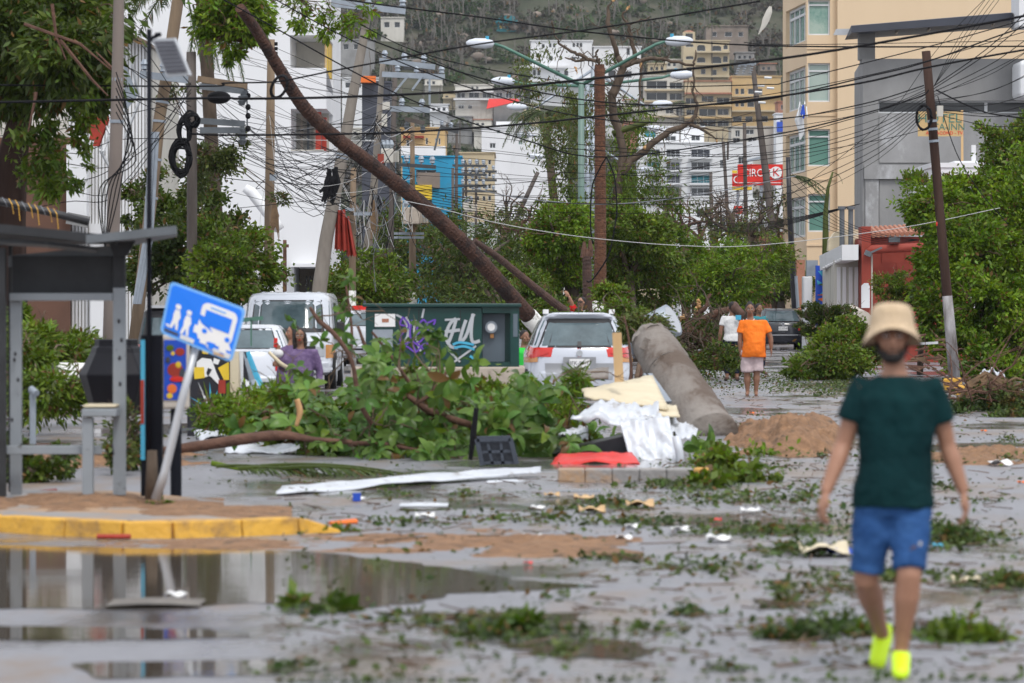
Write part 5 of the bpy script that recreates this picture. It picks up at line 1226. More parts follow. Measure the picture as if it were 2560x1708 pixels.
for i in range(22):
    x0=560+rs.uniform(-60,60); y0=60+i*16.5+rs.uniform(0,6); dy=rs.uniform(60,260); x1=rs.uniform(860,1150)
    cable([(x0,y0),((x0+x1)/2,y0+dy*.5+rs.uniform(0,14)),(x1,y0+dy)],rs.uniform(96,125),.006,label=ORD[i]+' from the top of the thin straight wires slanting across the white left building',group=G7)
G8='wires hanging down from the left poles'
for i in range(46):
    x,y=rs.choice([(885,500),(930,470),(975,440),(1031,500),(840,430),(674,420),(910,500),(960,540)]); L=rs.uniform(50,190); dx=rs.uniform(-40,60)
    cable([(x,y),(x+dx*.4+rs.uniform(-20,20),y+L*.5),(x+dx,y+L),(x+dx+rs.uniform(-20,20),y+L*rs.uniform(.8,1.2))],rs.uniform(98,114),rs.choice([.007,.010]),rs.choice(['wire_grey','black_rub','wire_white']),'one of the loose wire ends dangling from the left poles',G8)
G9='wires between the taupe pole and the solar lamp post'
for i in range(12):
    y=40+i*42+rs.uniform(-12,12); cable([(-80,y+rs.uniform(-60,60)),(160,y+rs.uniform(0,50)),(300,y+rs.uniform(-20,30)),(478,200+rs.uniform(0,160))],rs.uniform(66,80),.008,label=ORD[i]+' from the top of the wires running left past the taupe pole',group=G9)
for i in range(6):cable([(290,180+20*i),(320+4*i,300+20*i),(300-10*i,470),(262,620)],59+.1*i,.010,label=ORD[i]+' of the slack cables drooping down the taupe pole, counted downwards',group='slack cables on the taupe pole')
root=thing('cable_bundle','big black clump of fallen cable loops hanging above the red banner','cable bundle',at(835,440,97))
for i in range(9):
    x=832+rnd(-14,14); mb=MB(); mb.tube([at(x,425+rnd(-8,8),97),at(x+rnd(-16,8),455,97),at(x+rnd(-24,2),500+rnd(-25,15),97)],[.05,.08,.03],n=5); mb.build('strand',M['black_rub'],root)
root=thing('cable_bundle','grey cable skein hanging on the pole right of the red banner','cable bundle',at(942,500,110))
for i in range(12):
    x=942+rnd(-9,9); mb=MB(); mb.tube([at(x,488,110),at(x+rnd(-10,10),510,110+rnd(-.2,.2)),at(x+rnd(-6,6),535+rnd(-8,12),110)],.02,n=4); mb.build('strand',M['wire_grey' if i%2 else 'black_rub'],root)
for k,(x,y,D_)in enumerate(((686,520,94),(935,520,109),(1032,520,117))):
    root=thing('dead_frond',['brown dead palm frond hanging on the yellowish pole','brown dead frond hanging beside the cable skein','brown dead frond caught on the white-footed pole'][k],'dead frond',at(x,y,D_))
    for i in range(16):
        mb=MB(); mb.tube([at(x+rnd(-3,3),y-20,D_),at(x+rnd(-9,9),y+20,D_),at(x+rnd(-16,16),y+rnd(45,90),D_)],[.02,.035,.006],n=3,flat=.3); mb.build('leaflet',M['dry_frond'],root)
# ---------------------------------------------------------------- trees and shrubs
def base_at(px,D):v=at(px,HY,D); return(v.x,D,0)
B=pxblob
tree('mango_tree','broad tree canopy added above the top left of the view to darken puddle reflections','tree',[B(-250,-60,66,220,160),B(60,-190,66,260,150),B(380,-230,68,220,130),B(700,-300,72,220,130),B(-300,260,70,160,220)],9000,.34,'leaf_dark',trunk=([Vector(base_at(-120,68)),at(-120,300,68),at(-60,0,68)],[.4,.35,.25]),tr_m='wood_dark',wd=.32,clump=.2,hollow=.3,droop=.8,limbs=14,base=base_at(-120,68))  # extra crown added above the view so the puddle mirrors dark leaves
t=tree('mango_tree','big dark tree hanging into the top left corner','tree',
     [B(50,60,64,150,95),B(205,60,64,75,85),B(120,180,65,120,90),B(225,190,64,50,90),B(20,230,66,60,80),B(160,130,62,90,90),B(90,20,66,170,60)],
     17000,.20,'leaf_dark',trunk=([at(20,900,66),at(22,560,66),at(30,400,66),at(50,300,66),at(70,200,66)],[.36,.3,.26,.22,.15]),tr_m='wood_dark',wd=.30,clump=.22,hollow=.25,droop=.9,limbs=14,base=base_at(20,66))
for bl_,n_ in(([B(60,330,64,50,50),B(110,400,64,55,80),B(150,480,63,45,50)],1700),([B(200,300,63,40,60),B(215,380,63,18,30)],500)):
    P_,ow=crown_pts(bl_,n_,.25,.2); leaf_mesh('low_spray',P_,.17*(.6+.8*rng.random(len(P_))),.3,t,M['leaf_mid'],droop=1.0,kind='stuff')
mb=MB()
for a,b,c in(((130,10),(140,90),(165,150)),((60,60),(200,110),(278,175)),((90,230),(85,260),(70,330)),((150,100),(230,200),(270,240)),((310,200),(290,180),(240,130))):
    mb.tube([at(*a,61),at(*b,61),at(*c,61)],[.03,.025,.01],n=5)
mb.build('torn_branches',M['bark_red'],t)
tree('leafy_branch','leafy torn branches hanging over the top of the leaning palm trunk','tree',[B(560,25,84,90,50),B(625,30,84,55,45),B(600,85,84,60,35),B(500,60,84,35,40),B(650,75,84,35,25),B(590,130,84,30,25)],3400,.17,'leaf_bright',wd=.32,clump=.22,hollow=.1,droop=.7,limbs=10,trunk=([at(500,40,84),at(540,95,84),at(600,98,84),at(645,92,84)],[.08,.08,.07,.06]),tr_m='bark_red',base=at(560,90,84))
tree('leafy_branch','thin hanging sprays of leaves before the white building top','tree',[B(745,20,86,25,30),B(760,60,86,30,20),B(795,35,86,20,20),B(820,75,86,30,20),B(880,70,86,40,18),B(850,45,86,60,12),B(920,25,86,20,15)],520,.15,'leaf_bright',wd=.35,clump=.3,hollow=.1,droop=.9,limbs=12,trunk=([at(700,-40,86),at(740,0,86)],[.03,.02]),tr_m='twig',base=at(760,30,86))
tree('shrub_tree','dark bushy tree behind the bus stop sign','tree',[B(350,510,90,50,60),B(420,540,89,60,55),B(490,520,90,60,70),B(470,620,88,90,80),B(400,680,88,80,80),B(560,600,88,70,70)],9500,.14,'leaf_dark',wd=.5,clump=.17,hollow=.55,limbs=14,trunk=([Vector(base_at(470,90)),at(470,700,90)],[.15,.12]),base=base_at(470,90))
tree('shrub_tree','lighter green bushy tree between the sign and the white van','tree',[B(590,640,84,70,70),B(640,690,84,60,50),B(560,690,83,80,70),B(530,600,85,50,50)],7500,.12,'leaf_mid',wd=.5,clump=.17,hollow=.6,limbs=10,trunk=([Vector(base_at(590,84)),at(590,740,84)],[.12,.1]),base=base_at(590,84))
tree('tangled_vine','brown and green foliage tangled in the wires by the wooden poles','vine',[B(530,400,85,50,45),B(575,395,85,35,30),B(480,440,86,45,50),B(600,350,85,20,20),B(440,230,84,30,25),B(700,500,90,15,20)],2300,.11,'leaf_olive',wd=.4,clump=.25,hollow=.1,limbs=14,trunk=([at(480,450,85),at(500,400,85)],[.04,.04]),tr_m='twig',base=at(500,450,85))
tree('shrub','round green shrub behind the white van right side','shrub',[B(855,705,106,50,45),B(920,680,107,60,50),B(975,705,106,45,45),B(900,740,105,90,45)],7500,.13,'leaf_mid',wd=.5,clump=.17,hollow=.6,limbs=6,trunk=([Vector(base_at(900,107)),at(900,745,107)],[.1,.08]),base=base_at(900,107))
tree('fallen_tree','dark mass of felled tree crowns behind the leaning palm trunk','fallen tree',[B(1100,620,122,60,90),B(1160,680,120,90,100),B(1250,640,124,80,90),B(1290,710,118,80,80),B(1060,740,118,60,60),B(1000,600,128,60,80),B(1000,690,126,60,70),B(960,560,130,40,60),B(1220,770,116,110,60),B(1110,560,126,50,50)],15000,.16,'leaf_dark',wd=.32,clump=.2,hollow=.45,droop=1.0,limbs=18,trunk=([Vector(base_at(1180,120)),at(1190,700,120)],[.25,.2]),base=base_at(1180,120))
tree('fallen_tree','lighter drooping foliage at the foot of the two leaning trunks','fallen tree',[B(1330,740,100,50,50),B(1380,780,99,70,40),B(1280,790,99,50,40),B(1300,690,104,40,45)],4200,.15,'leaf_mid',wd=.3,clump=.22,hollow=.3,droop=1.0,limbs=9,trunk=([Vector(base_at(1330,100)),at(1330,780,100)],[.1,.08]),base=base_at(1330,100))
tree('round_tree','bright green round tree left of the standing palm trunk','tree',[B(1395,580,104,62,58),B(1360,600,104,38,45),B(1430,570,105,50,48),B(1400,650,105,66,62),B(1420,720,106,60,50)],12500,.115,'leaf_bright',wd=.5,clump=.16,hollow=.7,limbs=8,trunk=([Vector(base_at(1430,106)),at(1430,700,106)],[.25,.2]),base=base_at(1430,106))
tree('round_tree','bright green broad tree right of the standing palm trunk','tree',[B(1560,575,107,62,55),B(1620,600,108,55,60),B(1660,620,110,45,70),B(1600,650,109,80,60),B(1545,640,108,45,70),B(1600,720,110,90,55)],15000,.12,'leaf_mid',wd=.5,clump=.16,hollow=.7,limbs=8,trunk=([Vector(base_at(1580,108)),at(1570,700,108)],[.22,.18]),base=base_at(1580,108))
# shattered tree towering behind the palm trunk
root=thing('shattered_tree','tall storm-shattered tree with bare splintered limbs behind the palm trunk','tree',base_at(1530,113)); DB=113.0
def limb(pts,r,m='bark',nm='limb'):
    k=len(pts); mb=MB(); fine=[]; rr=[]
    for i in range(k-1):
        for j in range(3):fine.append(at(*pts[i],DB).lerp(at(*pts[i+1],DB),j/3)+Vector((rnd(-.03,.03),rnd(-.05,.05),rnd(-.03,.03)))); rr.append((r[i]+(r[i+1]-r[i])*j/3)*DB/F)
    fine.append(at(*pts[-1],DB)); rr.append(r[-1]*DB/F); mb.tube(fine,rr,n=8,jit=.08); return mb.build(nm,M[m],root,smooth=True)
limb([(1528,931),(1530,700),(1530,560),(1545,450),(1560,380),(1535,290),(1528,236)],[17,14,12,11,10,10,10],nm='trunk')
limb([(1528,240),(1545,200),(1557,172),(1550,150),(1543,137),(1530,95),(1521,57),(1518,21),(1530,2)],[12,11,9,7.5,6.5,6,5.5,4,2])
limb([(1557,170),(1589,143),(1580,100),(1571,64),(1557,39),(1566,22)],[7,6,4.5,4,3,1.5]); limb([(1571,62),(1590,56),(1610,48),(1624,42)],[3,2.5,2,1.2])
limb([(1557,168),(1600,150),(1640,147),(1680,152),(1732,165),(1737,150),(1739,125)],[6.5,6,5,4,3.5,2.6,1.2])
limb([(1734,166),(1735,200),(1731,232),(1741,262),(1738,290),(1716,312),(1672,330),(1640,350),(1612,375),(1575,405),(1550,440)],[2.4,2.6,3,4,5,7,8,8,9,9,8])
limb([(1720,310),(1745,318),(1770,330),(1792,350)],[5,4,3,1.6]); limb([(1745,318),(1790,325),(1828,330)],[2.5,2,1])
limb([(1534,335),(1575,318),(1622,303)],[8,7,6.5],'leaf_olive')
limb([(1500,156),(1475,150),(1450,138),(1429,129),(1400,112),(1396,102)],[5,4.5,5,4,3,2]); limb([(1398,108),(1386,85),(1382,66),(1380,52)],[2.4,1.8,2.6,1.5])
limb([(1498,150),(1488,140),(1492,128),(1496,124)],[4,3,2.5,2]); limb([(1475,150),(1440,152),(1412,144)],[4,3,1.5])
limb([(1604,150),(1602,190),(1600,240),(1596,290)],[3.4,3.2,2.6,1.6])
for a,b,r_ in(((1532,4),(1542,-12),3),((1566,24),(1574,14),3),((1577,150),(1586,138),3),((1602,152),(1600,172),3.5),((1628,362),(1646,344),4.5),((1610,372),(1632,356),5),((1438,170),(1442,186),2.5),((1790,350),(1794,356),2)):
    limb([a,((a[0]+b[0])/2,(a[1]+b[1])/2),b],[r_,r_*.9,r_*.3],'splinter','splinter')
mb=MB(); random.seed(21)
for i in range(70):
    q=random.choice([(1521,60),(1575,80),(1600,148),(1660,148),(1732,200),(1738,290),(1660,335),(1450,138),(1405,115),(1480,150),(1540,200),(1740,320),(1560,250),(1500,200)])
    p=at(q[0]+rnd(-12,12),q[1]+rnd(-8,8),DB); grow(mb,p,Vector((rnd(-1,1),rnd(-.4,.4),rnd(-1,.6))),rnd(.25,.8),.016,1,.7,.4,4)
mb.build('twigs',M['bark'],root,kind='stuff')
for bl_,n_,mm in(([B(1395,320,112,60,70),B(1440,270,114,60,60),B(1370,240,113,60,40),B(1400,410,112,55,80),B(1455,350,115,40,100)],4200,'leaf_olive'),([B(1560,380,115,55,110),B(1600,450,114,70,70),B(1540,500,113,60,50),B(1600,300,116,40,50),B(1660,500,114,50,50),B(1400,500,113,60,50)],5200,'leaf_mid'),([B(1560,250,116,60,60),B(1350,150,114,60,50),B(1300,200,113,30,60),B(1520,130,114,40,30)],900,'leaf_olive')):
    P_,ow=crown_pts(bl_,n_,.25,.2); leaf_mesh('torn_foliage',P_,.15*(.6+.8*rng.random(len(P_))),.28,root,M[mm],droop=1.3)
tree('broad_shrub','light green feathery tree behind the man in orange','tree',[B(1745,670,118,50,50),B(1800,650,119,60,45),B(1870,665,118,60,50),B(1820,710,117,90,50),B(1730,720,117,50,50)],11000,.125,'leaf_bright',wd=.4,clump=.18,hollow=.6,limbs=9,trunk=([Vector(base_at(1800,118)),at(1800,740,118)],[.14,.1]),base=base_at(1800,118))
tree('broad_shrub','green shrubs between the dark poles by the cream building','shrub',[B(1935,650,120,45,55),B(1960,700,150,50,45),B(1900,720,150,50,40),B(2010,715,150,40,30)],6500,.12,'leaf_mid',wd=.4,clump=.2,hollow=.5,limbs=8,trunk=([Vector(base_at(1935,150)),at(1935,740,150)],[.1,.08]),base=base_at(1935,150))
for k,(x,yb,yt,D_)in enumerate(((1790,640,470,140),(1745,640,500,145),(1840,640,480,138),(1890,640,470,158),(1940,600,430,156),(1715,620,480,150),(1260,640,470,135),(1320,620,520,132),(1870,620,520,134))):
    root=thing('bare_tree',['bare storm-stripped tree before the white hotel','bare tree left of the hotel lower floors','bare tree under the small red sign','bare reddish tree behind the tall dark pole','bare tree right of the store sign','bare tree by the blue scrap','bare broken tree above the felled crowns','bare broken tree beside the leaning thin pole','short bare tree under the store sign'][k],'bare tree',base_at(x,D_))
    mb=MB(); b=at(x,yb,D_); top=at(x+rnd(-8,8),(yb+yt)/2+20,D_); mb.tube([Vector((b.x,D_,0)),b,top],[.2,.17,.12],n=7)
    for q in range(5):grow(mb,top.lerp(b,rnd(0,.5)),Vector((rnd(-1,1),rnd(-.5,.5),rnd(.3,1))),rnd(.8,1.3),.075,3,.5,.3,5)
    mb.build('trunk',M[['bark','bark_red'][k%2]],root,smooth=True)
    if k%2==0 or k>5:
        P_,ow=crown_pts([B(x,(yb+yt)/2+10,D_,50,60)],500,.3,.1); leaf_mesh('remaining_leaves',P_,.15*(.6+.8*rng.random(len(P_))),.4,root,M['leaf_olive'],droop=.7)
tree('hedge','clipped round dark green hedge ball right of the black car','hedge',[B(2066,797,99,58,36),B(2066,818,99,58,38)],11000,.065,'leaf_dark',wd=.55,clump=.07,hollow=.85,limbs=5,trunk=([Vector(base_at(2062,99)),at(2062,830,99)],[.08,.06]),base=base_at(2062,99))
tree('fallen_tree','heap of felled green foliage on the road behind the man in the hat','fallen tree',[B(2070,875,86,50,40),B(2110,865,87,60,50),B(2160,870,86,50,45),B(2020,915,85,40,20),B(2080,910,84,90,28),B(1995,930,83,30,12)],14000,.10,'leaf_mid',wd=.5,clump=.16,hollow=.6,limbs=14,trunk=([at(2180,920,86),at(2100,880,86)],[.08,.06]),tr_m='twig',base=base_at(2080,85))
tree('broadleaf_tree','huge dense green tree filling the right edge behind the leaning pole','tree',[B(2330,520,86,80,55),B(2370,770,85,80,90),B(2480,930,83,90,50),B(2400,560,87,90,90),B(2420,500,87,80,60),B(2500,560,86,80,80),B(2420,640,85,100,90),B(2540,700,85,70,110),B(2460,780,84,90,90),B(2540,860,84,70,80),B(2420,880,84,60,60),B(2350,640,86,60,50),B(2600,600,86,90,200)],
     48000,.115,'leaf_bright',trunk=([Vector(base_at(2470,85)),at(2470,900,86),at(2450,700,86)],[.3,.25,.15]),wd=.5,clump=.14,hollow=.68,limbs=16,base=base_at(2470,85))
tree('broadleaf_tree','taller thin tree rising above the huge right tree','tree',[B(2480,420,92,35,40),B(2540,380,92,50,70),B(2480,350,92,20,50),B(2520,460,92,60,45),B(2290,470,92,25,45),B(2370,480,92,20,30),B(2590,330,92,50,60)],6500,.10,'leaf_mid',wd=.5,clump=.22,hollow=.3,droop=-.3,limbs=14,trunk=([Vector(base_at(2500,92)),at(2500,560,92),at(2510,450,92)],[.2,.1,.06]),base=base_at(2500,92))
tree('pine_tree','small feathery leaning tree left of the huge right tree','tree',[B(2215,712,90,36,26),B(2270,715,90,40,30),B(2310,740,90,36,30),B(2240,745,90,40,22),B(2335,700,90,30,30)],6000,.085,'leaf_mid',wd=.25,clump=.15,hollow=.5,limbs=8,trunk=([Vector(base_at(2300,90)),at(2305,800,90),at(2325,755,90)],[.08,.06,.05]),base=base_at(2300,90))
tree('fallen_branches','tangle of foliage behind the black barrel at the far left','fallen tree',[B(90,850,52,60,50),B(60,920,50,60,70),B(150,900,53,60,70),B(120,980,48,100,50),B(30,800,54,40,30),B(200,880,54,40,50)],8500,.11,'leaf_mid',wd=.3,clump=.22,hollow=.35,limbs=14,trunk=([Vector(base_at(80,50)),at(90,950,50)],[.05,.04]),tr_m='twig',base=base_at(110,50))
tree('weed_clump','dark leafy weeds at the foot of the left shelter post','weeds',[B(40,1165,37.5,60,40),B(110,1180,37.5,45,28),B(150,1150,38,25,30),B(10,1130,38,30,40)],2200,.07,'leaf_dark',wd=.6,clump=.24,hollow=.3,limbs=9,trunk=([Vector(base_at(60,37.6)),at(60,1180,37.6)],[.02,.02]),tr_m='twig',base=base_at(70,37.6))
tree('weed_clump','small green weed at the foot of the solar lamp post','weeds',[B(360,1266,31.6,14,12),B(405,1262,31.6,14,10),B(385,1275,31.4,20,7)],170,.05,'leaf_bright',wd=.4,clump=.3,hollow=.1,limbs=0,base=(at(380,1270,31.5).x,31.5,.15))
tree('weed_clump','yellowish weeds behind the bench between the post and kiosk','weeds',[B(320,1080,40,26,70),B(290,1130,39,26,40),B(350,1110,40,20,60)],1700,.07,'leaf_olive',wd=.45,clump=.22,hollow=.2,limbs=7,trunk=([Vector(base_at(320,40)),at(320,1140,40)],[.02,.015]),tr_m='twig',base=base_at(320,40))
tree('fallen_branches','soft light green bush lying left of the women','fallen tree',[B(560,1030,46,60,35),B(640,1020,47,55,40),B(600,1050,45,90,22)],5200,.065,'leaf_bright',wd=.35,clump=.2,hollow=.4,limbs=8,trunk=([at(700,1060,46),at(600,1050,46)],[.03,.02]),tr_m='twig',base=base_at(600,46))
tree('creeper','olive creeper hanging over the top of the fallen concrete column','creeper',[B(1600,812,58,50,18),B(1575,830,58,40,22),B(1640,820,58,30,16),B(1645,850,57.5,22,14),B(1690,862,57,18,12)],2700,.07,'leaf_olive',wd=.5,clump=.2,hollow=.3,limbs=4,trunk=([at(1592,945,56.5),at(1600,900,57),at(1590,830,57.5)],[.04,.03,.025]),tr_m='twig',base=at(1592,950,57))
tree('creeper','strip of low green plants behind the silver car roof','creeper',[B(1440,795,72,40,8),B(1500,800,72,60,12),B(1560,770,78,40,22),B(1530,740,80,40,30)],3000,.09,'leaf_mid',wd=.5,clump=.2,hollow=.3,limbs=3,trunk=([Vector(base_at(1520,78)),at(1520,800,78)],[.05,.04]),base=base_at(1520,76))

# blue scrap of tarpaulin
mb=MB(); A=at(1692,636,125); mb.sheet(lambda u,v:A+Vector((.5*u,.15*math.sin(9*u),-.25*v*(1-.4*u)+.12*math.sin(7*u))),10,4); mb.build('tarpaulin',M['blue_paint'],solid=.01,label='crumpled scrap of blue tarpaulin caught in the broad tree',cat='tarpaulin')

# uprooted trunk with splintered wood, mid street
root=thing('uprooted_tree','uprooted brown tree trunk with splintered limbs lying across the street','fallen trunk',base_at(1740,86)); DB=86.0
for pts,r_ in(([(1850,935),(1790,880),(1740,830),(1690,840)],[18,26,22,12]),([(1680,905),(1730,900),(1800,905),(1860,915)],[14,22,22,14]),([(1690,870),(1730,820),(1780,790),(1830,770)],[14,14,11,6]),([(1700,850),(1740,800),(1760,770),(1778,735)],[12,9,6,3]),([(1760,880),(1830,850),(1870,840)],[12,9,5]),([(1700,880),(1760,862),(1800,858)],[10,8,5])):
    limb(pts,r_,'bark_red')
for k,((x,y),(x2,y2))in enumerate((((1745,888),(1795,876)),((1750,912),(1790,906)),((1770,800),(1780,790)),((1700,800),(1716,790)),((1748,770),(1744,748)),((1755,895),(1785,890)),((1735,780),(1742,768)))):
    limb([(x,y),((x+x2)/2,(y+y2)/2-1),(x2,y2)],[5,6,3.5],'splinter','splinter')
mb=MB()
for i in range(46):grow(mb,at(rnd(1690,1850),rnd(780,920),DB-.5),Vector((rnd(-1,1),rnd(-.4,.4),rnd(-.3,.9))),rnd(.3,.9),.02,1,.6,.3,4)
mb.build('twigs',M['bark'],root,kind='stuff')
P_,ow=crown_pts([B(1760,855,86,70,60),B(1720,900,85,50,30),B(1820,920,85,60,14),B(1700,930,84,60,10)],3600,.22,.2); P_[:,2]=np.maximum(P_[:,2],.02); leaf_mesh('foliage',P_,.09*(.6+.8*rng.random(len(P_))),.45,root,M['leaf_dark'],droop=.5)
P_,ow=crown_pts([B(1660,915,88,50,12),B(1840,890,90,30,30)],900,.22,.2); P_[:,2]=np.maximum(P_[:,2],.02); leaf_mesh('foliage',P_,.09*(.6+.8*rng.random(len(P_))),.45,root,M['leaf_mid'],droop=.5)
P_,ow=crown_pts([B(1825,895,81,45,34),B(1790,900,81,40,30)],1500,.25,.2); P_[:,2]=np.maximum(P_[:,2],.02); leaf_mesh('foliage',P_,.09*(.6+.8*rng.random(len(P_))),.45,root,M['leaf_dark'],droop=.5)
# debris heap at right kerb
root=thing('debris_heap','heap of dry fronds twigs and leaves along the broken right kerb','debris heap',base_at(2480,62)); DB=62.0
mb=MB()
for i in range(60):grow(mb,at(rnd(2360,2600),rnd(960,1010),rnd(60,66)),Vector((rnd(-1,1),rnd(-.4,.4),rnd(-.2,.5))),rnd(.3,1.0),.018,1,.5,.2,4)
mb.build('twigs',M['bark_red'],root,kind='stuff')
for i in range(16):
    a=(rnd(2400,2540),rnd(960,1010)); mb=MB(); mb.tube([at(*a,61),at(a[0]+rnd(20,50),a[1]-rnd(5,40),61),at(a[0]+rnd(60,120),a[1]-rnd(-30,30),61)],[.03,.05,.02],n=5,flat=.4); mb.build('dry_frond',M['dry_frond'],root)
P_,ow=crown_pts([B(2420,1010,62,70,22),B(2500,1000,61,80,26),B(2380,1035,60,40,10),B(2540,1050,58,60,20),B(2330,1000,66,50,8)],4200,.25,.1); P_[:,2]=np.maximum(P_[:,2],.02); leaf_mesh('foliage',P_,.09*(.6+.8*rng.random(len(P_))),.5,root,M['leaf_litter'],droop=.3)
for k,(x,y,D_,w_,h_)in enumerate(((2382,962,79,40,30),(2415,975,74,60,24),(2545,1010,60,60,14),(2470,968,72,30,12))):
    mb=MB(); c=G(x,y+h_/2); mb.box(c+Vector((0,0,h_*D_/F/2)),(w_*D_/F,.3,h_*D_/F),ry=rnd(-.3,.3),rz=rnd(-.3,.3)); mb.build('kerbstone',M['curb_yellow'],bevel=.03,label=['broken yellow kerb block behind the foot of the leaning pole','broken yellow kerb block right of the leaning pole foot','yellow kerb block at the right edge among dry fronds','small yellow kerb lump under the white cloth'][k],cat='kerbstone',group='broken yellow kerb blocks on the right')
mb=MB(); A=at(2455,940,68)
mb.sheet(lambda u,v:A+Vector((.42*u,.3*v,.10+.07*math.sin(17*u+3*v)*math.sin(5*v+1)-.15*abs(u-.4))),16,6); mb.build('plastic_bag',M['sheet_white'],solid=.01,label='crumpled white plastic lying on the right debris heap',cat='plastic')
mb=MB(); mb.beam(at(2290,860,80),at(2345,857,80),.05); mb.build('pipe',M['frame_white'],label='thin white pipe lying in the fallen branches left of the leaning pole',cat='pipe')
root=thing('debris_heap','brown broken branches behind the shoulder of the man in the hat','debris heap',base_at(2310,84))
for i in range(26):
    a=(rnd(2270,2370),rnd(840,930)); mb=MB(); mb.tube([at(*a,83),at(a[0]+rnd(-50,50),a[1]+rnd(-12,12),83)],[.035,.02],n=5); mb.build('branch',M['dry_frond' if i%2 else 'bark_red'],root)

# ---------------------------------------------------------------- leaf litter strewn over the road
random.seed(3)
L_,C2=[],[]
def litter_patch(px,py,rx,ry,n,hgt=.05,size=.07):
    for i in range(n):
        x=random.gauss(px,rx*.5); y=random.gauss(py,ry*.5)
        if y<800:continue
        if x<1440-abs(y-1450)*2 and 1362<y<1528 and random.random()<.93:continue
        g=G(x,y); C2.append((g.x,g.y,.008+abs(random.gauss(0,hgt))*math.exp(-((x-px)/max(rx,1))**2))); L_.append(size*rnd(.5,1.5))
for i in range(85):
    py=880+800*random.random()**1.6; px=rnd(700,2560)if py>1180 else rnd(1650,2560)
    litter_patch(px,py,rnd(20,160),rnd(3,12+(py-880)*.03),int(rnd(30,120)),.014,rnd(.035,.065))
for a in((1700,940,80,14,900),(1760,960,60,12,300),(1900,950,90,14,500),(1980,965,80,16,700),(2080,975,60,14,500),(2100,960,30,10,300),(1690,1000,80,8,200),(1720,1050,60,10,300),(1980,1100,120,12,250),(1830,1170,120,14,500),(1700,1215,120,12,600),(1850,1250,160,14,600),(1500,1270,120,10,350),(1300,1300,140,8,220),(1600,1310,160,8,300),(1950,1330,140,12,450),(2000,1380,80,12,400),(2350,1350,110,20,700),(2440,1150,140,10,300),(2450,1010,60,8,200),(2480,1460,100,14,400),(1760,1420,120,18,200),(2100,1580,200,14,500),(1300,1590,200,14,300),(1250,1560,120,12,200),(2080,1480,90,12,150),(1000,1310,100,8,120),(2200,1440,200,14,250)):
    litter_patch(a[0],a[1],a[2]*1.2,a[3]*1.3,a[4],.022,.058)
for i in range(5000):
    py=760+940*random.random()**1.3+60
    if 1362<py<1528 and random.random()<.5:continue
    g=G(rnd(380 if py<1220 else 700,2560),min(py,1705)); C2.append((g.x,g.y,.008)); L_.append(rnd(.02,.07))
leaf_mesh('leaf_litter',np.array(C2),np.array(L_),.6,None,M['leaf_litter'],droop=-.05,flat=.65,kind='stuff',label='torn leaves and twigs strewn over the wet road',cat='leaf litter')
mb=MB()
for i in range(1500):
    py=880+800*random.random()**1.5; px=rnd(700 if py>1180 else 1650,2560)
    if px<1440 and 1362<py<1528:continue
    g=G(px,py); a=rnd(0,6.28); l=rnd(.05,.3)
    mb.tube([g+Vector((0,0,.015)),g+Vector((math.cos(a)*l,math.sin(a)*l,rnd(.01,.05)))],[.006,.004],n=3)
mb.build('twigs',M['twig'],kind='stuff',label='small brown twigs scattered across the wet road',cat='twigs')
# paper and rubbish scraps
SC=[]
for k,(x,y,m_,s_)in enumerate(((2060,1390,'ply',1.7),(2098,1388,'blue_paint',.9),(1876,1284,'white_print',.8),(1700,1330,'white_print',.7),(1798,1355,'white_print',.9),(1345,1275,'white_print',.6),(1330,1350,'white_print',.7),(1350,1352,'white_print',.6),(1560,1350,'white_print',.6),(1582,1322,'white_print',.6),(2500,1165,'white_print',1.2),(1062,1297,'white_print',.8),(895,1252,'white_print',.6),(2417,1462,'ply',.9),(2460,1080,'orange',.4),(2555,1210,'orange',.4),(1320,1412,'red_paint',.3),(1790,1305,'red_paint',.45),(2545,1462,'red_paint',.5),(2017,1068,'yellow',.5),(1880,1035,'orange',.4),(440,1495,'white_print',.6),(1380,1243,'pine',.7),(1460,1252,'pine',.9),(1480,1284,'pine',1.1),(1600,1270,'pine',1.2),(2350,1370,'sky_blue',.5))):
    g=G(x,y); mb=MB(); r_=.10*s_; ph=rnd(0,6)
    mb.sheet(lambda u,v:g+Vector(((u-.5)*2*r_,(v-.5)*2.6*r_,.01+r_*.35*(1+math.sin(6*u+ph)*math.cos(5*v+ph))*.8)),6,5)
    col_={'white_print':'white','ply':'tan','blue_paint':'blue','orange':'orange','red_paint':'red','yellow':'yellow','pine':'wood-brown','sky_blue':'light blue'}[m_]
    where='in the near foreground' if y>1440 else('on the open road' if y>1300 else 'by the debris pile' if x<1750 else 'far up the road')
    side='left of the standing palm line' if x<1480 else('between the pile and the walking man' if x<2100 else 'right of the walking man')
    SC.append(mb.build('scrap',M[m_],smooth=True,solid=.004,label=f'{col_} scrap {where}, {side}',cat='litter',group='scraps of rubbish on the wet road'))
from collections import defaultdict
dl=defaultdict(list)
for o in SC:dl[o['label']].append(o)
for lb,os_ in dl.items():
    if len(os_)>1:
        for i,o in enumerate(sorted(os_,key=lambda o:o.location.x/o.location.y)):o['label']=ORD[i]+' from left, '+lb
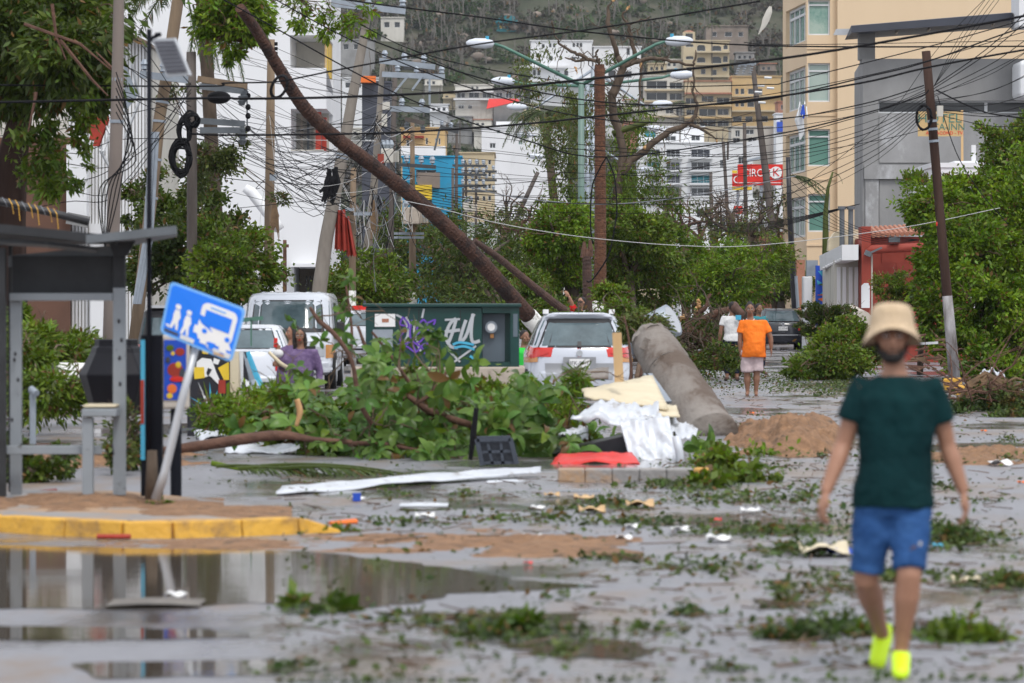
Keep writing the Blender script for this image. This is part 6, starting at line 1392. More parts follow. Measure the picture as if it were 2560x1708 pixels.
# ---------------------------------------------------------------- bus shelter
YS=32.2; sS=YS/F
def vpost(px0,px1,py0,Y,zb,m,root,name='post',dep=.1):
    a=at(px0,py0,Y); b=at(px1,py0,Y); mb=MB(); mb.bb((a.x,Y-dep/2,zb),(b.x,Y+dep/2,a.z)); return mb.build(name,M[m],root,bevel=.006)
root=thing('bus_shelter','grey metal bus shelter with bench at the left edge','bus shelter',(at(150,0,YS).x,YS,.15))
vpost(284,314,588,YS,.15,'shelter',root); mb=MB(); a=at(283,742,YS-.07); b=at(315,742,YS-.07)
mb.bb((a.x,YS-.085,.152),(b.x,YS-.055,at(0,720,YS).z)); mb.build('post_cladding',M['shelter_pale'],root)
vpost(27,54,745,YS+.02,.15,'shelter_pale',root); vpost(-30,15,620,YS-.3,.15,'shelter',root); vpost(22,30,600,YS+.5,.15,'shelter',root)
a=at(28,733,YS); b=at(314,752,YS); mb=MB(); mb.bb((a.x,YS-.10,b.z),(b.x-.1,YS-.04,a.z)); mb.build('top_rail',M['shelter_pale'],root,bevel=.005)
a=at(30,640,YS); b=at(284,733,YS); mb=MB(); mb.bb((a.x,YS+.01,b.z),(b.x,YS+.05,a.z)); mb.build('fascia_panel',M['shelter'],root)
mb=MB(); P=[at(20,640,YS+.03),at(284,612,YS+.03),at(284,640,YS+.03),at(20,668,YS+.03)]; mb.add(P,[(0,3,2,1)]); mb.build('roof_beam',M['galv_dark'],root,solid=.06)
# roof: two tilted sheets with depth
mb=MB()
rf=[at(-200,552,YS-.5),at(0,560,YS-.5),at(150,575,YS-.5),at(290,590,YS-.5),at(300,590,YS+1.2),at(150,590,YS+1.2),at(0,590,YS+1.2),at(-200,590,YS+1.2)]
mb.add(rf+[p-Vector((0,0,.075))for p in rf],[(0,1,6,7),(1,2,5,6),(2,3,4,5),(8,15,14,9),(9,14,13,10),(10,13,12,11),(0,8,9,1),(1,9,10,2),(2,10,11,3),(3,11,12,4)]); mb.build('roof_sheet',M['shelter'],root)
mb=MB(); rf=[at(215,588,YS-.6),at(440,564,YS-.6),at(443,572,YS+.9),at(330,594,YS+.9)]
mb.add(rf+[p-Vector((0,0,.07))for p in rf],[(0,1,2,3),(7,6,5,4),(0,4,5,1),(1,5,6,2),(2,6,7,3),(3,7,4,0)]); mb.build('roof_sheet',M['galv_dark'],root)
mb=MB(); mb.add([at(270,600,YS-.12),at(345,590,YS-.12),at(318,640,YS-.12),at(284,640,YS-.12)],[(0,3,2,1)]); mb.build('bracket',M['shelter'],root,solid=.06)
mb=MB(); mb.tube([at(296,602,YS-.2),at(296,602,YS-.16)],.022,n=10); mb.build('bolt',M['black_paint'],root)
mb=MB(); mb.tube([at(0,605,YS-.3),at(120,612,YS-.3),at(240,625,YS-.1)],[.03,.03,.03],n=6); mb.build('roof_brace',M['galv_dark'],root)
for(x,y)in((297,803),(304,850),(299,895),(38,885),(45,950),(30,1050),(300,960),(36,900)):
    mb=MB(); mb.ell(at(x,y,YS-.09),(.012,.008,.02),n=6,m=4); mb.build('chipped_spot',M['black_paint'],root)
# bench
be=thing('bench','pale metal bench with one square leg inside the bus shelter','bench',(at(240,0,YS).x,YS-.3,.15)); yb=YS-.35
mb=MB(); a=at(205,1022,yb); b=at(292,1042,yb); mb.bb((a.x,yb-.04,b.z),(b.x,yb+.42,a.z)); mb.build('seat',M['shelter_pale'],be,bevel=.01)
mb=MB(); a=at(207,1012,yb); b=at(290,1019,yb); mb.bb((a.x,yb,b.z-.001),(b.x,yb+.4,a.z)); mb.build('seat_pad',M['ply'],be,bevel=.01)
mb=MB(); a=at(205,1044,yb); b=at(232,1238,yb); mb.bb((a.x,yb,.15),(b.x,yb+.1,a.z)); mb.build('leg',M['shelter_pale'],be,bevel=.006)
mb=MB(); a=at(5,1114,yb+.14); b=at(254,1136,yb+.14); mb.bb((a.x,yb+.11,b.z),(b.x,yb+.17,a.z)); mb.build('rail',M['shelter_pale'],be,bevel=.006)
for px in(52,205,280):
    mb=MB(); mb.tube([at(px,1110,yb+.16),at(px+4,1136,yb+.12)],.008,n=5); mb.build('rust_streak',M['black_paint'],be)
# rope-wrapped pipe at upper left
root=thing('pipe','dark pipe with orange rope wrapped round it above the bus shelter','pipe',at(60,520,45)); mb=MB(); mb.tube([at(-60,498,45),at(0,504,45),at(120,530,45),at(222,556,45)],.045,n=8); mb.build('tube',M['car_trim'],root,smooth=True)
for i in range(9):
    x=6+i*16; y=504+(x-0)*.22; mb=MB(); mb.tube([at(x,y-12,44.9),at(x+8,y+2,44.85),at(x+12,y+12+(i%3)*14,44.9)],.006,n=5); mb.build('rope',M['curb_yellow' if i%3 else 'wire_grey'],root)
# barrels
mb=MB(); D=42.0
prof=[(1038,60),(1018,68),(936,95),(882,66),(868,62),(866,55),(848,55)]
c=at(291,745,D); mb.loft([((c.x,D,at(0,py,D).z),r_*D/F,r_*D/F)for py,r_ in prof],n=8); mb.build('barrel',M['tank_black'],label='big black faceted plastic water tank on its stand behind the bench',cat='water tank',bevel=.02)
mb=MB(); a=at(122,947,50); b=at(226,950,50.6); mb.tube([a,b],[.215,.225],n=22); mb.build('barrel',M['white_paint'],smooth=False,label='white painted cylinder lying in the foliage left of the black tank',cat='drum')
mb=MB(); mb.tube([at(82,1110,36),at(82,985,36),at(80,975,36)],[.03,.03,.04],n=8); mb.tube([at(78,972,36),at(92,984,35.9)],[.03,.03],n=8); mb.build('bollard',M['galv'],label='thin grey pipe bollard with slanted cap behind the shelter',cat='bollard',smooth=False)
mb=MB(); a=G(0,1185); mb.tube([at(-20,1240,33.6),at(60,1236,33.6),at(142,1228,33.6)],[.045,.045,.045],n=8,flat=.5); mb.build('red_tile',M['red_cloth'],label='long red roof ridge tile lying on the bus island at the far left',cat='roof tile')
mb=MB(); g=G(310,1352); mb.tube([g+Vector((-.2,0,.03)),g+Vector((.05,0,.03))],[.04,.04],n=8,flat=.5); mb.build('red_tile',M['red_cloth'],label='broken red roof tile in the water at the foot of the yellow kerb',cat='roof tile')
mb=MB(); g=G(850,1318); mb.tube([g+Vector((-.08,0,.03)),g+Vector((.12,.1,.04))],[.03,.045],n=8,flat=.5); mb.build('red_tile',M['orange'],label='orange tile fragment at the pointed end of the yellow kerb',cat='roof tile')
mb=MB(); g=G(390,1512)
mb.sheet(lambda u,v:g+Vector(((u-.5)*.55,(v-.5)*.5,.012+.012*math.sin(3.1*u))),8,3,.02); mb.build('board',M['bark_grey'],label='brown board lying flat in the puddle with white foam on it',cat='board')

# solar lamp post and kiosk
DK=31.9
root=thing('solar_lamp_post','thin black post with a small tilted solar panel on top','lamp post',(at(373,0,DK).x,DK,.15))
mb=MB(); mb.tube([Vector((at(373,0,DK).x,DK,.15)),at(373,73,DK)],.021,n=10); mb.build('post',M['navy_post'],root,smooth=True)
mb=MB(); C4=[at(378,97,DK),at(435,95,DK-.15),at(474,188,DK-.25),at(416,192,DK-.1)]; mb.add(C4,[(0,3,2,1)]); pn=mb.build('panel_frame',M['alu'],root,solid=.03)
cc=sum(C4,Vector())/4; mb=MB(); q4=[cc+(p-cc)*.84+Vector((0,-.02,0))for p in C4]; mb.add(q4,[(0,3,2,1)]); mb.build('solar_cells',M['solar'],pn,solid=.01)
for i in range(1,8):
    t=i/8; mb=MB(); mb.beam(q4[0].lerp(q4[3],t)+Vector((0,-.012,0)),q4[1].lerp(q4[2],t)+Vector((0,-.012,0)),.003); mb.build('cell_line',M['galv'],pn)
mb=MB(); mb.beam(at(373,100,DK),at(402,84,DK),.03); mb.build('bracket',M['navy_post'],root)
mb=MB(); mb.box(at(395,87,DK),(.05,.05,.03)); mb.build('sensor',M['navy_post'],root)
for px,mm in((352,'navy_post'),):
    mb=MB(); a=at(351,838,DK); b=at(404,838,DK); mb.bb((a.x,DK+.03,.15),(b.x,DK+.17,a.z)); bx_=mb.build('base_column',M['navy_post'],root,bevel=.008)
mb=MB(); a=at(352,850,DK); b=at(362,1150,DK); mb.bb((a.x-.002,DK+.015,b.z),(b.x,DK+.028,a.z)); mb.build('poster_edge',M['sky_blue'],bx_)
mb=MB(); a=at(352,950,DK); b=at(361,1060,DK); mb.bb((a.x-.003,DK+.008,b.z),(b.x-.003,DK+.014,a.z)); mb.build('poster_edge',M['red_cloth'],bx_)
mb=MB(); mb.box(at(357,1270,DK)+Vector((-.03,-.02,0)),(.2,.15,.05)); mb.build('foot',M['tyre'],root)
kc=thing('poster_case','white framed lit poster case with a colourful picture beside the black post','poster case',at(440,1020,34)); D=34
mb=MB(); a=at(398,838,D); b=at(472,1022,D); mb.bb((a.x,D,b.z),(b.x,D+.12,a.z)); mb.build('frame',M['frame_cream'],kc,bevel=.02)
mb=MB(); a=at(410,850,D); b=at(466,1000,D); mb.bb((a.x,D-.012,b.z),(b.x,D-.002,a.z)); po=mb.build('poster',M['blue_paint'],kc)
random.seed(12)
for i,(x,y,rx,ry,m_)in enumerate(((438,925,20,18,'red_cloth'),(450,880,12,10,'red_cloth'),(446,912,7,8,'yellow'),(430,972,12,12,'orange'),(424,990,8,7,'yellow'),(456,940,8,20,'steel_blue'),(425,870,10,8,'leaf_bright'),(442,948,18,7,'red_paint'),(420,900,6,8,'steel_blue'),(432,884,5,5,'yellow'),(455,985,8,10,'steel_blue'))):
    mb=MB(); mb.ell(at(x,y,D-.014-i*.0008),(rx*D/F,.002,ry*D/F),n=14,m=8); mb.build('printed_shape',M[m_],po)
mb=MB(); mb.tube([Vector((at(440,0,34.06).x,34.06,0)),at(440,1022,34.06)],.05,n=8); mb.build('stand',M['navy_post'],kc)

# bus stop sign
DS=31.4; root=thing('bus_stop_sign','tilted blue bus stop sign with white bus and two people on a bent pole','sign',(at(390,0,DS).x,DS,.15))
mb=MB(); pb_=Vector((at(389,0,DS).x,DS,.15)); mb.tube([pb_,at(412,1180,DS),at(455,1000,DS),at(490,865,DS)],[.040,.036,.034,.030],n=12); mb.build('pole',M['alu'],root,smooth=True)
TL,TR,BR,BL=at(426,702,DS-.05),at(616,772,DS-.03),at(579,907,DS-.05),at(400,832,DS-.05)
def sg(u,v,d=0.0): # u across, v down on the sign face
    p=TL.lerp(TR,u).lerp(BL.lerp(BR,u),v); return p+Vector((0,-.012-d,0))
def rrect(u0,v0,u1,v1,r,n=5):
    out=[]
    for cx_,cy_,a0 in((u1-r,v0+r*1.3,-90),(u1-r,v1-r*1.3,0),(u0+r,v1-r*1.3,90),(u0+r,v0+r*1.3,180)):
        for k in range(n+1):
            t=math.radians(a0+90*k/n); out.append((cx_+r*math.cos(t),cy_+r*1.3*math.sin(t)))
    return out
def sshape(poly,m_,d,name,par,th=.002):
    mb=MB(); V=[sg(u,v,d)for u,v in poly]; n=len(V); mb.add(V+[p+Vector((0,th,0))for p in V],[tuple(range(n)),tuple(range(2*n-1,n-1,-1))]+[(j,n+j,n+(j+1)%n,(j+1)%n)for j in range(n)]); return mb.build(name,M[m_],par)
pl_=sshape(rrect(0,0,1,1,.07),'sign_edge',0,'plate',root,.02); bg_=sshape(rrect(.035,.05,.965,.95,.06),'sign_blue',.003,'blue_field',pl_)
bus=sshape(rrect(.46,.14,.93,.74,.09),'white_print',.006,'bus_symbol',pl_)
sshape([(.42,.60),(.50,.60),(.50,.74),(.42,.74)],'white_print',.0062,'bus_symbol',pl_); sshape([(.46,.70),(.90,.70),(.96,.82),(.50,.82)],'white_print',.0064,'bus_symbol',pl_)
sshape([(.53,.74),(.62,.74),(.62,.88),(.53,.88)],'white_print',.0066,'bus_wheel',pl_); sshape([(.78,.74),(.88,.74),(.90,.9),(.80,.9)],'white_print',.0066,'bus_wheel',pl_)
sshape([(.52,.27),(.87,.27),(.87,.54),(.52,.54)],'sign_blue',.009,'bus_window',pl_)
sshape([(.57,.19),(.77,.19),(.77,.22),(.57,.22)],'sign_edge',.009,'destination_strip',pl_)
for u in(.56,.87):sshape([(u+.035*math.cos(t),.65+.045*math.sin(t))for t in[2*math.pi*k/12 for k in range(12)]],'sign_blue',.009,'headlight',pl_)
sshape([(.64,.80),(.74,.80),(.72,.92),(.66,.92)],'sign_blue',.009,'gap',pl_)
for u,v,sc in((.17,.47,1),(.32,.50,.95)):
    sshape([(u+.038*sc*math.cos(t),v-.06+.05*sc*math.sin(t))for t in[2*math.pi*k/12 for k in range(12)]],'white_print',.007,'person_symbol',pl_)
    sshape([(u-.03,v),(u+.03,v),(u+.055,v+.12),(u+.035,v+.2),(u+.05,v+.36),(u+.02,v+.36),(u,v+.24),(u-.03,v+.36),(u-.065,v+.36),(u-.04,v+.2),(u-.045,v+.1)],'white_print',.0072,'person_symbol',pl_)
sshape([(u,v)for u,v in((.10,.78),(.04,.80),(.10,.84))],'white_print',.0075,'person_symbol',pl_)
sshape([(.05,.88),(.24,.88),(.24,.93),(.05,.93)],'frame_dark',.006,'sticker',pl_); sshape([(.27,.87),(.46,.87),(.46,.95),(.27,.95)],'frame_white',.006,'sticker',pl_)
sshape([(.74,.93),(.90,.92),(.90,.97),(.74,.98)],'pine',.006,'sticker',pl_); sshape([(.60,.86),(.84,.88),(.80,.94),(.66,.93)],'frame_white',.0068,'peeling_patch',pl_); sshape([(.88,.86),(.97,.87),(.95,.96),(.88,.95)],'frame_white',.0065,'peeling_patch',pl_)

# painted kiosk box behind the sign (abstract white figure, yellow patch, agave leaves on black)
D=50.0; root=thing('painted_kiosk','black kiosk box painted with agave leaves and a white figure behind the sign pole','kiosk',(at(535,0,D).x,D,0))
mb=MB(); a=at(468,862,D); b=at(574,1062,D); mb.bb((a.x,D,0),(b.x,D+.9,a.z)); bdy=mb.build('body',M['black_paint'],root)
mb=MB(); a=at(575,880,D); b=at(596,1062,D); mb.bb((a.x,D+.01,0),(b.x,D+.4,a.z)); mb.build('side_panel',M['ply'],root)
def kp(poly,m_,d=.01,name='painted_shape'):
    mb=MB(); V=[at(x,y,D-d)for x,y in poly]; n=len(V); mb.add(V,[tuple(range(n))]); return mb.build(name,M[m_],bdy,solid=.003)
for i,(bx0,tx,ty,m_)in enumerate(((522,470,990,'sky_blue'),(524,495,955,'frame_white'),(527,508,950,'leaf_bright'),(530,524,955,'sky_blue'),(533,544,975,'sky_blue'),(520,474,1010,'sky_blue'))):
    kp([(bx0-6,1020),(tx,ty),(bx0+4,1020)],m_,.014+i*.001,'painted_leaf')
kp([(492,905),(505,895),(528,898),(535,915),(540,930),(556,965),(545,960),(525,940),(505,945),(490,940)],'white_print',.01)
kp([(484,918),(510,918),(512,945),(486,948)],'yellow',.013); kp([(505,868),(525,872),(520,886),(506,884)],'yellow',.012); kp([(516,932),(520,920),(530,924),(520,942)],'black_paint',.0145)
kp([(545,920),(572,905),(573,950),(560,950)],'yellow',.012); kp([(546,950),(564,950),(564,984),(546,984)],'red_cloth',.014); kp([(566,960),(574,955),(574,1000),(566,1000)],'leaf_bright',.011); kp([(535,895),(550,900),(545,912),(532,908)],'white_print',.011)
tp=MB(); 
for k,(x0,x1)in enumerate(((604,612),(612,606),(618,660),(606,650))):
    mb=MB(); mb.tube([at(x0,880,D-.4),at((x0+x1)/2+4,950,D-.4),at(x1+10,1005,D-.5),at(x1+40,1035,D-.6)],[.035,.05,.045,.02],n=6,flat=.3); mb.build('torn_sheet',M[['frame_white','black_paint','sky_blue','galv']][k][0]if False else M[['frame_white','black_paint','sky_blue','galv'][k]],label=['torn white strip of metal hanging beside the painted kiosk','torn black strip hanging beside the painted kiosk','torn light blue strip curling off the painted kiosk','torn grey strip curling down in front of the white car'][k],cat='metal strip')
mb=MB(); mb.box(at(630,798,48),(.28,.02,.05),ry=-.1); mb.beam(at(628,800,48),at(628,865,48),.02); mb.build('fragment',M['lamp_green'],label='small pale green sign fragment before the van windscreen',cat='sign')

# green transformer cabinet
D=54.0; s_=D/F
root=thing('electric_cabinet','dark green electrical cabinet covered in graffiti on a concrete base','electrical cabinet',(at(1105,0,D).x,D,0))
x0,x1=at(914,0,D).x,at(1298,0,D).x; zt=at(0,768,D).z; zb=at(0,917,D).z
mb=MB(); mb.bb((x0,D,zb),(at(1205,0,D).x,D+1.1,zt)); bd=mb.build('body',M['box_green'],root,bevel=.01)
mb=MB(); mb.bb((at(1206,0,D).x,D+.25,zb),(x1-.08,D+1.1,zt)); mb.build('body',M['box_green'],root)
mb=MB(); mb.bb((at(1206,0,D).x,D+.2,at(0,905,D).z),(at(1262,0,D).x,D+.246,at(0,785,D).z)); rc_=mb.build('meter_panel',M['box_recess'],root)
mb=MB(); c=at(1228,818,D+.1); mb.tube([c,c+Vector((0,.1,0))],.085,n=18); mb.build('meter',M['galv'],rc_)
mb=MB(); c=at(1228,818,D+.085); mb.tube([c,c+Vector((0,.01,0))],.055,n=14); mb.build('dial',M['white_print'],rc_); mb=MB(); mb.box(at(1230,840,D+.18),(.05,.04,.06)); mb.build('seal',M['amber'],rc_)
mb=MB(); mb.bb((at(1206,0,D).x,D-.01,at(0,783,D).z),(x1,D+.248,zt+.001)); mb.build('lintel',M['box_green'],root)
mb=MB(); mb.bb((at(1276,0,D).x,D-.02,zb),(x1,D+.05,at(0,768,D).z+.04)); dr=mb.build('door',M['box_green'],root)
mb=MB(); mb.bb((at(1283,0,D).x,D-.03,at(0,842,D).z),(at(1294,0,D).x,D-.021,at(0,785,D).z)); mb.build('window',M['box_recess'],dr)
mb=MB(); mb.bb((at(1206,0,D).x,D+.0,zb),(at(1275,0,D).x,D+.248,at(0,906,D).z)); mb.build('sill',M['box_green'],root)
mb=MB(); mb.bb((x0-.04,D-.06,zt+.002),(x1+.03,D+1.15,zt+.05)); mb.build('lid',M['box_green'],root,bevel=.01)
for px in(938,1046,1150):
    mb=MB(); mb.bb((at(px,0,D).x,D-.006,zb+.04),(at(px,0,D).x+.012,D-.002,zt-.04)); mb.build('door_seam',M['car_trim'],bd)
mb=MB(); a=at(937,785,D); b=at(988,817,D); mb.bb((a.x,D-.012,b.z),(b.x,D-.004,a.z)); nt_=mb.build('notice',M['white_print'],bd)
mb=MB(); a=at(955,797,D); b=at(972,806,D); mb.bb((a.x,D-.016,b.z),(b.x,D-.013,a.z)); mb.build('warning_mark',M['roof_tile'],nt_)
mb=MB(); a=at(932,824,D); b=at(982,868,D); mb.bb((a.x,D-.010,b.z),(b.x,D-.003,a.z)); mb.build('notice',M['galv'],bd)
def graf(pts,w_,m_,d):
    P=[at(x,y,D-d)for x,y in pts]; fine=[]
    for i in range(len(P)-1):
        p0=P[max(i-1,0)]; p3=P[min(i+2,len(P)-1)]
        for j in range(5):
            t=j/5; a,b,c,e=p0,P[i],P[i+1],p3
            fine.append(.5*((2*b)+(c-a)*t+(2*a-5*b+4*c-e)*t*t+(3*b-a-3*c+e)*t**3))
    fine.append(P[-1]); mb=MB(); mb.ribbon(fine,w_*s_,(0,-1,0)); mb.build('graffiti',M[m_],bd,solid=.002)
W1=[[(990,787),(1010,800),(1020,830),(1010,855),(990,868)],[(1015,792),(1025,820),(1018,862)],[(1040,800),(1035,830),(1048,865)],[(1060,772),(1055,795)],
      [(1140,796),(1125,810),(1115,840),(1125,865),(1145,870)],[(1140,800),(1130,835),(1120,860)],[(1112,830),(1150,825)],[(1165,800),(1155,830),(1150,855),(1165,840),(1178,800),(1185,785)],[(1182,785),(1178,830),(1182,855),(1200,852)],[(1112,800),(1150,798)],[(1125,880),(1150,905)],[(1135,905),(1170,880),(1190,865)],[(915,880),(918,910)],[(1042,858),(1052,878)]]
for i,p in enumerate(W1):graf(p,8 if 4<=i<=8 else 5,'alu',.006+i*.0008)
W2=[[(1010,795),(1022,815),(1005,835),(1000,850),(1015,860),(1035,845),(1045,815),(1060,800),(1070,825),(1055,850),(1040,860)],[(985,870),(1000,860),(1020,868),(1040,880),(1060,860),(1080,865),(1085,885)],[(1030,800),(1025,840),(1040,880)],[(1062,810),(1075,805),(1088,800),(1084,812)],[(1008,792),(1000,810),(1015,815)],[(1078,870),(1095,880),(1090,900)],[(1050,830),(1030,850),(1055,870),(1062,885)]]
for i,p in enumerate(W2):graf(p,4.5,'purple',.018+i*.0008)
for i,p in enumerate([[(1132,862),(1150,856),(1185,862)],[(1135,870),(1160,866),(1186,874)],[(1175,890),(1184,896)]]):graf(p,6,'sky_blue',.025+i*.0008)
mb=MB(); mb.bb((at(878,0,D).x,D-.2,-.02),(at(1312,0,D).x,D+1.2,zb-.002)); mb.build('concrete_base',M['conc_base'],root,bevel=.02)

# ---------------------------------------------------------------- fallen concrete column and steel pole
root=thing('concrete_column','huge round concrete column torn from the ground and leaning left over the pile','column',G(1790,1092))
A=at(1634,862,52.2); Bq=at(1778,1096,50.2)
dd=(Bq-A).normalized(); n_=14; pts=[A.lerp(Bq,i/n_)for i in range(n_+1)]; rr=[.295+.095*i/n_+.012*math.sin(i*2.1)for i in range(n_+1)]
mb=MB(); mb.tube([A.lerp(Bq,i/40)for i in range(41)],[rr[0]+(rr[-1]-rr[0])*i/40 for i in range(41)],n=40,side=Vector((0,1,0)),jit=.006); mb.build('shaft',M['conc_pipe'],root,smooth=True,fold=.22)
for t_,r_ in((.30,.327),):
    q=A.lerp(Bq,t_); mb=MB(); mb.tube([q,q+dd*.012],r_,n=26); mb.build('seam',M['bark_grey'],root)
mb=MB(); mb.tube([A-dd*.25,A-dd*.1,A],[.20,.27,.295],n=22,jit=.12); mb.build('broken_head',M['conc_pipe'],root)
for i in range(5):
    q=A.lerp(Bq,.05+.2*i); mb=MB(); mb.box(q+Vector((-.12+.04*i,-.31,.05)),(.2,.04,.16),rz=.2,ry=.5+.2*i); mb.build('loose_concrete_flake',M['conc_pipe'],root)
root=thing('steel_pole','grey blue steel pole section with bolt hole lying behind the concrete column','pole',at(1640,860,66))
a,b=at(1682,800,64),at(1556,866,64.35); mb=MB(); mb.tube([a,a.lerp(b,.5),b],[.285,.28,.27],n=24); mb.build('tube',M['galv'],root,smooth=True)
mb=MB(); d2=(b-a).normalized(); mb.tube([a-d2*.01,a+d2*.01],[.24,.24],n=24); mb.build('end_cap',M['alu'],root)
mb=MB(); mb.ell(at(1660,802,63.7),(.055,.04,.055),n=10,m=6); mb.build('bolt_hole',M['black_paint'],root)

# ---------------------------------------------------------------- vehicles
def car_body(levels,n=4.5,cols=36):
    """levels: z, half width, rear y, front y -> closed lofted body; local frame, rear at y=0 towards the viewer"""
    vs=[]; k=len(levels)
    def ring(z,w_,yr,yf):
        cy,l=(yr+yf)/2,(yf-yr)/2; out=[]
        for j in range(cols):
            a=2*math.pi*j/cols; ca,sa=math.cos(a),math.sin(a); e=2/n
            out.append((w_*math.copysign(abs(ca)**e,ca),cy+l*math.copysign(abs(sa)**e,sa),z))
        return out
    for L in levels:vs+=ring(*L)
    fs=[(i*cols+j,i*cols+(j+1)%cols,(i+1)*cols+(j+1)%cols,(i+1)*cols+j)for i in range(k-1)for j in range(cols)]
    fs+=[tuple(range(cols-1,-1,-1)),tuple((k-1)*cols+j for j in range(cols))]
    return vs,fs
def car_pt(levels,z,xf,n=4.5,off=.006,front=False):
    for i in range(len(levels)-1):
        a,b=levels[i],levels[i+1]
        if a[0]<=z<=b[0]:
            t=(z-a[0])/max(1e-6,b[0]-a[0]); w_,yr,yf=[a[q]+(b[q]-a[q])*t for q in(1,2,3)]; break
    cy,l=(yr+yf)/2,(yf-yr)/2; x=max(-.9999,min(.9999,xf)); y=l*(1-abs(x)**n)**(1/n)
    return Vector((x*w_*(1+.003),(cy+y+off)if front else(cy-y-off),z))
def side_pt(levels,z,yf_,sg,off=.006,n=4.5):
    for i in range(len(levels)-1):
        a,b=levels[i],levels[i+1]
        if a[0]<=z<=b[0]:t=(z-a[0])/max(1e-6,b[0]-a[0]); w_,yr,yf=[a[q]+(b[q]-a[q])*t for q in(1,2,3)]; break
    cy,l=(yr+yf)/2,(yf-yr)/2; v=yf_*2-1
    return Vector((sg*(w_*(1-abs(v)**n)**(1/n)+off),cy+l*v,z))
def patch(levels,poly,m_,par,name,off=.008,front=False,nx=10,side=0,T=None,th=.0):
    """poly: function (u,v)->(xf,z) or 4 corners [(xf,z)*4] BL,BR,TR,TL"""
    mb=MB(); BL,BR,TR,TL=poly
    def P(u,v):
        x=(BL[0]*(1-u)+BR[0]*u)*(1-v)+(TL[0]*(1-u)+TR[0]*u)*v; z=(BL[1]*(1-u)+BR[1]*u)*(1-v)+(TL[1]*(1-u)+TR[1]*u)*v
        return side_pt(levels,z,x,side,off)if side else car_pt(levels,z,x,off=off,front=front)
    mb.sheet(P,nx,6); return mb.build(name,m_,par,smooth=True)
def vehicle(name,label,levels,loc,rz,paint,parts,wheels,wr=.33,group=None):
    root=thing(name,label,'car' if 'van' not in label[:12]else 'van',(0,0,0),group)
    vs,fs=car_body(levels); mb=MB(); mb.add(vs,fs); body=mb.build('body',paint,root,smooth=True)
    md=body.modifiers.new('e','EDGE_SPLIT'); md.split_angle=math.radians(35)
    for(nm,poly,m_,off,front,side)in parts:
        patch(levels,poly,M[m_],root,nm,off,front,side=side)
    for(x,y)in wheels:
        mb=MB(); mb.tube([Vector((x-.11,y,wr)),Vector((x+.11,y,wr))],wr,n=24); wh=mb.build('wheel',M['tyre'],root)
        sx=1 if x>0 else-1; mb=MB(); mb.tube([Vector((x+sx*.10,y,wr)),Vector((x+sx*.125,y,wr))],wr*.6,n=16); mb.build('rim',M['alu'],wh)
    return root
def plate(root,txt,z,y,w_=.32,h_=.14):
    mb=MB(); mb.bb((-w_/2,y-.012,z-h_/2),(w_/2,y,z+h_/2)); p=mb.build('number_plate',M['white_print'],root)
    text(txt,h_*.62,M['frame_dark'],p,Matrix.Translation((0,y-.014,z))@Matrix.Rotation(math.radians(90),4,'X'),name='plate_number',ext=.001)
# silver hatchback, rear towards the camera
LV=[(.22,.78,.14,4.1),(.30,.86,.04,4.2),(.50,.875,.0,4.28),(.62,.885,.02,4.28),(.66,.885,.07,4.28),(.90,.885,.10,4.22),(1.00,.855,.12,3.9),(1.04,.83,.15,3.3),(1.12,.79,.22,3.1),(1.30,.715,.36,2.7),(1.46,.63,.50,2.3),(1.52,.585,.42,2.1),(1.56,.52,.40,1.9),(1.585,.40,.55,1.6)]
px_=[('rear_window',[(-.88,1.06),(.88,1.06),(.90,1.46),(-.90,1.46)],'car_glass',.010,False,0),('window_surround',[(-.985,1.03),(.985,1.03),(.97,1.49),(-.97,1.49)],'car_trim',.005,False,0),
       ('bumper',[(-.97,.24),(.97,.24),(.95,.42),(-.95,.42)],'car_trim',.008,False,0),('lower_tailgate',[(-.6,.52),(.6,.52),(.62,.78),(-.62,.78)],'car_grey',.006,False,0),
       ('tail_light',[(-1,.80),(-.55,.945),(-.70,.985),(-1,1.06)],'tail_red',.016,False,0),('tail_light',[(.55,.945),(1,.80),(1,1.06),(.70,.985)],'tail_red',.016,False,0),
       ('reverse_light',[(-.99,.78),(-.75,.80),(-.75,.875),(-.99,.86)],'amber',.014,False,0),('reverse_light',[(.75,.80),(.99,.78),(.99,.86),(.75,.875)],'amber',.014,False,0)]
for sd_ in(-1,1):
    px_+=[('side_window',[(.10,1.06),(.78,1.06),(.62,1.45),(.16,1.45)],'car_glass',.006,False,sd_),('tail_light',[(.0,.88),(.07,.88),(.06,1.03),(.0,1.03)],'tail_red',.010,False,sd_),('arch',[(.10,.25),(.30,.25),(.27,.68),(.13,.68)],'car_trim',.004,False,sd_)]
cx_=at(1449,0,61.0).x
suv=vehicle('parked_car','silver white hatchback seen from behind parked behind the debris pile',LV,None,0,M['car_silver'],px_,[(-.76,.85),(.76,.85),(-.76,3.4),(.76,3.4)])
for sd_ in(-1,1):
    mb=MB(); mb.tube([Vector((sd_*.55,.75,1.56)),Vector((sd_*.55,.9,1.61)),Vector((sd_*.55,2.2,1.61)),Vector((sd_*.55,2.4,1.56))],.02,n=6); o=mb.build('roof_rail',M['alu'],suv)
    mb=MB(); mb.box((sd_*.53,.72,1.60),(.09,.12,.07)); o=mb.build('rail_foot',M['white_print'],suv)
mb=MB(); mb.tube([Vector((0,.9,1.58)),Vector((0,1.05,1.74))],.008,n=5); mb.build('antenna',M['car_trim'],suv)
mb=MB(); mb.bb((-.26,.04,.68),(.26,.07,.88)); mb.build('plate_recess',M['car_grey'],suv); plate(suv,'HFK-99-17',.78,.05)
mb=MB(); mb.tube([Vector((0,.085,.94)),Vector((0,.075,.94))],.05,n=16); mb.build('badge',M['alu'],suv)
mb=MB(); mb.beam((0,.12,1.03),(0,.18,1.11),.06); mb.build('wiper_mount',M['car_trim'],suv)
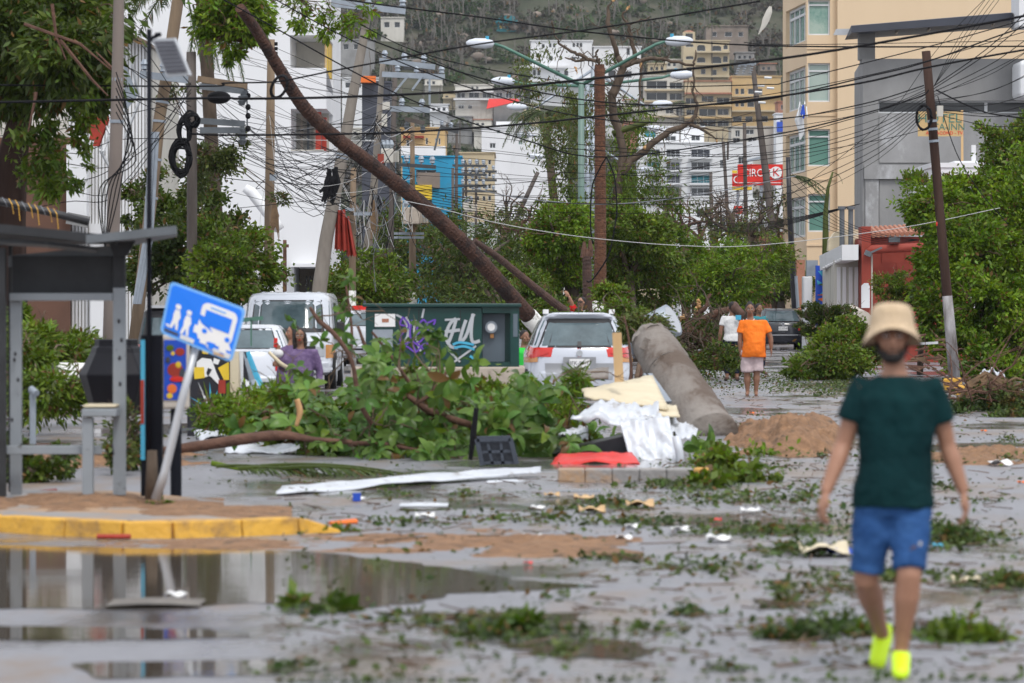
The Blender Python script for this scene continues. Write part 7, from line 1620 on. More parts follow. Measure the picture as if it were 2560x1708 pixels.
suv.location=(cx_,61.0,-.02)
# ---- white van, front towards the camera
LV=[(.28,.85,.12,4.9),(.34,.93,-.04,5.0),(.52,.95,-.08,5.0),(.56,.95,.0,5.0),(.95,.95,.0,5.0),(1.04,.945,.10,5.0),(1.13,.93,.46,5.0),(1.70,.86,.80,5.0),(1.80,.84,.92,5.0),(1.88,.78,1.1,4.9),(1.91,.6,1.4,4.6)]
pp=[('windscreen',[(-.90,1.15),(.90,1.15),(.93,1.73),(-.93,1.73)],'car_glass',.010,False,0),('seal',[(-.96,1.12),(.96,1.12),(.97,1.76),(-.97,1.76)],'car_trim',.005,False,0),
      ('grille',[(-.62,.62),(.62,.62),(.62,.86),(-.62,.86)],'car_trim',.008,False,0),('headlight',[(-.80,.66),(-.62,.66),(-.62,.84),(-.80,.84)],'alu',.016,False,0),('headlight',[(.62,.66),(.80,.66),(.80,.84),(.62,.84)],'alu',.016,False,0),
      ('indicator',[(.82,.62),(.98,.62),(.98,.88),(.82,.88)],'amber',.012,False,0),('indicator',[(-.98,.62),(-.82,.62),(-.82,.88),(-.98,.88)],'amber',.012,False,0),('air_dam',[(-.93,.29),(.93,.29),(.93,.36),(-.93,.36)],'car_trim',.008,False,0)]
for sg_ in(-1,1):
    pp+=[('side_window',[(.20,1.18),(.40,1.18),(.40,1.70),(.24,1.70)],'car_glass',.006,False,sg_),('wheel_arch',[(.13,.30),(.30,.30),(.27,.72),(.15,.72)],'car_trim',.004,False,sg_),('door_seam',[(.42,.5),(.425,.5),(.425,1.75),(.42,1.75)],'car_trim',.005,False,sg_)]
van=vehicle('parked_van','old white van with a wide windscreen facing the camera behind the two women',LV,None,0,M['car_white'],pp,[(-.84,1.05),(.84,1.05),(-.84,3.9),(.84,3.9)],wr=.36)
van['category']='van'
for i in range(6):
    mb=MB(); x=-.55+i*.22; mb.tube([Vector((x,1.5,1.908)),Vector((x*1.02,2.5,1.915)),Vector((x,4.4,1.910))],.010,n=5); mb.build('roof_rib',M['car_white'],van,smooth=True)
mb=MB(); mb.beam((-.5,.47,1.13),(.1,.62,1.20),.02); mb.build('wiper',M['car_trim'],van); mb=MB(); mb.beam((.1,.47,1.13),(.7,.60,1.19),.02); mb.build('wiper',M['car_trim'],van)
for sg_ in(-1,1):
    mb=MB(); mb.box((sg_*1.05,.75,1.2),(.16,.1,.26)); mb.build('mirror',M['car_trim'],van,bevel=.02)
mb=MB(); mb.tube([Vector((0,-.012,.74)),Vector((0,-.02,.74))],.07,n=14); mb.build('emblem',M['alu'],van); plate(van,'VEM 1184',.47,-.085)
mb=MB(); mb.beam((-.93,-.10,.42),(.93,-.10,.42),.10,.05); mb.build('bumper',M['car_white'],van)
van.location=(at(713,0,75).x,75,0)
# ---- white saloon, rear
def sedan_levels(top=1.36,w_=.80):return[(.2,.72,.12,4.1),(.28,w_,.02,4.2),(.50,w_+.01,-.02,4.22),(.54,w_+.01,.05,4.22),(.82,w_,.06,4.15),(.92,w_-.02,.12,3.9),(.96,w_-.04,.55,3.2),(1.10,w_-.10,.72,2.95),(top-.08,w_-.19,1.0,2.5),(top-.02,w_-.24,1.12,2.35),(top,w_-.36,1.3,2.1)]
LV=sedan_levels()
pp=[('rear_window',[(-.90,.985),(.90,.985),(.90,1.27),(-.90,1.27)],'car_glass',.010,False,0),('window_seal',[(-.96,.972),(.96,.972),(.96,1.30),(-.96,1.30)],'car_trim',.005,False,0),('bumper_strip',[(-.97,.40),(.97,.40),(.97,.44),(-.97,.44)],'car_trim',.006,False,0),('tail_light',[(-.98,.62),(-.72,.62),(-.72,.80),(-.98,.80)],'tail_red',.012,False,0),('tail_light',[(.72,.62),(.98,.62),(.98,.80),(.72,.80)],'tail_red',.012,False,0)]
for sg_ in(-1,1):pp+=[('side_window',[(.28,.99),(.74,.99),(.58,1.28),(.34,1.28)],'car_glass',.006,False,sg_)]
sed=vehicle('parked_car','small white saloon car seen from behind just left of the women',LV,None,0,M['car_white'],pp,[(-.72,.85),(.72,.85),(-.72,3.4),(.72,3.4)],wr=.29)
plate(sed,'HDK 42 91',.47,-.03); mb=MB(); mb.box((-.25,.95,1.12),(.22,.1,.2)); mb.build('head_rest',M['frame_dark'],sed,bevel=.03)
sed2=copy_tree(sed); sed2['label']='white car sliver with a red roof light behind the green cabinet left end'
sed.location=(at(597,0,62).x,62,0); sed2.location=(at(925,0,92).x,92,.15)
mb=MB(); mb.box((0,1.6,1.40),(1.0,.2,.12)); rl=mb.build('roof_light',M['red_paint'],sed2); rl.location=(0,0,0)
for v in rl.data.vertices:v.co=Vector(v.co)+wloc(sed2)
# ---- dark estate half hidden behind the sign
LV=[(.3,.82,.1,4.2),(.4,.88,.0,4.3),(1.0,.88,.03,4.2),(1.05,.86,.06,4.0),(1.50,.76,.22,3.2),(1.56,.74,.20,3.0),(1.62,.66,.30,2.8)]
pp=[('rear_window',[(-.88,1.08),(.88,1.08),(.88,1.46),(-.88,1.46)],'car_glass',.01,False,0),('tail_light',[(-.98,.7),(-.85,.7),(-.85,1.0),(-.98,1.0)],'tail_red',.01,False,0),('side_window',[(.1,1.1),(.8,1.1),(.7,1.46),(.14,1.46)],'car_glass',.006,False,1)]
jp=vehicle('parked_car','dark boxy car with pale roof half hidden behind the blue sign',LV,None,0,M['car_trim'],pp,[(-.8,.85),(.8,.85),(-.8,3.4),(.8,3.4)])
mb=MB(); mb.loft([((0,1.6,1.625),.70,1.4),((0,1.6,1.67),.66,1.3)],n=20,p=6); mb.build('roof_panel',M['car_grey'],jp); jp.location=(at(455,0,66).x,66,0)
# ---- black saloon
LV=sedan_levels(1.43,.845)
pp=[('rear_window',[(-.92,.985),(.92,.985),(.92,1.34),(-.92,1.34)],'car_glass',.010,False,0),('tail_light',[(-.98,.66),(-.62,.66),(-.62,.82),(-.98,.82)],'tail_red',.012,False,0),('tail_light',[(.62,.66),(.98,.66),(.98,.82),(.62,.82)],'tail_red',.012,False,0),('bumper_line',[(-.97,.50),(.97,.50),(.97,.53),(-.97,.53)],'car_grey',.006,False,0)]
bk=vehicle('parked_car','black saloon car seen from behind parked beyond the man in orange',LV,None,0,M['car_black'],pp,[(-.74,.85),(.74,.85),(-.74,3.4),(.74,3.4)],wr=.3)
mb=MB(); mb.beam((-.72,.18,.985),(.72,.18,.985),.05,.03); mb.build('spoiler',M['car_black'],bk); plate(bk,'KC-57-61',.74,.04)
mb=MB(); mb.tube([Vector((0,.07,.89)),Vector((0,.05,.89))],.06,n=18); em=mb.build('emblem',M['alu'],bk); text('V',.07,M['car_black'],em,Matrix.Translation((0,.045,.905))@Matrix.Rotation(math.radians(90),4,'X'),'emblem_letter',.001); text('W',.06,M['car_black'],em,Matrix.Translation((0,.045,.870))@Matrix.Rotation(math.radians(90),4,'X'),'emblem_letter',.001)
mb=MB(); mb.tube([Vector((0,2.0,1.42)),Vector((-.02,2.1,1.75))],.006,n=4); mb.build('antenna',M['car_trim'],bk); bk.location=(at(1958,0,133).x,133,0)
# silver car front glimpsed behind branches
sl=copy_tree(sed); sl['label']='pale car buried in branches left of the round hedge'; sl.location=(at(1990,0,150).x,150,0)

# ---------------------------------------------------------------- big debris pile
random.seed(31)
DP=45.0
pile=thing('debris_pile','tangled pile of broken leafy branches before the green cabinet','debris pile',(at(1150,0,DP).x,DP,0))
tips=[]
def pbranch(pts,r,D=DP,m='bark_red',wh=.35,dD=None):
    k=len(pts); C_=[at(x,y,D if dD is None else D+dD*i/(k-1))for i,(x,y)in enumerate(pts)]; fine=[]; rr=[]
    for i in range(k-1):
        p0=C_[max(i-1,0)]; p3=C_[min(i+2,k-1)]
        for j in range(4):
            t=j/4; a,b,c,e=p0,C_[i],C_[i+1],p3
            fine.append(.5*((2*b)+(c-a)*t+(2*a-5*b+4*c-e)*t*t+(3*b-a-3*c+e)*t**3)); rr.append((r[i]+(r[i+1]-r[i])*t)*D/F)
    fine.append(C_[-1]); rr.append(r[-1]*D/F); mb=MB(); mb.tube(fine,rr,n=8,jit=.07); mb.build('branch',M[m],pile,smooth=True)
    return fine
for pts,r_,D_ in(([(775,768),(800,805),(840,840),(880,905),(897,1000),(930,1060)],[4,6,6,5.5,6,6],43),([(895,815),(915,870),(950,930),(1000,990),(1100,1040),(1250,1070)],[3,5,6,7,8,8],45),([(930,830),(985,900),(1040,975),(1130,1040),(1180,1050)],[3,4,5,6,6],44),
                    ([(1130,900),(1110,940),(1070,990),(1040,1010)],[2.5,4,5,5],43),([(1020,990),(1080,1030),(1170,1060),(1260,1075)],[6,10,9,6],43.5),([(860,690),(872,760),(880,840),(872,900)],[2,3,3.5,4],47),
                    ([(870,1110),(950,1110),(1060,1130),(1150,1150)],[7,6,5,4],43),([(1100,1000),(1200,1010),(1300,1020),(1390,1040)],[4,5,5,4],46),([(760,1000),(748,1030),(742,1065)],[6,7,5],43),([(690,1060),(720,1000),(770,960),(800,990)],[4,5,6,8],46),
                    ([(1260,1080),(1330,1060),(1420,1075)],[4,3,3],44),([(1560,790),(1572,850),(1578,930),(1572,960)],[2,3,4,5],54),([(1620,830),(1612,880),(1600,950)],[2,3,4],54)):
    tips+=pbranch(pts,r_,D_)[2:]
fine=pbranch([(395,1128),(480,1118),(600,1100),(700,1088),(790,1100),(880,1106)],[9,13,14,12,7,6],42.5,'bark_red'); pbranch([(742,998),(750,1030),(740,1066)],[7,8,4],42,'splinter')
mb=MB()
for i in range(60):
    q=random.choice(tips); grow(mb,Vector(q),Vector((rnd(-1,1),rnd(-.6,.6),rnd(-.4,1))),rnd(.2,.6),.010,1,.6,.25,4,tips=tips)
mb.build('twigs',M['twig'],pile,kind='stuff')
leafm=[]
for k in range(3):
    me=bpy.data.meshes.new('large_leaf'); bend=(.06,.14,.22)[k]
    rows=[(0,.02),(.18,.22),(.42,.40),(.66,.44),(.86,.26),(1.0,.0)]; vs=[]; fs=[]
    for(t,w_)in rows:
        z=bend*math.sin(2.6*t)-bend*t*t*1.4
        vs+=[(-w_*.5,t,z+w_*.12),(0,t,z-.01),(w_*.5,t,z+w_*.12)]
    for i in range(len(rows)-1):
        b=i*3; fs+=[(b,b+1,b+4,b+3),(b+1,b+2,b+5,b+4)]
    me.from_pydata(vs,[],fs); me.polygons.foreach_set('use_smooth',[True]*len(me.polygons)); me.materials.append([M['leaf_big'],M['leaf_big'],M['leaf_bright']][k]); leafm.append(me)
regions=[(960,1010,110,70),(1060,1000,90,70),(1150,1020,120,60),(1280,1025,110,65),(1020,1080,170,70),(1250,1090,170,60),(1390,1080,90,60),(850,1090,90,70),(900,1150,110,40),(1090,1140,150,45),(760,1020,80,70),(700,1060,50,40),(1480,1100,60,40),(1330,975,50,45),(950,920,40,40),(1760,1140,60,35),(1730,1170,50,30)]
wts=[r[2]*r[3]for r in regions]
def whorl_pos():
    x,y,a,b=random.choices(regions,wts)[0]
    return at(random.gauss(x,a*.45),min(1185,random.gauss(y,b*.45)),DP+rnd(-2.6,2.6))
cnt=0; big=[]
def whorl(p,n,L):
    ax=Vector((rnd(-.6,.6),rnd(-1,.2),rnd(-.2,1))).normalized(); q=ax.to_track_quat('Z','Y').to_matrix()
    for i in range(n):
        a=2*math.pi*(i+rnd(-.3,.3))/n; d=q@Vector((math.cos(a),math.sin(a),rnd(-.1,.5))); d=(d+Vector((0,0,-.25))).normalized()
        nrm=ax-d*ax.dot(d)+Vector((rnd(-.3,.3),rnd(-.3,.3),rnd(-.3,.3))); xx=d.cross(nrm).normalized(); zz=xx.cross(d)
        big.append((p,Matrix((xx,d,zz)).transposed(),L*rnd(.7,1.2)))
for i in range(540):whorl(whorl_pos(),random.randint(4,8),rnd(.15,.24))
for(x,y)in((790,790),(880,745),(872,700),(862,830),(880,880),(1075,835),(1060,820),(1095,850),(1088,830),(1030,855),(1070,870),(985,880),(1120,880),(1100,900),(1180,905),(960,850),(740,800),(742,920),(760,940),(735,980),(900,955),(1010,880),(1000,830),(870,860),(860,780),(800,850),(880,700)):
    whorl(at(x,y,43.5),5,rnd(.13,.19))
big.sort(key=lambda b:b[0].y)
me_v,me_f=[],[]
for i,(p,R_,L)in enumerate(big):
    z=max(p.z,.04); p=Vector((p.x,p.y,z))
    if i%max(1,len(big)//290)==0 and cnt<290:
        o=bpy.data.objects.new('leaf',leafm[i%3]); COL.objects.link(o); o.parent=pile; Mx=R_.to_4x4()@Matrix.Scale(L,4); Mx.translation=p-wloc(pile); o.matrix_local=Mx; cnt+=1
    else:
        src=leafm[i%3]; b=len(me_v); me_v+=[tuple(p+R_@(Vector(v.co)*L))for v in src.vertices]; me_f+=[tuple(b+q for q in f.vertices)for f in src.polygons]
mb=MB(); mb.add(me_v,me_f); mb.build('foliage',M['leaf_big'],pile,kind='stuff',smooth=True)
P_,ow=crown_pts([B(1050,1080,46,200,60),B(1250,1060,47,170,70),B(950,1040,46,90,60),B(850,1120,44,110,40),B(1100,1030,47,150,50),B(1400,1110,45,90,40),B(720,1080,46,60,40),B(800,1040,46,60,50),B(1000,960,47,60,40),B(1230,970,47,70,35)],15000,.2,.2); P_[:,2]=np.clip(P_[:,2],.02,3)
leaf_mesh('small_foliage',P_,.11*(.6+.8*rng.random(len(P_))),.42,pile,M['leaf_mid'],droop=.4,kind='stuff')
P_,ow=crown_pts([B(1420,990,45.5,45,50),B(1390,1030,45,40,40),B(1440,950,46,25,25),B(720,990,44,40,40)],1600,.25,.1); leaf_mesh('narrow_foliage',P_,.17*(.6+.8*rng.random(len(P_))),.14,pile,M['leaf_bright'],droop=.5,kind='stuff')
pr=thing('palm_frond','dark green palm frond lying flat on the road left of the white sheet','palm frond',G(760,1195))
for k in range(4):
    mb=MB(); frond(mb,G(540+55*k,1186+5*(k%2))+Vector((0,0,.08)),(1,rnd(-.15,.3),.10),rnd(1.1,1.7),grav=rnd(.2,.5),lw=.03,ll=.6); mb.build('frond',M['leaf_dark'],pr)
mb=MB(); mb.tube([at(528,1158,40),at(600,1172,40),at(690,1180,40)],[.03,.022,.012],n=7); mb.build('stalk',M['leaf_bright'],pr)

# metal sheets and boards
def csheet(label,A,B_,C_,D_,m,waves=9,amp=.02,name='metal_sheet',cat='metal sheet',crumple=.03,nx=40,ny=8,th=.006,seed=0):
    """crumpled corrugated sheet over four corners (A-B near edge, D-C far edge)"""
    mb=MB()
    nrm=(B_-A).cross(D_-A).normalized()
    def P(u,v):
        p=A.lerp(B_,u).lerp(D_.lerp(C_,u),v)
        c=mnoise.fractal(Vector((u*3+seed,v*3,seed)),1,2,4)
        e=mnoise.noise(Vector((u*14+seed,v*9,3)))
        return p+nrm*(amp*math.sin(v*waves*6.28)+crumple*c)+(B_-A)*(.012*e*(abs(v-.5)>.49))+(D_-A)*(.05*e*(abs(v-.5)>.49))
    mb.sheet(P,nx,ny); return mb.build(name,M[m],smooth=True,solid=th,label=label,cat=cat)
csheet('long narrow white metal sheet lying across the road in front of the pile',G(690,1240)+Vector((0,0,.02)),at(1352,1182,38.6),at(1352,1166,38.8),at(705,1214,36.4),'sheet_white',3,.012,crumple=.03,seed=2)
csheet('shorter white metal sheet behind the right end of the long one',G(1215,1207),G(1455,1200),at(1450,1186,39.8),at(1225,1190,39.8),'sheet_white',2,.01,crumple=.02,seed=4)
csheet('crumpled white sheet under the fallen log left of the pile',G(500,1112)+Vector((0,0,.05)),at(800,1105,46.5),at(795,1072,47.5),at(484,1078,48),'sheet_white',5,.04,crumple=.12,seed=6)
csheet('low crumpled white sheet below the fallen log',G(560,1135)+Vector((0,0,.03)),G(788,1138)+Vector((0,0,.03)),at(780,1112,44.5),at(570,1114,44.5),'sheet_white',4,.03,crumple=.08,seed=7)
mb=MB(); mb.beam(at(420,1078,47),at(600,1062,47),.03); mb.build('metal_bar',M['galv_dark'],label='thin grey bar lying behind the log left of the pile',cat='bar')
YB=44.0
bd_=csheet('cream plywood board sloping against the concrete column',at(1462,990,YB),at(1672,1022,YB),at(1632,938,YB+1.4),at(1455,972,YB+.6),'ply',0,0,'board','board',crumple=.04,nx=16,ny=6,th=.02,seed=1)
csheet('smaller cream board piece under the plywood board',at(1480,1030,YB-.3),at(1700,1040,YB-.2),at(1690,1012,YB+.6),at(1570,1000,YB+.6),'ply',0,0,'board','board',crumple=.03,nx=14,ny=5,th=.02,seed=8)
csheet('big crumpled white corrugated sheet draped over the rubble',at(1425,1048,YB-1.0),at(1662,1058,YB-1.0),at(1640,1012,YB-.2),at(1500,1005,YB-.2),'sheet_white',3,.03,crumple=.16,seed=11,nx=34,ny=12)
csheet('torn white corrugated flap hanging down over the red panel',at(1575,1150,YB-1.4),at(1700,1166,YB-1.5),at(1672,1040,YB-1.1),at(1548,1050,YB-1.1),'sheet_white',0,0,crumple=.07,seed=12,nx=30,ny=14)
csheet('white crumpled sheet corner lying right beside the column',at(1675,1085,YB-.5),at(1738,1098,YB-.5),at(1745,1072,YB+.3),at(1668,1040,YB+.2),'sheet_white',2,.02,crumple=.10,seed=13,nx=16,ny=8)
csheet('white sheet end poking left out of the rubble under leaves',at(1400,1090,YB-.8),at(1470,1100,YB-.8),at(1470,1065,YB-.2),at(1395,1075,YB-.2),'sheet_white',2,.02,crumple=.08,seed=15,nx=14,ny=6)
mb=MB(); mb.tube([at(1690,1090,YB-1.6),at(1698,1130,YB-1.6),at(1702,1166,YB-1.6),at(1696,1174,YB-1.6)],[.05,.045,.05,.02],n=8); mb.build('pipe',M['sheet_white'],label='white curled pipe end at the right edge of the torn flap',cat='pipe',smooth=True)
csheet('bright red metal panel lying under the white sheets',at(1376,1160,41.6),at(1600,1158,41.6),at(1580,1130,42.6),at(1400,1132,42.4),'red_paint',0,0,'metal_sheet','metal sheet',crumple=.05,nx=14,ny=6,th=.012,seed=17)
mb=MB(); mb.prism([(at(1385,0,42).x,.05),(at(1690,0,42).x,.05),(at(1680,0,42).x,.26),(at(1600,0,42).x,.33),(at(1560,0,42).x,.24),(at(1420,0,42).x,.10)],'y',43.1,43.9); mb.build('plastic_shell',M['black_paint'],label='black plastic panel under the red sheet and torn flap',cat='plastic panel')
root=thing('truss','short galvanized lattice strip behind the plywood board','metal strip',at(1645,960,YB+1.6))
mb=MB(); mb.beam(at(1618,936,YB+1.6),at(1668,1006,YB+1.2),.12,.03); mb.build('strip',M['galv'],root)
for i in range(6):
    q=at(1618+10*i,936+14*i,YB+1.5); mb=MB(); mb.box(q,(.05,.02,.02),ry=.9); mb.build('slot',M['car_trim'],root)
mb=MB(); mb.beam(at(1542,832,YB+.3),at(1548,955,YB+.3),.105,.05); mb.build('plank',M['pine'],label='broken upright pine plank in front of the silver car',cat='plank')
csheet('broken brown wood panel behind the leaves below the car plate',at(1400,958,YB+4),at(1520,945,YB+4),at(1522,918,YB+4.4),at(1405,930,YB+4.4),'conc_pipe',0,0,'board','board',crumple=.03,nx=8,ny=4,th=.02,seed=19)
root=thing('crate','dark grey plastic crate tipped over at the foot of the pile','crate',at(1238,1165,41))
a,b,c,d=at(1192,1098,41),at(1276,1096,41),at(1292,1160,41),at(1206,1164,41)
mb=MB(); mb.beam(a,b,.05,.06); mb.build('rim',M['plastic_grey'],root); mb=MB(); mb.beam(a,d,.05,.05); mb.build('side_bar',M['plastic_grey'],root); mb=MB(); mb.beam(b,c,.05,.05); mb.build('side_bar',M['plastic_grey'],root)
mb=MB(); mb.add([p+Vector((0,.06,0))for p in(a,b,c,d)],[(0,3,2,1)]); mb.build('floor_panel',M['plastic_grey'],root,solid=.02)
for(p,q)in((a.lerp(b,.3),d.lerp(c,.3)),(a.lerp(b,.7),d.lerp(c,.6)),(a.lerp(d,.5),b.lerp(c,.5)),(a.lerp(d,.9),b.lerp(c,.95))):
    mb=MB(); mb.beam(p+Vector((0,.01,0)),q+Vector((0,.01,0)),.03); mb.build('rib',M['plastic_grey'],root)
mb=MB(); mb.tube([at(1191,1020,41.3),at(1183,1090,41.3),at(1176,1150,41.3)],[.025,.035,.02],n=8); mb.build('stick',M['black_rub'],label='black umbrella-like stick standing beside the tipped crate',cat='stick')
# kerb with yellow end under the rubble
root=thing('kerb','grey median kerb with a yellow painted end below the rubble','kerb',G(1600,1208))
for i in range(5):
    a,b=G(1395+i*68,1206,0),G(1395+(i+1)*68-1,1206,0); mb=MB(); mb.bb((a.x,a.y,-.02),(b.x,a.y+.25,.13)); mb.build('kerbstone',M['pave'],root,bevel=.015)
a,b=G(1736,1207,0),G(1776,1207,0); mb=MB(); mb.bb((a.x,a.y-.01,-.02),(b.x,a.y+.25,.14)); mb.build('kerbstone',M['curb_yellow'],root,bevel=.03)
root=thing('drain_grate','worn white slotted drain grate on the road before the median','grate',G(1440,1228))
for i in range(14):
    a=G(1392+i*8,1229); mb=MB(); mb.bb((a.x,a.y-.12,.002),(a.x+.014,a.y+.12,.012)); mb.build('slat',M['galv'],root)
mb=MB(); g=G(1060,1265); mb.sheet(lambda u,v:g+Vector((.42*(u-.5),.5*(v-.5),.012+.02*math.sin(3.14*u)*math.sin(3.14*v))),8,4); mb.build('plastic_sheet',M['sheet_white'],solid=.004,label='pale flat plastic sheet on the road below the long white sheet',cat='plastic')
mb=MB(); mb.box(G(892,1254)+Vector((0,0,.04)),(.07,.05,.07)); mb.build('scrap',M['blue_paint'],label='tiny blue scrap on the road under the left end of the long sheet',cat='litter')
# foreground clumps
def clump(label,blobs,n,size,m='leaf_mid',wd=.4):
    P_,ow=crown_pts(blobs,n,.25,.1); P_[:,2]=np.maximum(P_[:,2],.015); o=leaf_mesh('leaf_clump',P_,size*(.5+rng.random(len(P_))),wd,None,M[m],droop=.3,label=label,cat='leaf clump',kind='stuff'); return o
def gb(px,py,rx,ry):g=G(px,py); s=g.y/F; return((g.x,g.y,ry*s*.5),(rx*s,rx*s*.9,ry*s))
clump('clump of large green leaves in the foreground puddle',[gb(745,1520,24,22),gb(830,1528,50,6)],170,.10,'leaf_mid',.5)
clump('leaf tuft standing on the wet road in the near middle',[gb(1315,1585,40,30),gb(1240,1590,60,6)],300,.08,'leaf_mid')
clump('heap of green leaves right of the neon shoes',[gb(2390,1600,80,26),gb(2450,1605,50,12),gb(2320,1600,40,8),gb(2160,1590,40,14)],1200,.07,'leaf_mid')
clump('small dark leaf heap left of the walking man knees',[gb(2110,1580,40,14),gb(1960,1600,90,10)],500,.07,'leaf_litter')
clump('leaf heap on the road right of the walking man shorts',[gb(2390,1360,60,20),gb(2340,1335,50,14)],900,.07,'leaf_litter')
clump('brown and green debris at the right edge of the near road',[gb(2530,1465,50,16)],400,.07,'leaf_litter')
clump('green leaves spilling at the end of the yellow kerb',[gb(860,1330,30,8),gb(800,1332,24,6)],160,.06,'leaf_bright')
clump('green leaves round the yellow end of the median kerb',[gb(1800,1180,60,40),gb(1760,1220,60,18),gb(1880,1205,80,12)],1500,.09,'leaf_mid',.6)
clump('leafy sprigs strewn along the sand mound foot',[gb(2000,1130,40,10),gb(1900,1140,60,8),gb(1760,1160,50,16)],500,.07,'leaf_bright',.5)
mb=MB(); mb.tube([at(1938,1078,48),at(1952,1110,47)],[.04,.045],n=7); mb.build('stump',M['bark'],label='short dark stub sticking out of the sand mound',cat='stub')
# ---------------------------------------------------------------- people
def person(label,loc,yaw,sc,J,look,D=None):
    """J: joints in a 1.75 m local frame (x right as seen, -y towards the viewer); look: outfit options"""
    root=thing('person',label,'person',loc)
    T=Matrix.Translation(Vector(loc))@Matrix.Rotation(yaw,4,'Z')@Matrix.Scale(sc,4)
    d=dict(head=(0,-.02,1.62),neck=(0,.01,1.47),chest=(0,.0,1.28),waist=(0,.0,1.05),hip=(0,.01,.92),
             shL=(-.19,.0,1.40),shR=(.19,.0,1.40),elL=(-.25,.02,1.11),elR=(.25,.02,1.11),wrL=(-.28,-.04,.86),wrR=(.28,-.04,.86),
             hpL=(-.10,.01,.90),hpR=(.10,.01,.90),knL=(-.11,-.02,.49),knR=(.11,-.02,.49),anL=(-.11,.03,.08),anR=(.11,.03,.08),
             toL=(-.13,-.14,.03),toR=(.13,-.14,.03),turn=0.0,belly=.0,stout=1.0)
    d.update(J); V=lambda k:Vector(d[k]); st=d['stout']
    skin=M[look.get('skin','skin')]
    hR=Matrix.Rotation(d['turn'],3,'Z')@Matrix.Rotation(d.get('tilt',0),3,'X')
    def hp(x,y,z):return V('head')+hR@Vector((x,y,z))
    vox=look.get('vox',.012)
    def fin(mb,name,m,rm=None,**k):
        mb.xf(T); return mb.build(name,m,root,smooth=True,remesh=(rm or vox)*sc,**k)
    def lerpj(a,b,t):return V(a).lerp(V(b),t)
    # body
    mb=MB()
    up=V('neck'); c,w_,h=V('chest'),V('waist'),V('hip')
    mb.loft([(tuple(h+Vector((0,0,-.12))),.10,.08),(tuple(h),.155*st,.105*st),(tuple(w_),.13*st,.095*st),(tuple(c+Vector((0,0,-.05))),.155*st,.11),(tuple(c+Vector((0,0,.07))),.16,.105),(tuple(up+Vector((0,0,-.07))),.10,.075),(tuple(up),.06,.06)],n=16)
    mb.tube([V('neck')-Vector((0,0,.06)),V('neck')+Vector((0,0,.02)),hp(0,.015,-.06)],[.066,.058,.056],n=12)
    mb.ell(hp(0,.012,.03),(.076,.095,.10),n=18,m=12,M=hR); mb.ell(hp(0,-.02,-.05),(.056,.068,.066),n=14,m=10,M=hR)
    mb.tube([hp(0,-.085,.03),hp(0,-.105,-.01),hp(0,-.108,-.022),hp(0,-.085,-.032)],[.010,.014,.018,.012],n=8) # nose
    mb.ell(hp(0,-.082,-.058),(.026,.014,.009),n=8,m=6,M=hR) # lips
    for sg_ in(-1,1):mb.ell(hp(sg_*.078,.01,-.003),(.010,.022,.032),n=8,m=6,M=hR); mb.ell(hp(sg_*.045,-.07,-.02),(.022,.016,.018),n=8,m=6,M=hR)
    for s_ in 'LR':
        q=1 if s_=='R' else-1
        sh,el,wr=V('sh'+s_),V('el'+s_),V('wr'+s_)
        mb.tube([V('chest')+Vector((q*.09,0,.08)),sh,sh.lerp(el,.35),el,el.lerp(wr,.3),wr],[.06,.058,.053*st,.043,.046,.030],n=12)
        # hand
        dr=(wr-el).normalized(); pd=d.get('hand'+s_); dr=Vector(pd).normalized()if pd else(dr+Vector((0,-.15,-.1))).normalized()
        side_=d.get('palm'+s_,(0,-1,0)); sd2=Vector(side_); sd2=(sd2-dr*sd2.dot(dr)).normalized(); nr=dr.cross(sd2) # sd2: direction of thumb side
        pc=wr+dr*.085
        mb.tube([wr,wr+dr*.04,pc],[.026,.036,.040],n=10,flat=.55,side=sd2)
        curl=d.get('curl'+s_,.35)
        for f in range(4):
            off=sd2*(.030-.020*f); L=(.075,.082,.076,.060)[f]; p0=wr+dr*.07+off; p1=pc+off+dr*.008
            cd=(dr-nr*q*curl*-1).normalized(); p2=p1+(dr*(1-curl*.3)+nr*curl*.5*q).normalized()*L*.45; p3=p2+(dr*(1-curl)+nr*curl*1.3*q).normalized()*L*.55
            mb.tube([p0,p1,p2,p3],[.011,.0105,.0095,.008],n=7)
        t0=wr+dr*.025+sd2*.022; mb.tube([t0,t0+sd2*.030+dr*.03,t0+sd2*.034+dr*.062+nr*q*.012],[.014,.012,.009],n=7)
        hp_,kn,an,to=V('hp'+s_),V('kn'+s_),V('an'+s_),V('to'+s_)
        mb.tube([hp_+Vector((0,0,.05)),hp_.lerp(kn,.3),hp_.lerp(kn,.75),kn,kn.lerp(an,.28),kn.lerp(an,.7),an],[.092*st,.085*st,.066,.060,.064,.042,.035],n=14)
        fd=(to-an); fd.z=0; mb.tube([an+Vector((0,0,.02))-fd*.2,an.lerp(to,.5)+Vector((0,0,.0)),to],[.036,.036,.026],n=10,flat=.8)
    body=fin(mb,'body',skin,look.get('bodyvox',min(vox,.009)))
    # face details
    if look.get('face',True):
        for sg_ in(-1,1):
            m_=MB(); m_.ell(hp(sg_*.031,-.078,.012),(.014,.008,.007),n=8,m=6,M=hR); m_.xf(T); e=m_.build('eye',M['white_print'],root,smooth=True)
            m_=MB(); m_.ell(hp(sg_*.031,-.086,.012),(.006,.003,.006),n=8,m=5,M=hR); m_.xf(T); m_.build('iris',M['hair'],e)
            m_=MB(); m_.tube([hp(sg_*.012,-.088,.032),hp(sg_*.034,-.086,.037),hp(sg_*.054,-.072,.030)],[.004,.006,.003],n=6); m_.xf(T); m_.build('eyebrow',M['hair'],root,smooth=True)
        m_=MB(); m_.ell(hp(0,-.094,-.056),(.024,.006,.006),n=8,m=5,M=hR); m_.xf(T); m_.build('mouth',M['cloth_red' if look.get('smile')else 'leather_brown'],root,smooth=True)
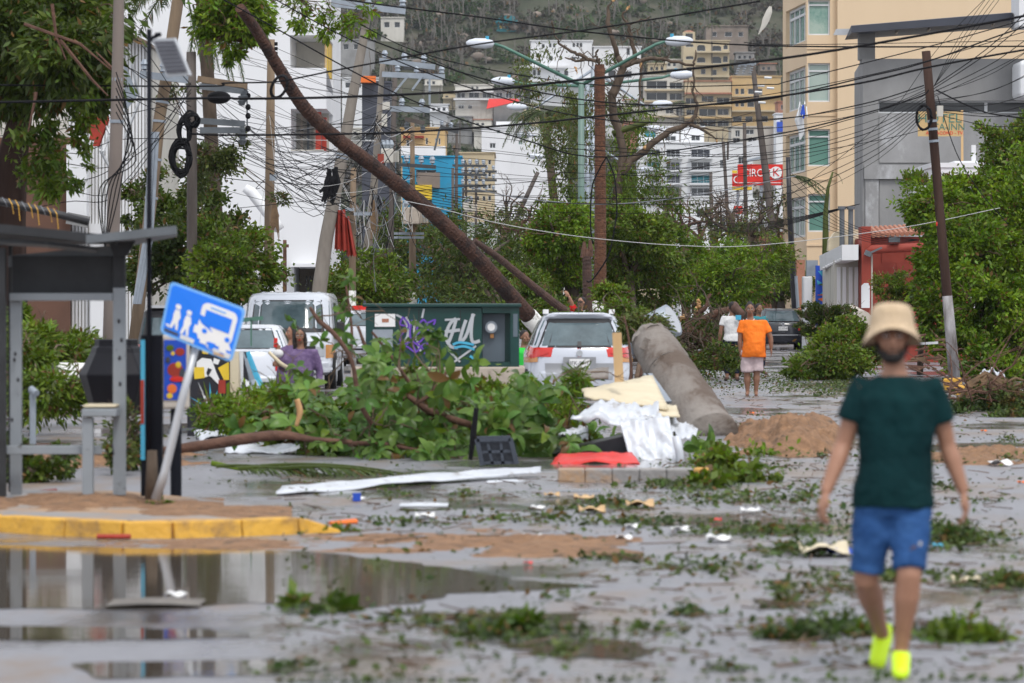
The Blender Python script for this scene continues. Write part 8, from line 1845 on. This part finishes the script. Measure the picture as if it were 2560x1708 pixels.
    # hair / beard / hat
    hair=look.get('hair','short')
    if hair!='none':
        m_=MB(); m_.ell(hp(0,.03,.055),(.084,.098,.088),n=18,m=12,M=hR)
        for sg_ in(-1,1):m_.ell(hp(sg_*.068,.035,.01),(.018,.055,.05),n=8,m=6,M=hR)
        if hair=='long':
            m_.tube([hp(0,.07,.06),hp(0,.10,-.08),hp(0,.10,-.22),hp(0,.09,-.34)],[.08,.085,.085,.05],n=12,flat=.6,side=Vector((1,0,0)))
            for sg_ in(-1,1):m_.tube([hp(sg_*.075,.0,.05),hp(sg_*.09,.0,-.06),hp(sg_*.09,.01,-.2)],[.025,.032,.02],n=8)
        if hair=='bun':m_.ell(hp(0,.05,.13),(.045,.045,.04),n=10,m=8)
        fin(m_,'hair',M['hair'],.010)
    if look.get('beard'):
        m_=MB(); m_.ell(hp(0,-.036,-.088),(.054,.056,.036),n=14,m=10,M=hR)
        for sg_ in(-1,1):m_.tube([hp(sg_*.072,.0,.0),hp(sg_*.068,-.02,-.05),hp(sg_*.040,-.060,-.085)],[.008,.014,.020],n=8); m_.tube([hp(sg_*.004,-.098,-.042),hp(sg_*.035,-.086,-.052),hp(sg_*.046,-.07,-.075)],[.005,.007,.009],n=7)
        fin(m_,'beard',M['hair'],.008)
    if look.get('hat')=='bucket':
        m_=MB(); c0=hp(0,.005,0); Hm=look.get('hat_mat','cloth_hat')
        prof=[(.150,-.004),(.128,.022),(.112,.050),(.107,.080),(.100,.122),(.085,.145),(.045,.156),(.004,.158)]; n_=28; vs=[]
        for r_,z in prof:
            for j in range(n_):
                a=2*math.pi*j/n_; vs.append(c0+Vector((r_*math.cos(a)*.98,r_*math.sin(a)*1.08,z+.014+max(0,(r_-.106)/.044)*(.085*max(0,-math.sin(a))**1.5-.045)+.004*math.sin(3*a+1)*(r_>.11))))
        m_.add(vs,[(i*n_+j,i*n_+(j+1)%n_,(i+1)*n_+(j+1)%n_,(i+1)*n_+j)for i in range(len(prof)-1)for j in range(n_)]); m_.xf(T); m_.build('hat',M[Hm],root,smooth=True,solid=.006,sub=1)
        m_=MB(); vs=[]
        for r_,z in((.150,-.006),(.127,.020)):
            for j in range(n_):a=2*math.pi*j/n_; vs.append(c0+Vector((r_*math.cos(a)*.985,r_*math.sin(a)*1.07,z+.009+max(0,(r_-.106)/.044)*(.085*max(0,-math.sin(a))**1.5-.045))))
        m_.add(vs,[(j,(j+1)%n_,n_+(j+1)%n_,n_+j)for j in range(n_)]); m_.xf(T); m_.build('hat_lining',M['leather_brown'],root,smooth=True)
    # shirt
    hem=look.get('hem',.86); k=look.get('ease',.022); bl_=d['belly']
    mb=MB(); hz=Vector((0,0,hem-V('hip').z))
    mb.loft([(tuple(h+hz+Vector((0,0,0))),.175*st+k,.125*st+k+bl_*.6),(tuple(h+hz+Vector((0,-bl_*.3,.10))),.165*st+k,.118*st+k+bl_),(tuple(w_+Vector((0,-bl_*.5,0))),.148*st+k,.105*st+k+bl_),(tuple(c+Vector((0,0,-.05))),.165*st+k,.115+k+bl_*.4),(tuple(c+Vector((0,0,.07))),.175+k,.11+k),(tuple(up+Vector((0,0,-.062))),.135+k*.5,.08+k*.5),(tuple(up+Vector((0,0,-.030))),.086+k*.3,.068+k*.3)],n=20)
    sl=look.get('sleeve',.62)
    for s_ in 'LR':
        q=1 if s_=='R' else-1; sh,el,wr=V('sh'+s_),V('el'+s_),V('wr'+s_)
        if sl<=1:pts=[V('chest')+Vector((q*.09,0,.09)),sh+Vector((0,0,.002)),sh.lerp(el,sl*.5),sh.lerp(el,sl)]; rr=[.07,.056+k*.25,.057*st+k*.3,.060*st+k*.38]
        else:pts=[V('chest')+Vector((q*.09,0,.09)),sh,sh.lerp(el,.5),el,el.lerp(wr,sl-1)]; rr=[.07,.068+k*.4,.060+k*.5,.052+k*.3,.042]
        mb.tube(pts,rr,n=14)
    fin(mb,'shirt',M[look['shirt']],vox,fold=.13*sc)
    if look.get('collar'):
        m_=MB(); m_.tube([up+Vector((-.07,.02,-.01)),up+Vector((-.045,-.062,-.045)),up+Vector((0,-.095,-.10))],[.012,.016,.008],n=6); m_.xf(T); m_.build('collar',M[look['collar']],root,smooth=True)
        m_=MB(); m_.tube([up+Vector((.07,.02,-.01)),up+Vector((.045,-.062,-.045)),up+Vector((0,-.095,-.10))],[.012,.016,.008],n=6); m_.xf(T); m_.build('collar',M[look['collar']],root,smooth=True)
    # trousers / shorts
    mb=MB(); ln=look.get('leg',.85)
    mb.loft([(tuple(h+Vector((0,0,-.10))),.150*st+.015,.105*st+.015),(tuple(h+Vector((0,0,.04))),.16*st+.012,.11*st+.012),(tuple(h+Vector((0,0,.10))),.14*st,.10*st)],n=18)
    for s_ in 'LR':
        hp_,kn,an=V('hp'+s_),V('kn'+s_),V('an'+s_)
        if ln<=1:pts=[hp_+Vector((0,0,.03)),hp_.lerp(kn,.3),hp_.lerp(kn,ln*.8),hp_.lerp(kn,ln)]; rr=[.105*st,.102*st,.090*st+look.get('flare',0),.088*st+look.get('flare',0)]
        else:pts=[hp_+Vector((0,0,.03)),hp_.lerp(kn,.3),kn,kn.lerp(an,.5),kn.lerp(an,ln-1)]; rr=[.105*st,.10*st,.072,.062,.052]
        mb.tube(pts,rr,n=16)
    fin(mb,'shorts' if ln<=1.3 else 'trousers',M[look['pants']],vox,fold=.10*sc)
    # shoes
    for s_ in 'LR':
        an,to=V('an'+s_),V('to'+s_); f=(to-an); L=f.length; fn=f.normalized(); m_=MB()
        he=an-fn*.05+Vector((0,0,-.045 if abs(fn.z)<.6 else 0))
        if look.get('shoe')=='sandal':m_.tube([he-fn*.01+Vector((0,0,-.015)),an.lerp(to,.5)+Vector((0,0,-.045)),to+fn*.03+Vector((0,0,-.012))],[.035,.042,.038],n=10,flat=.4,side=Vector((1,0,0)))
        else:m_.tube([he+Vector((0,0,.02)),an+Vector((0,0,-.01)),an.lerp(to,.5)+Vector((0,0,.002)),to+fn*.01,to+fn*.045],[.040,.050,.047,.044,.022],n=12,flat=.85,side=Vector((1,0,0)))
        fin(m_,'shoe' if look.get('shoe')!='sandal' else 'sandal',M[look.get('shoe_mat','shoe_neon')],.010)
    return root,T
D1=18.38; kx=D1/F
def q2(px,py,y=0.0,x0=2245):return((px-x0)*kx*(1+y/D1),y,H-(py-HY)*(D1+y)/F)
J=dict(head=q2(2228,846,-.03),neck=q2(2236,926),chest=q2(2240,1035),waist=q2(2238,1150),hip=q2(2235,1238),shL=q2(2150,970),shR=q2(2336,972),elL=q2(2112,1110,.03),elR=q2(2370,1112,.05),wrL=q2(2060,1232,-.06),wrR=q2(2410,1230,.02),
         hpL=q2(2190,1258),hpR=q2(2278,1256),knL=q2(2166,1448,.02),knR=q2(2266,1440,-.12),anL=q2(2228,1592,.42),anR=q2(2249,1636,-.05),toL=q2(2212,1654,.34),toR=q2(2240,1682,-.22),turn=-.05,
         handL=(-.25,-.35,-1),handR=(.1,-.2,-1),palmL=(.3,-1,0),palmR=(-.3,-1,0),curlL=.55,curlR=.5)
man,T_=person('bearded man in a tan bucket hat, dark green t-shirt and denim shorts walking nearest',(at(2245,0,D1).x,D1,0),0,1.0,J,dict(hair='short',beard=True,hat='bucket',shirt='cloth_teal',pants='cloth_denim',hem=q2(0,1268)[2],sleeve=.58,leg=.92,flare=-.004,ease=.026))
for(x,y,w_,h_)in((2275,1368,14,8),(2290,1360,8,12),(2268,1374,8,5)):
    mb=MB(); p=Vector(q2(x,y,-.20)); mb.ell(Vector((p.x,p.y,p.z)),(w_*kx*.5,.006,h_*kx*.5),n=8,m=5); mb.xf(T_); mb.build('worn_patch',M['offwhite' if x==2290 else 'leather_brown'],man)
D2=70.5; k2=D2/F
def q3(px,py,y=0.0):return((px-1876)*k2/1.0,y,H-(py-HY)*(D2+y)/F)
J=dict(head=q3(1875,775,-.02),neck=q3(1876,796),chest=q3(1884,822),waist=q3(1886,856),hip=q3(1884,880),shL=q3(1855,808),shR=q3(1912,808),elL=q3(1850,848),elR=q3(1927,846),wrL=q3(1851,880),wrR=q3(1928,872),hpL=q3(1868,880),hpR=q3(1892,880),knL=q3(1868,940),knR=q3(1892,936),anL=q3(1869,982),anR=q3(1890,983),toL=q3(1866,988,-.14),toR=q3(1890,988,-.14),belly=.06,stout=1.16)
person('man in an orange polo shirt and pale shorts walking up the street',(at(1876,0,D2).x,D2,0),0,1.0,J,dict(hair='bun',skin='skin_dark',shirt='cloth_orange',pants='cloth_pinkish',hem=q3(0,893)[2],sleeve=.62,leg=.85,flare=.02,shoe='sandal',shoe_mat='leather_brown',collar='cloth_white',vox=.014,ease=.03))
# man behind in white t-shirt, seen from behind, and teal shirt
D3=83.0
person('man in a white t-shirt seen from behind beside the uprooted tree trunk',(at(1830,0,D3).x,D3,0),math.pi,.98,dict(turn=.3),dict(hair='short',skin='skin_dark',shirt='cloth_white',pants='cloth_dark',hem=.88,sleeve=.6,leg=1.8,shoe_mat='leather_brown',vox=.016,face=False))
mb=MB(); c=at(1836,770,D3); mb.ell(c,(.11,.13,.14),n=14,m=10); mb.tube([c+Vector((.02,-.08,.02)),c+Vector((.14,-.1,-.12)),c+Vector((.13,-.06,-.26))],[.08,.09,.05],n=8); mb.build('hood',M['leather_brown'],smooth=True,label='brown cloth hood worn by the man in the white t-shirt',cat='hood')
mb=MB(); c=at(1846,794,D3-.20); mb.box(c,(.12,.01,.10)); mb.build('shirt_print',M['sky_blue'],label='light blue print on the back of the white t-shirt',cat='print')
person('person in a teal shirt half hidden behind the man in orange',(at(1897,0,90).x,90,0),.4,.95,{},dict(hair='short',skin='skin_dark',shirt='teal_wall',pants='cloth_dark',leg=1.8,shoe_mat='leather_brown',vox=.018,face=False))
# woman pointing up
D4=86.0; s4=D4/F
def q4(px,py,y=0.0):return((px-1448)*s4,y,H-(py-HY)*s4+.0)
person('woman in a white and red t-shirt and sunglasses pointing up beside the broken stump',(at(1448,0,D4).x,D4,0),0,1.0,
       dict(head=q4(1453,757),neck=q4(1450,776),chest=q4(1447,795),waist=(0,0,1.12),hip=(0,0,.95),shL=q4(1434,778),shR=q4(1462,780),elL=q4(1431,762,-.05),wrL=q4(1423,742,-.1),elR=(.18,.02,1.05),wrR=(.2,-.05,.84),handL=(-.6,0,.8),palmL=(-1,0,0),curlL=.2,turn=-.7,tilt=-.2,hpL=(-.1,0,.9),hpR=(.1,0,.9)),
       dict(hair='short',skin='skin',shirt='cloth_white',pants='cloth_dark',leg=1.8,shoe_mat='leather_brown',vox=.014,sleeve=.35))
mb=MB(); mb.tube([at(1440,775,D4-.02),at(1433,772,D4-.03),at(1431,764,D4-.06)],[.075,.08,.07],n=10); mb.build('sleeve',M['cloth_red'],smooth=True,label='short red sleeve on the raised arm of the pointing woman',cat='sleeve')
mb=MB(); mb.box(at(1450,755,D4-.11),(.12,.03,.03)); mb.build('sunglasses',M['black_paint'],label='dark sunglasses worn by the pointing woman',cat='sunglasses')
# women with branch
D5=51.0; s5=D5/F; KS=.84
def q5(px,py,y=0.0):return((px-752)*s5/KS,y/KS,(H-(py-HY)*(D5+y)/F)/KS)
person('woman in a purple checked shirt holding a stick among the branches',(at(752,0,D5).x,D5,0),0,KS,
       dict(head=q5(750,841,-.02),neck=q5(752,868),chest=q5(753,897),waist=q5(753,935),hip=q5(750,968),shL=q5(722,882),shR=q5(785,882),elL=q5(712,925,-.08),elR=q5(799,930,.02),wrL=q5(700,912,-.22),wrR=q5(797,972,-.02),handL=(-.8,-.5,.1),palmL=(0,0,1),curlL=.9,hpL=q5(733,975),hpR=q5(768,975),knL=(-.10,0,.46),knR=(.10,0,.46),anL=(-.10,.03,.08),anR=(.10,.03,.08),stout=1.12,belly=.03),
       dict(hair='long',skin='skin_dark',shirt='cloth_purple',pants='cloth_dark',leg=1.8,shoe_mat='leather_brown',vox=.012,sleeve=1.9,smile=True,hem=q5(0,985)[2],collar='cloth_purple',ease=.03))
mb=MB(); mb.tube([at(672,880,D5-.25),at(700,908,D5-.25),at(722,922,D5-.2)],[.022,.028,.03],n=8); mb.build('stick',M['ply'],label='short pale wooden stick held by the woman in purple',cat='stick',smooth=True)
D6=52.2
def q6(px,py,y=0.0):return((px-726)*D6/F/KS,y/KS,(H-(py-HY)*(D6+y)/F)/KS)
person('long haired woman behind holding up a red phone with a white cuffed arm',(at(726,0,D6).x,D6,0),0,KS,
       dict(head=q6(731,833,0),neck=q6(730,858),chest=q6(724,890),waist=q6(718,935),hip=q6(715,970),shL=q6(706,880),shR=q6(748,880),elL=q6(692,908,-.08),wrL=q6(697,878,-.22),handL=(-.2,-.1,1),palmL=(1,0,0),curlL=.7,elR=q6(752,925),wrR=q6(752,970),turn=-1.2,hpL=q6(704,975),hpR=q6(734,975),knL=(-.10,0,.46),knR=(.10,0,.46)),
       dict(hair='long',skin='skin',shirt='cloth_purple',pants='cloth_dark',leg=1.8,shoe_mat='leather_brown',vox=.013,sleeve=.8,hem=q6(0,975)[2]))
mb=MB(); mb.box(at(689,857,D6-.25),(.05,.015,.13),ry=.05); mb.build('phone',M['red_paint'],label='red phone held up by the long haired woman',cat='phone',bevel=.008)
mb=MB(); mb.ell(at(695,884,D6-.22),(.075,.06,.06),n=12,m=8); mb.build('cuff',M['cloth_white'],smooth=True,label='white cloth wrapped round the raised forearm of the long haired woman',cat='cloth')
person('person in a bright green top half hidden behind the green cabinet and silver car',(at(1311,0,66).x,66,-.42),.5,.95,{},dict(hair='short',skin='skin_dark',shirt='cloth_green',pants='cloth_dark',leg=1.8,shoe_mat='leather_brown',vox=.018,face=False))
person('small distant person seen between the hedge strip and the steel pole',(at(1617,0,110).x,110,-.25),-.3,.92,{},dict(hair='short',skin='skin',shirt='cloth_white',pants='cloth_dark',leg=1.8,shoe_mat='leather_brown',vox=.02,face=False))
# ---------------------------------------------------------------- thin damp air
hm=bpy.data.materials.new('haze'); hm.use_nodes=True; n=hm.node_tree.nodes; n.clear()
vo=n.new('ShaderNodeVolumePrincipled'); vo.inputs['Color'].default_value=(.86,.92,1,1); vo.inputs['Density'].default_value=.00008; vo.inputs['Anisotropy'].default_value=.2
ho=n.new('ShaderNodeOutputMaterial'); hm.node_tree.links.new(vo.outputs[0],ho.inputs['Volume'])
mb=MB(); mb.bb((-2600,-250,-3.5),(2600,4100,420)); mb.build('haze',hm,kind='stuff',label='thin damp haze in the air over the street and hill',cat='haze')
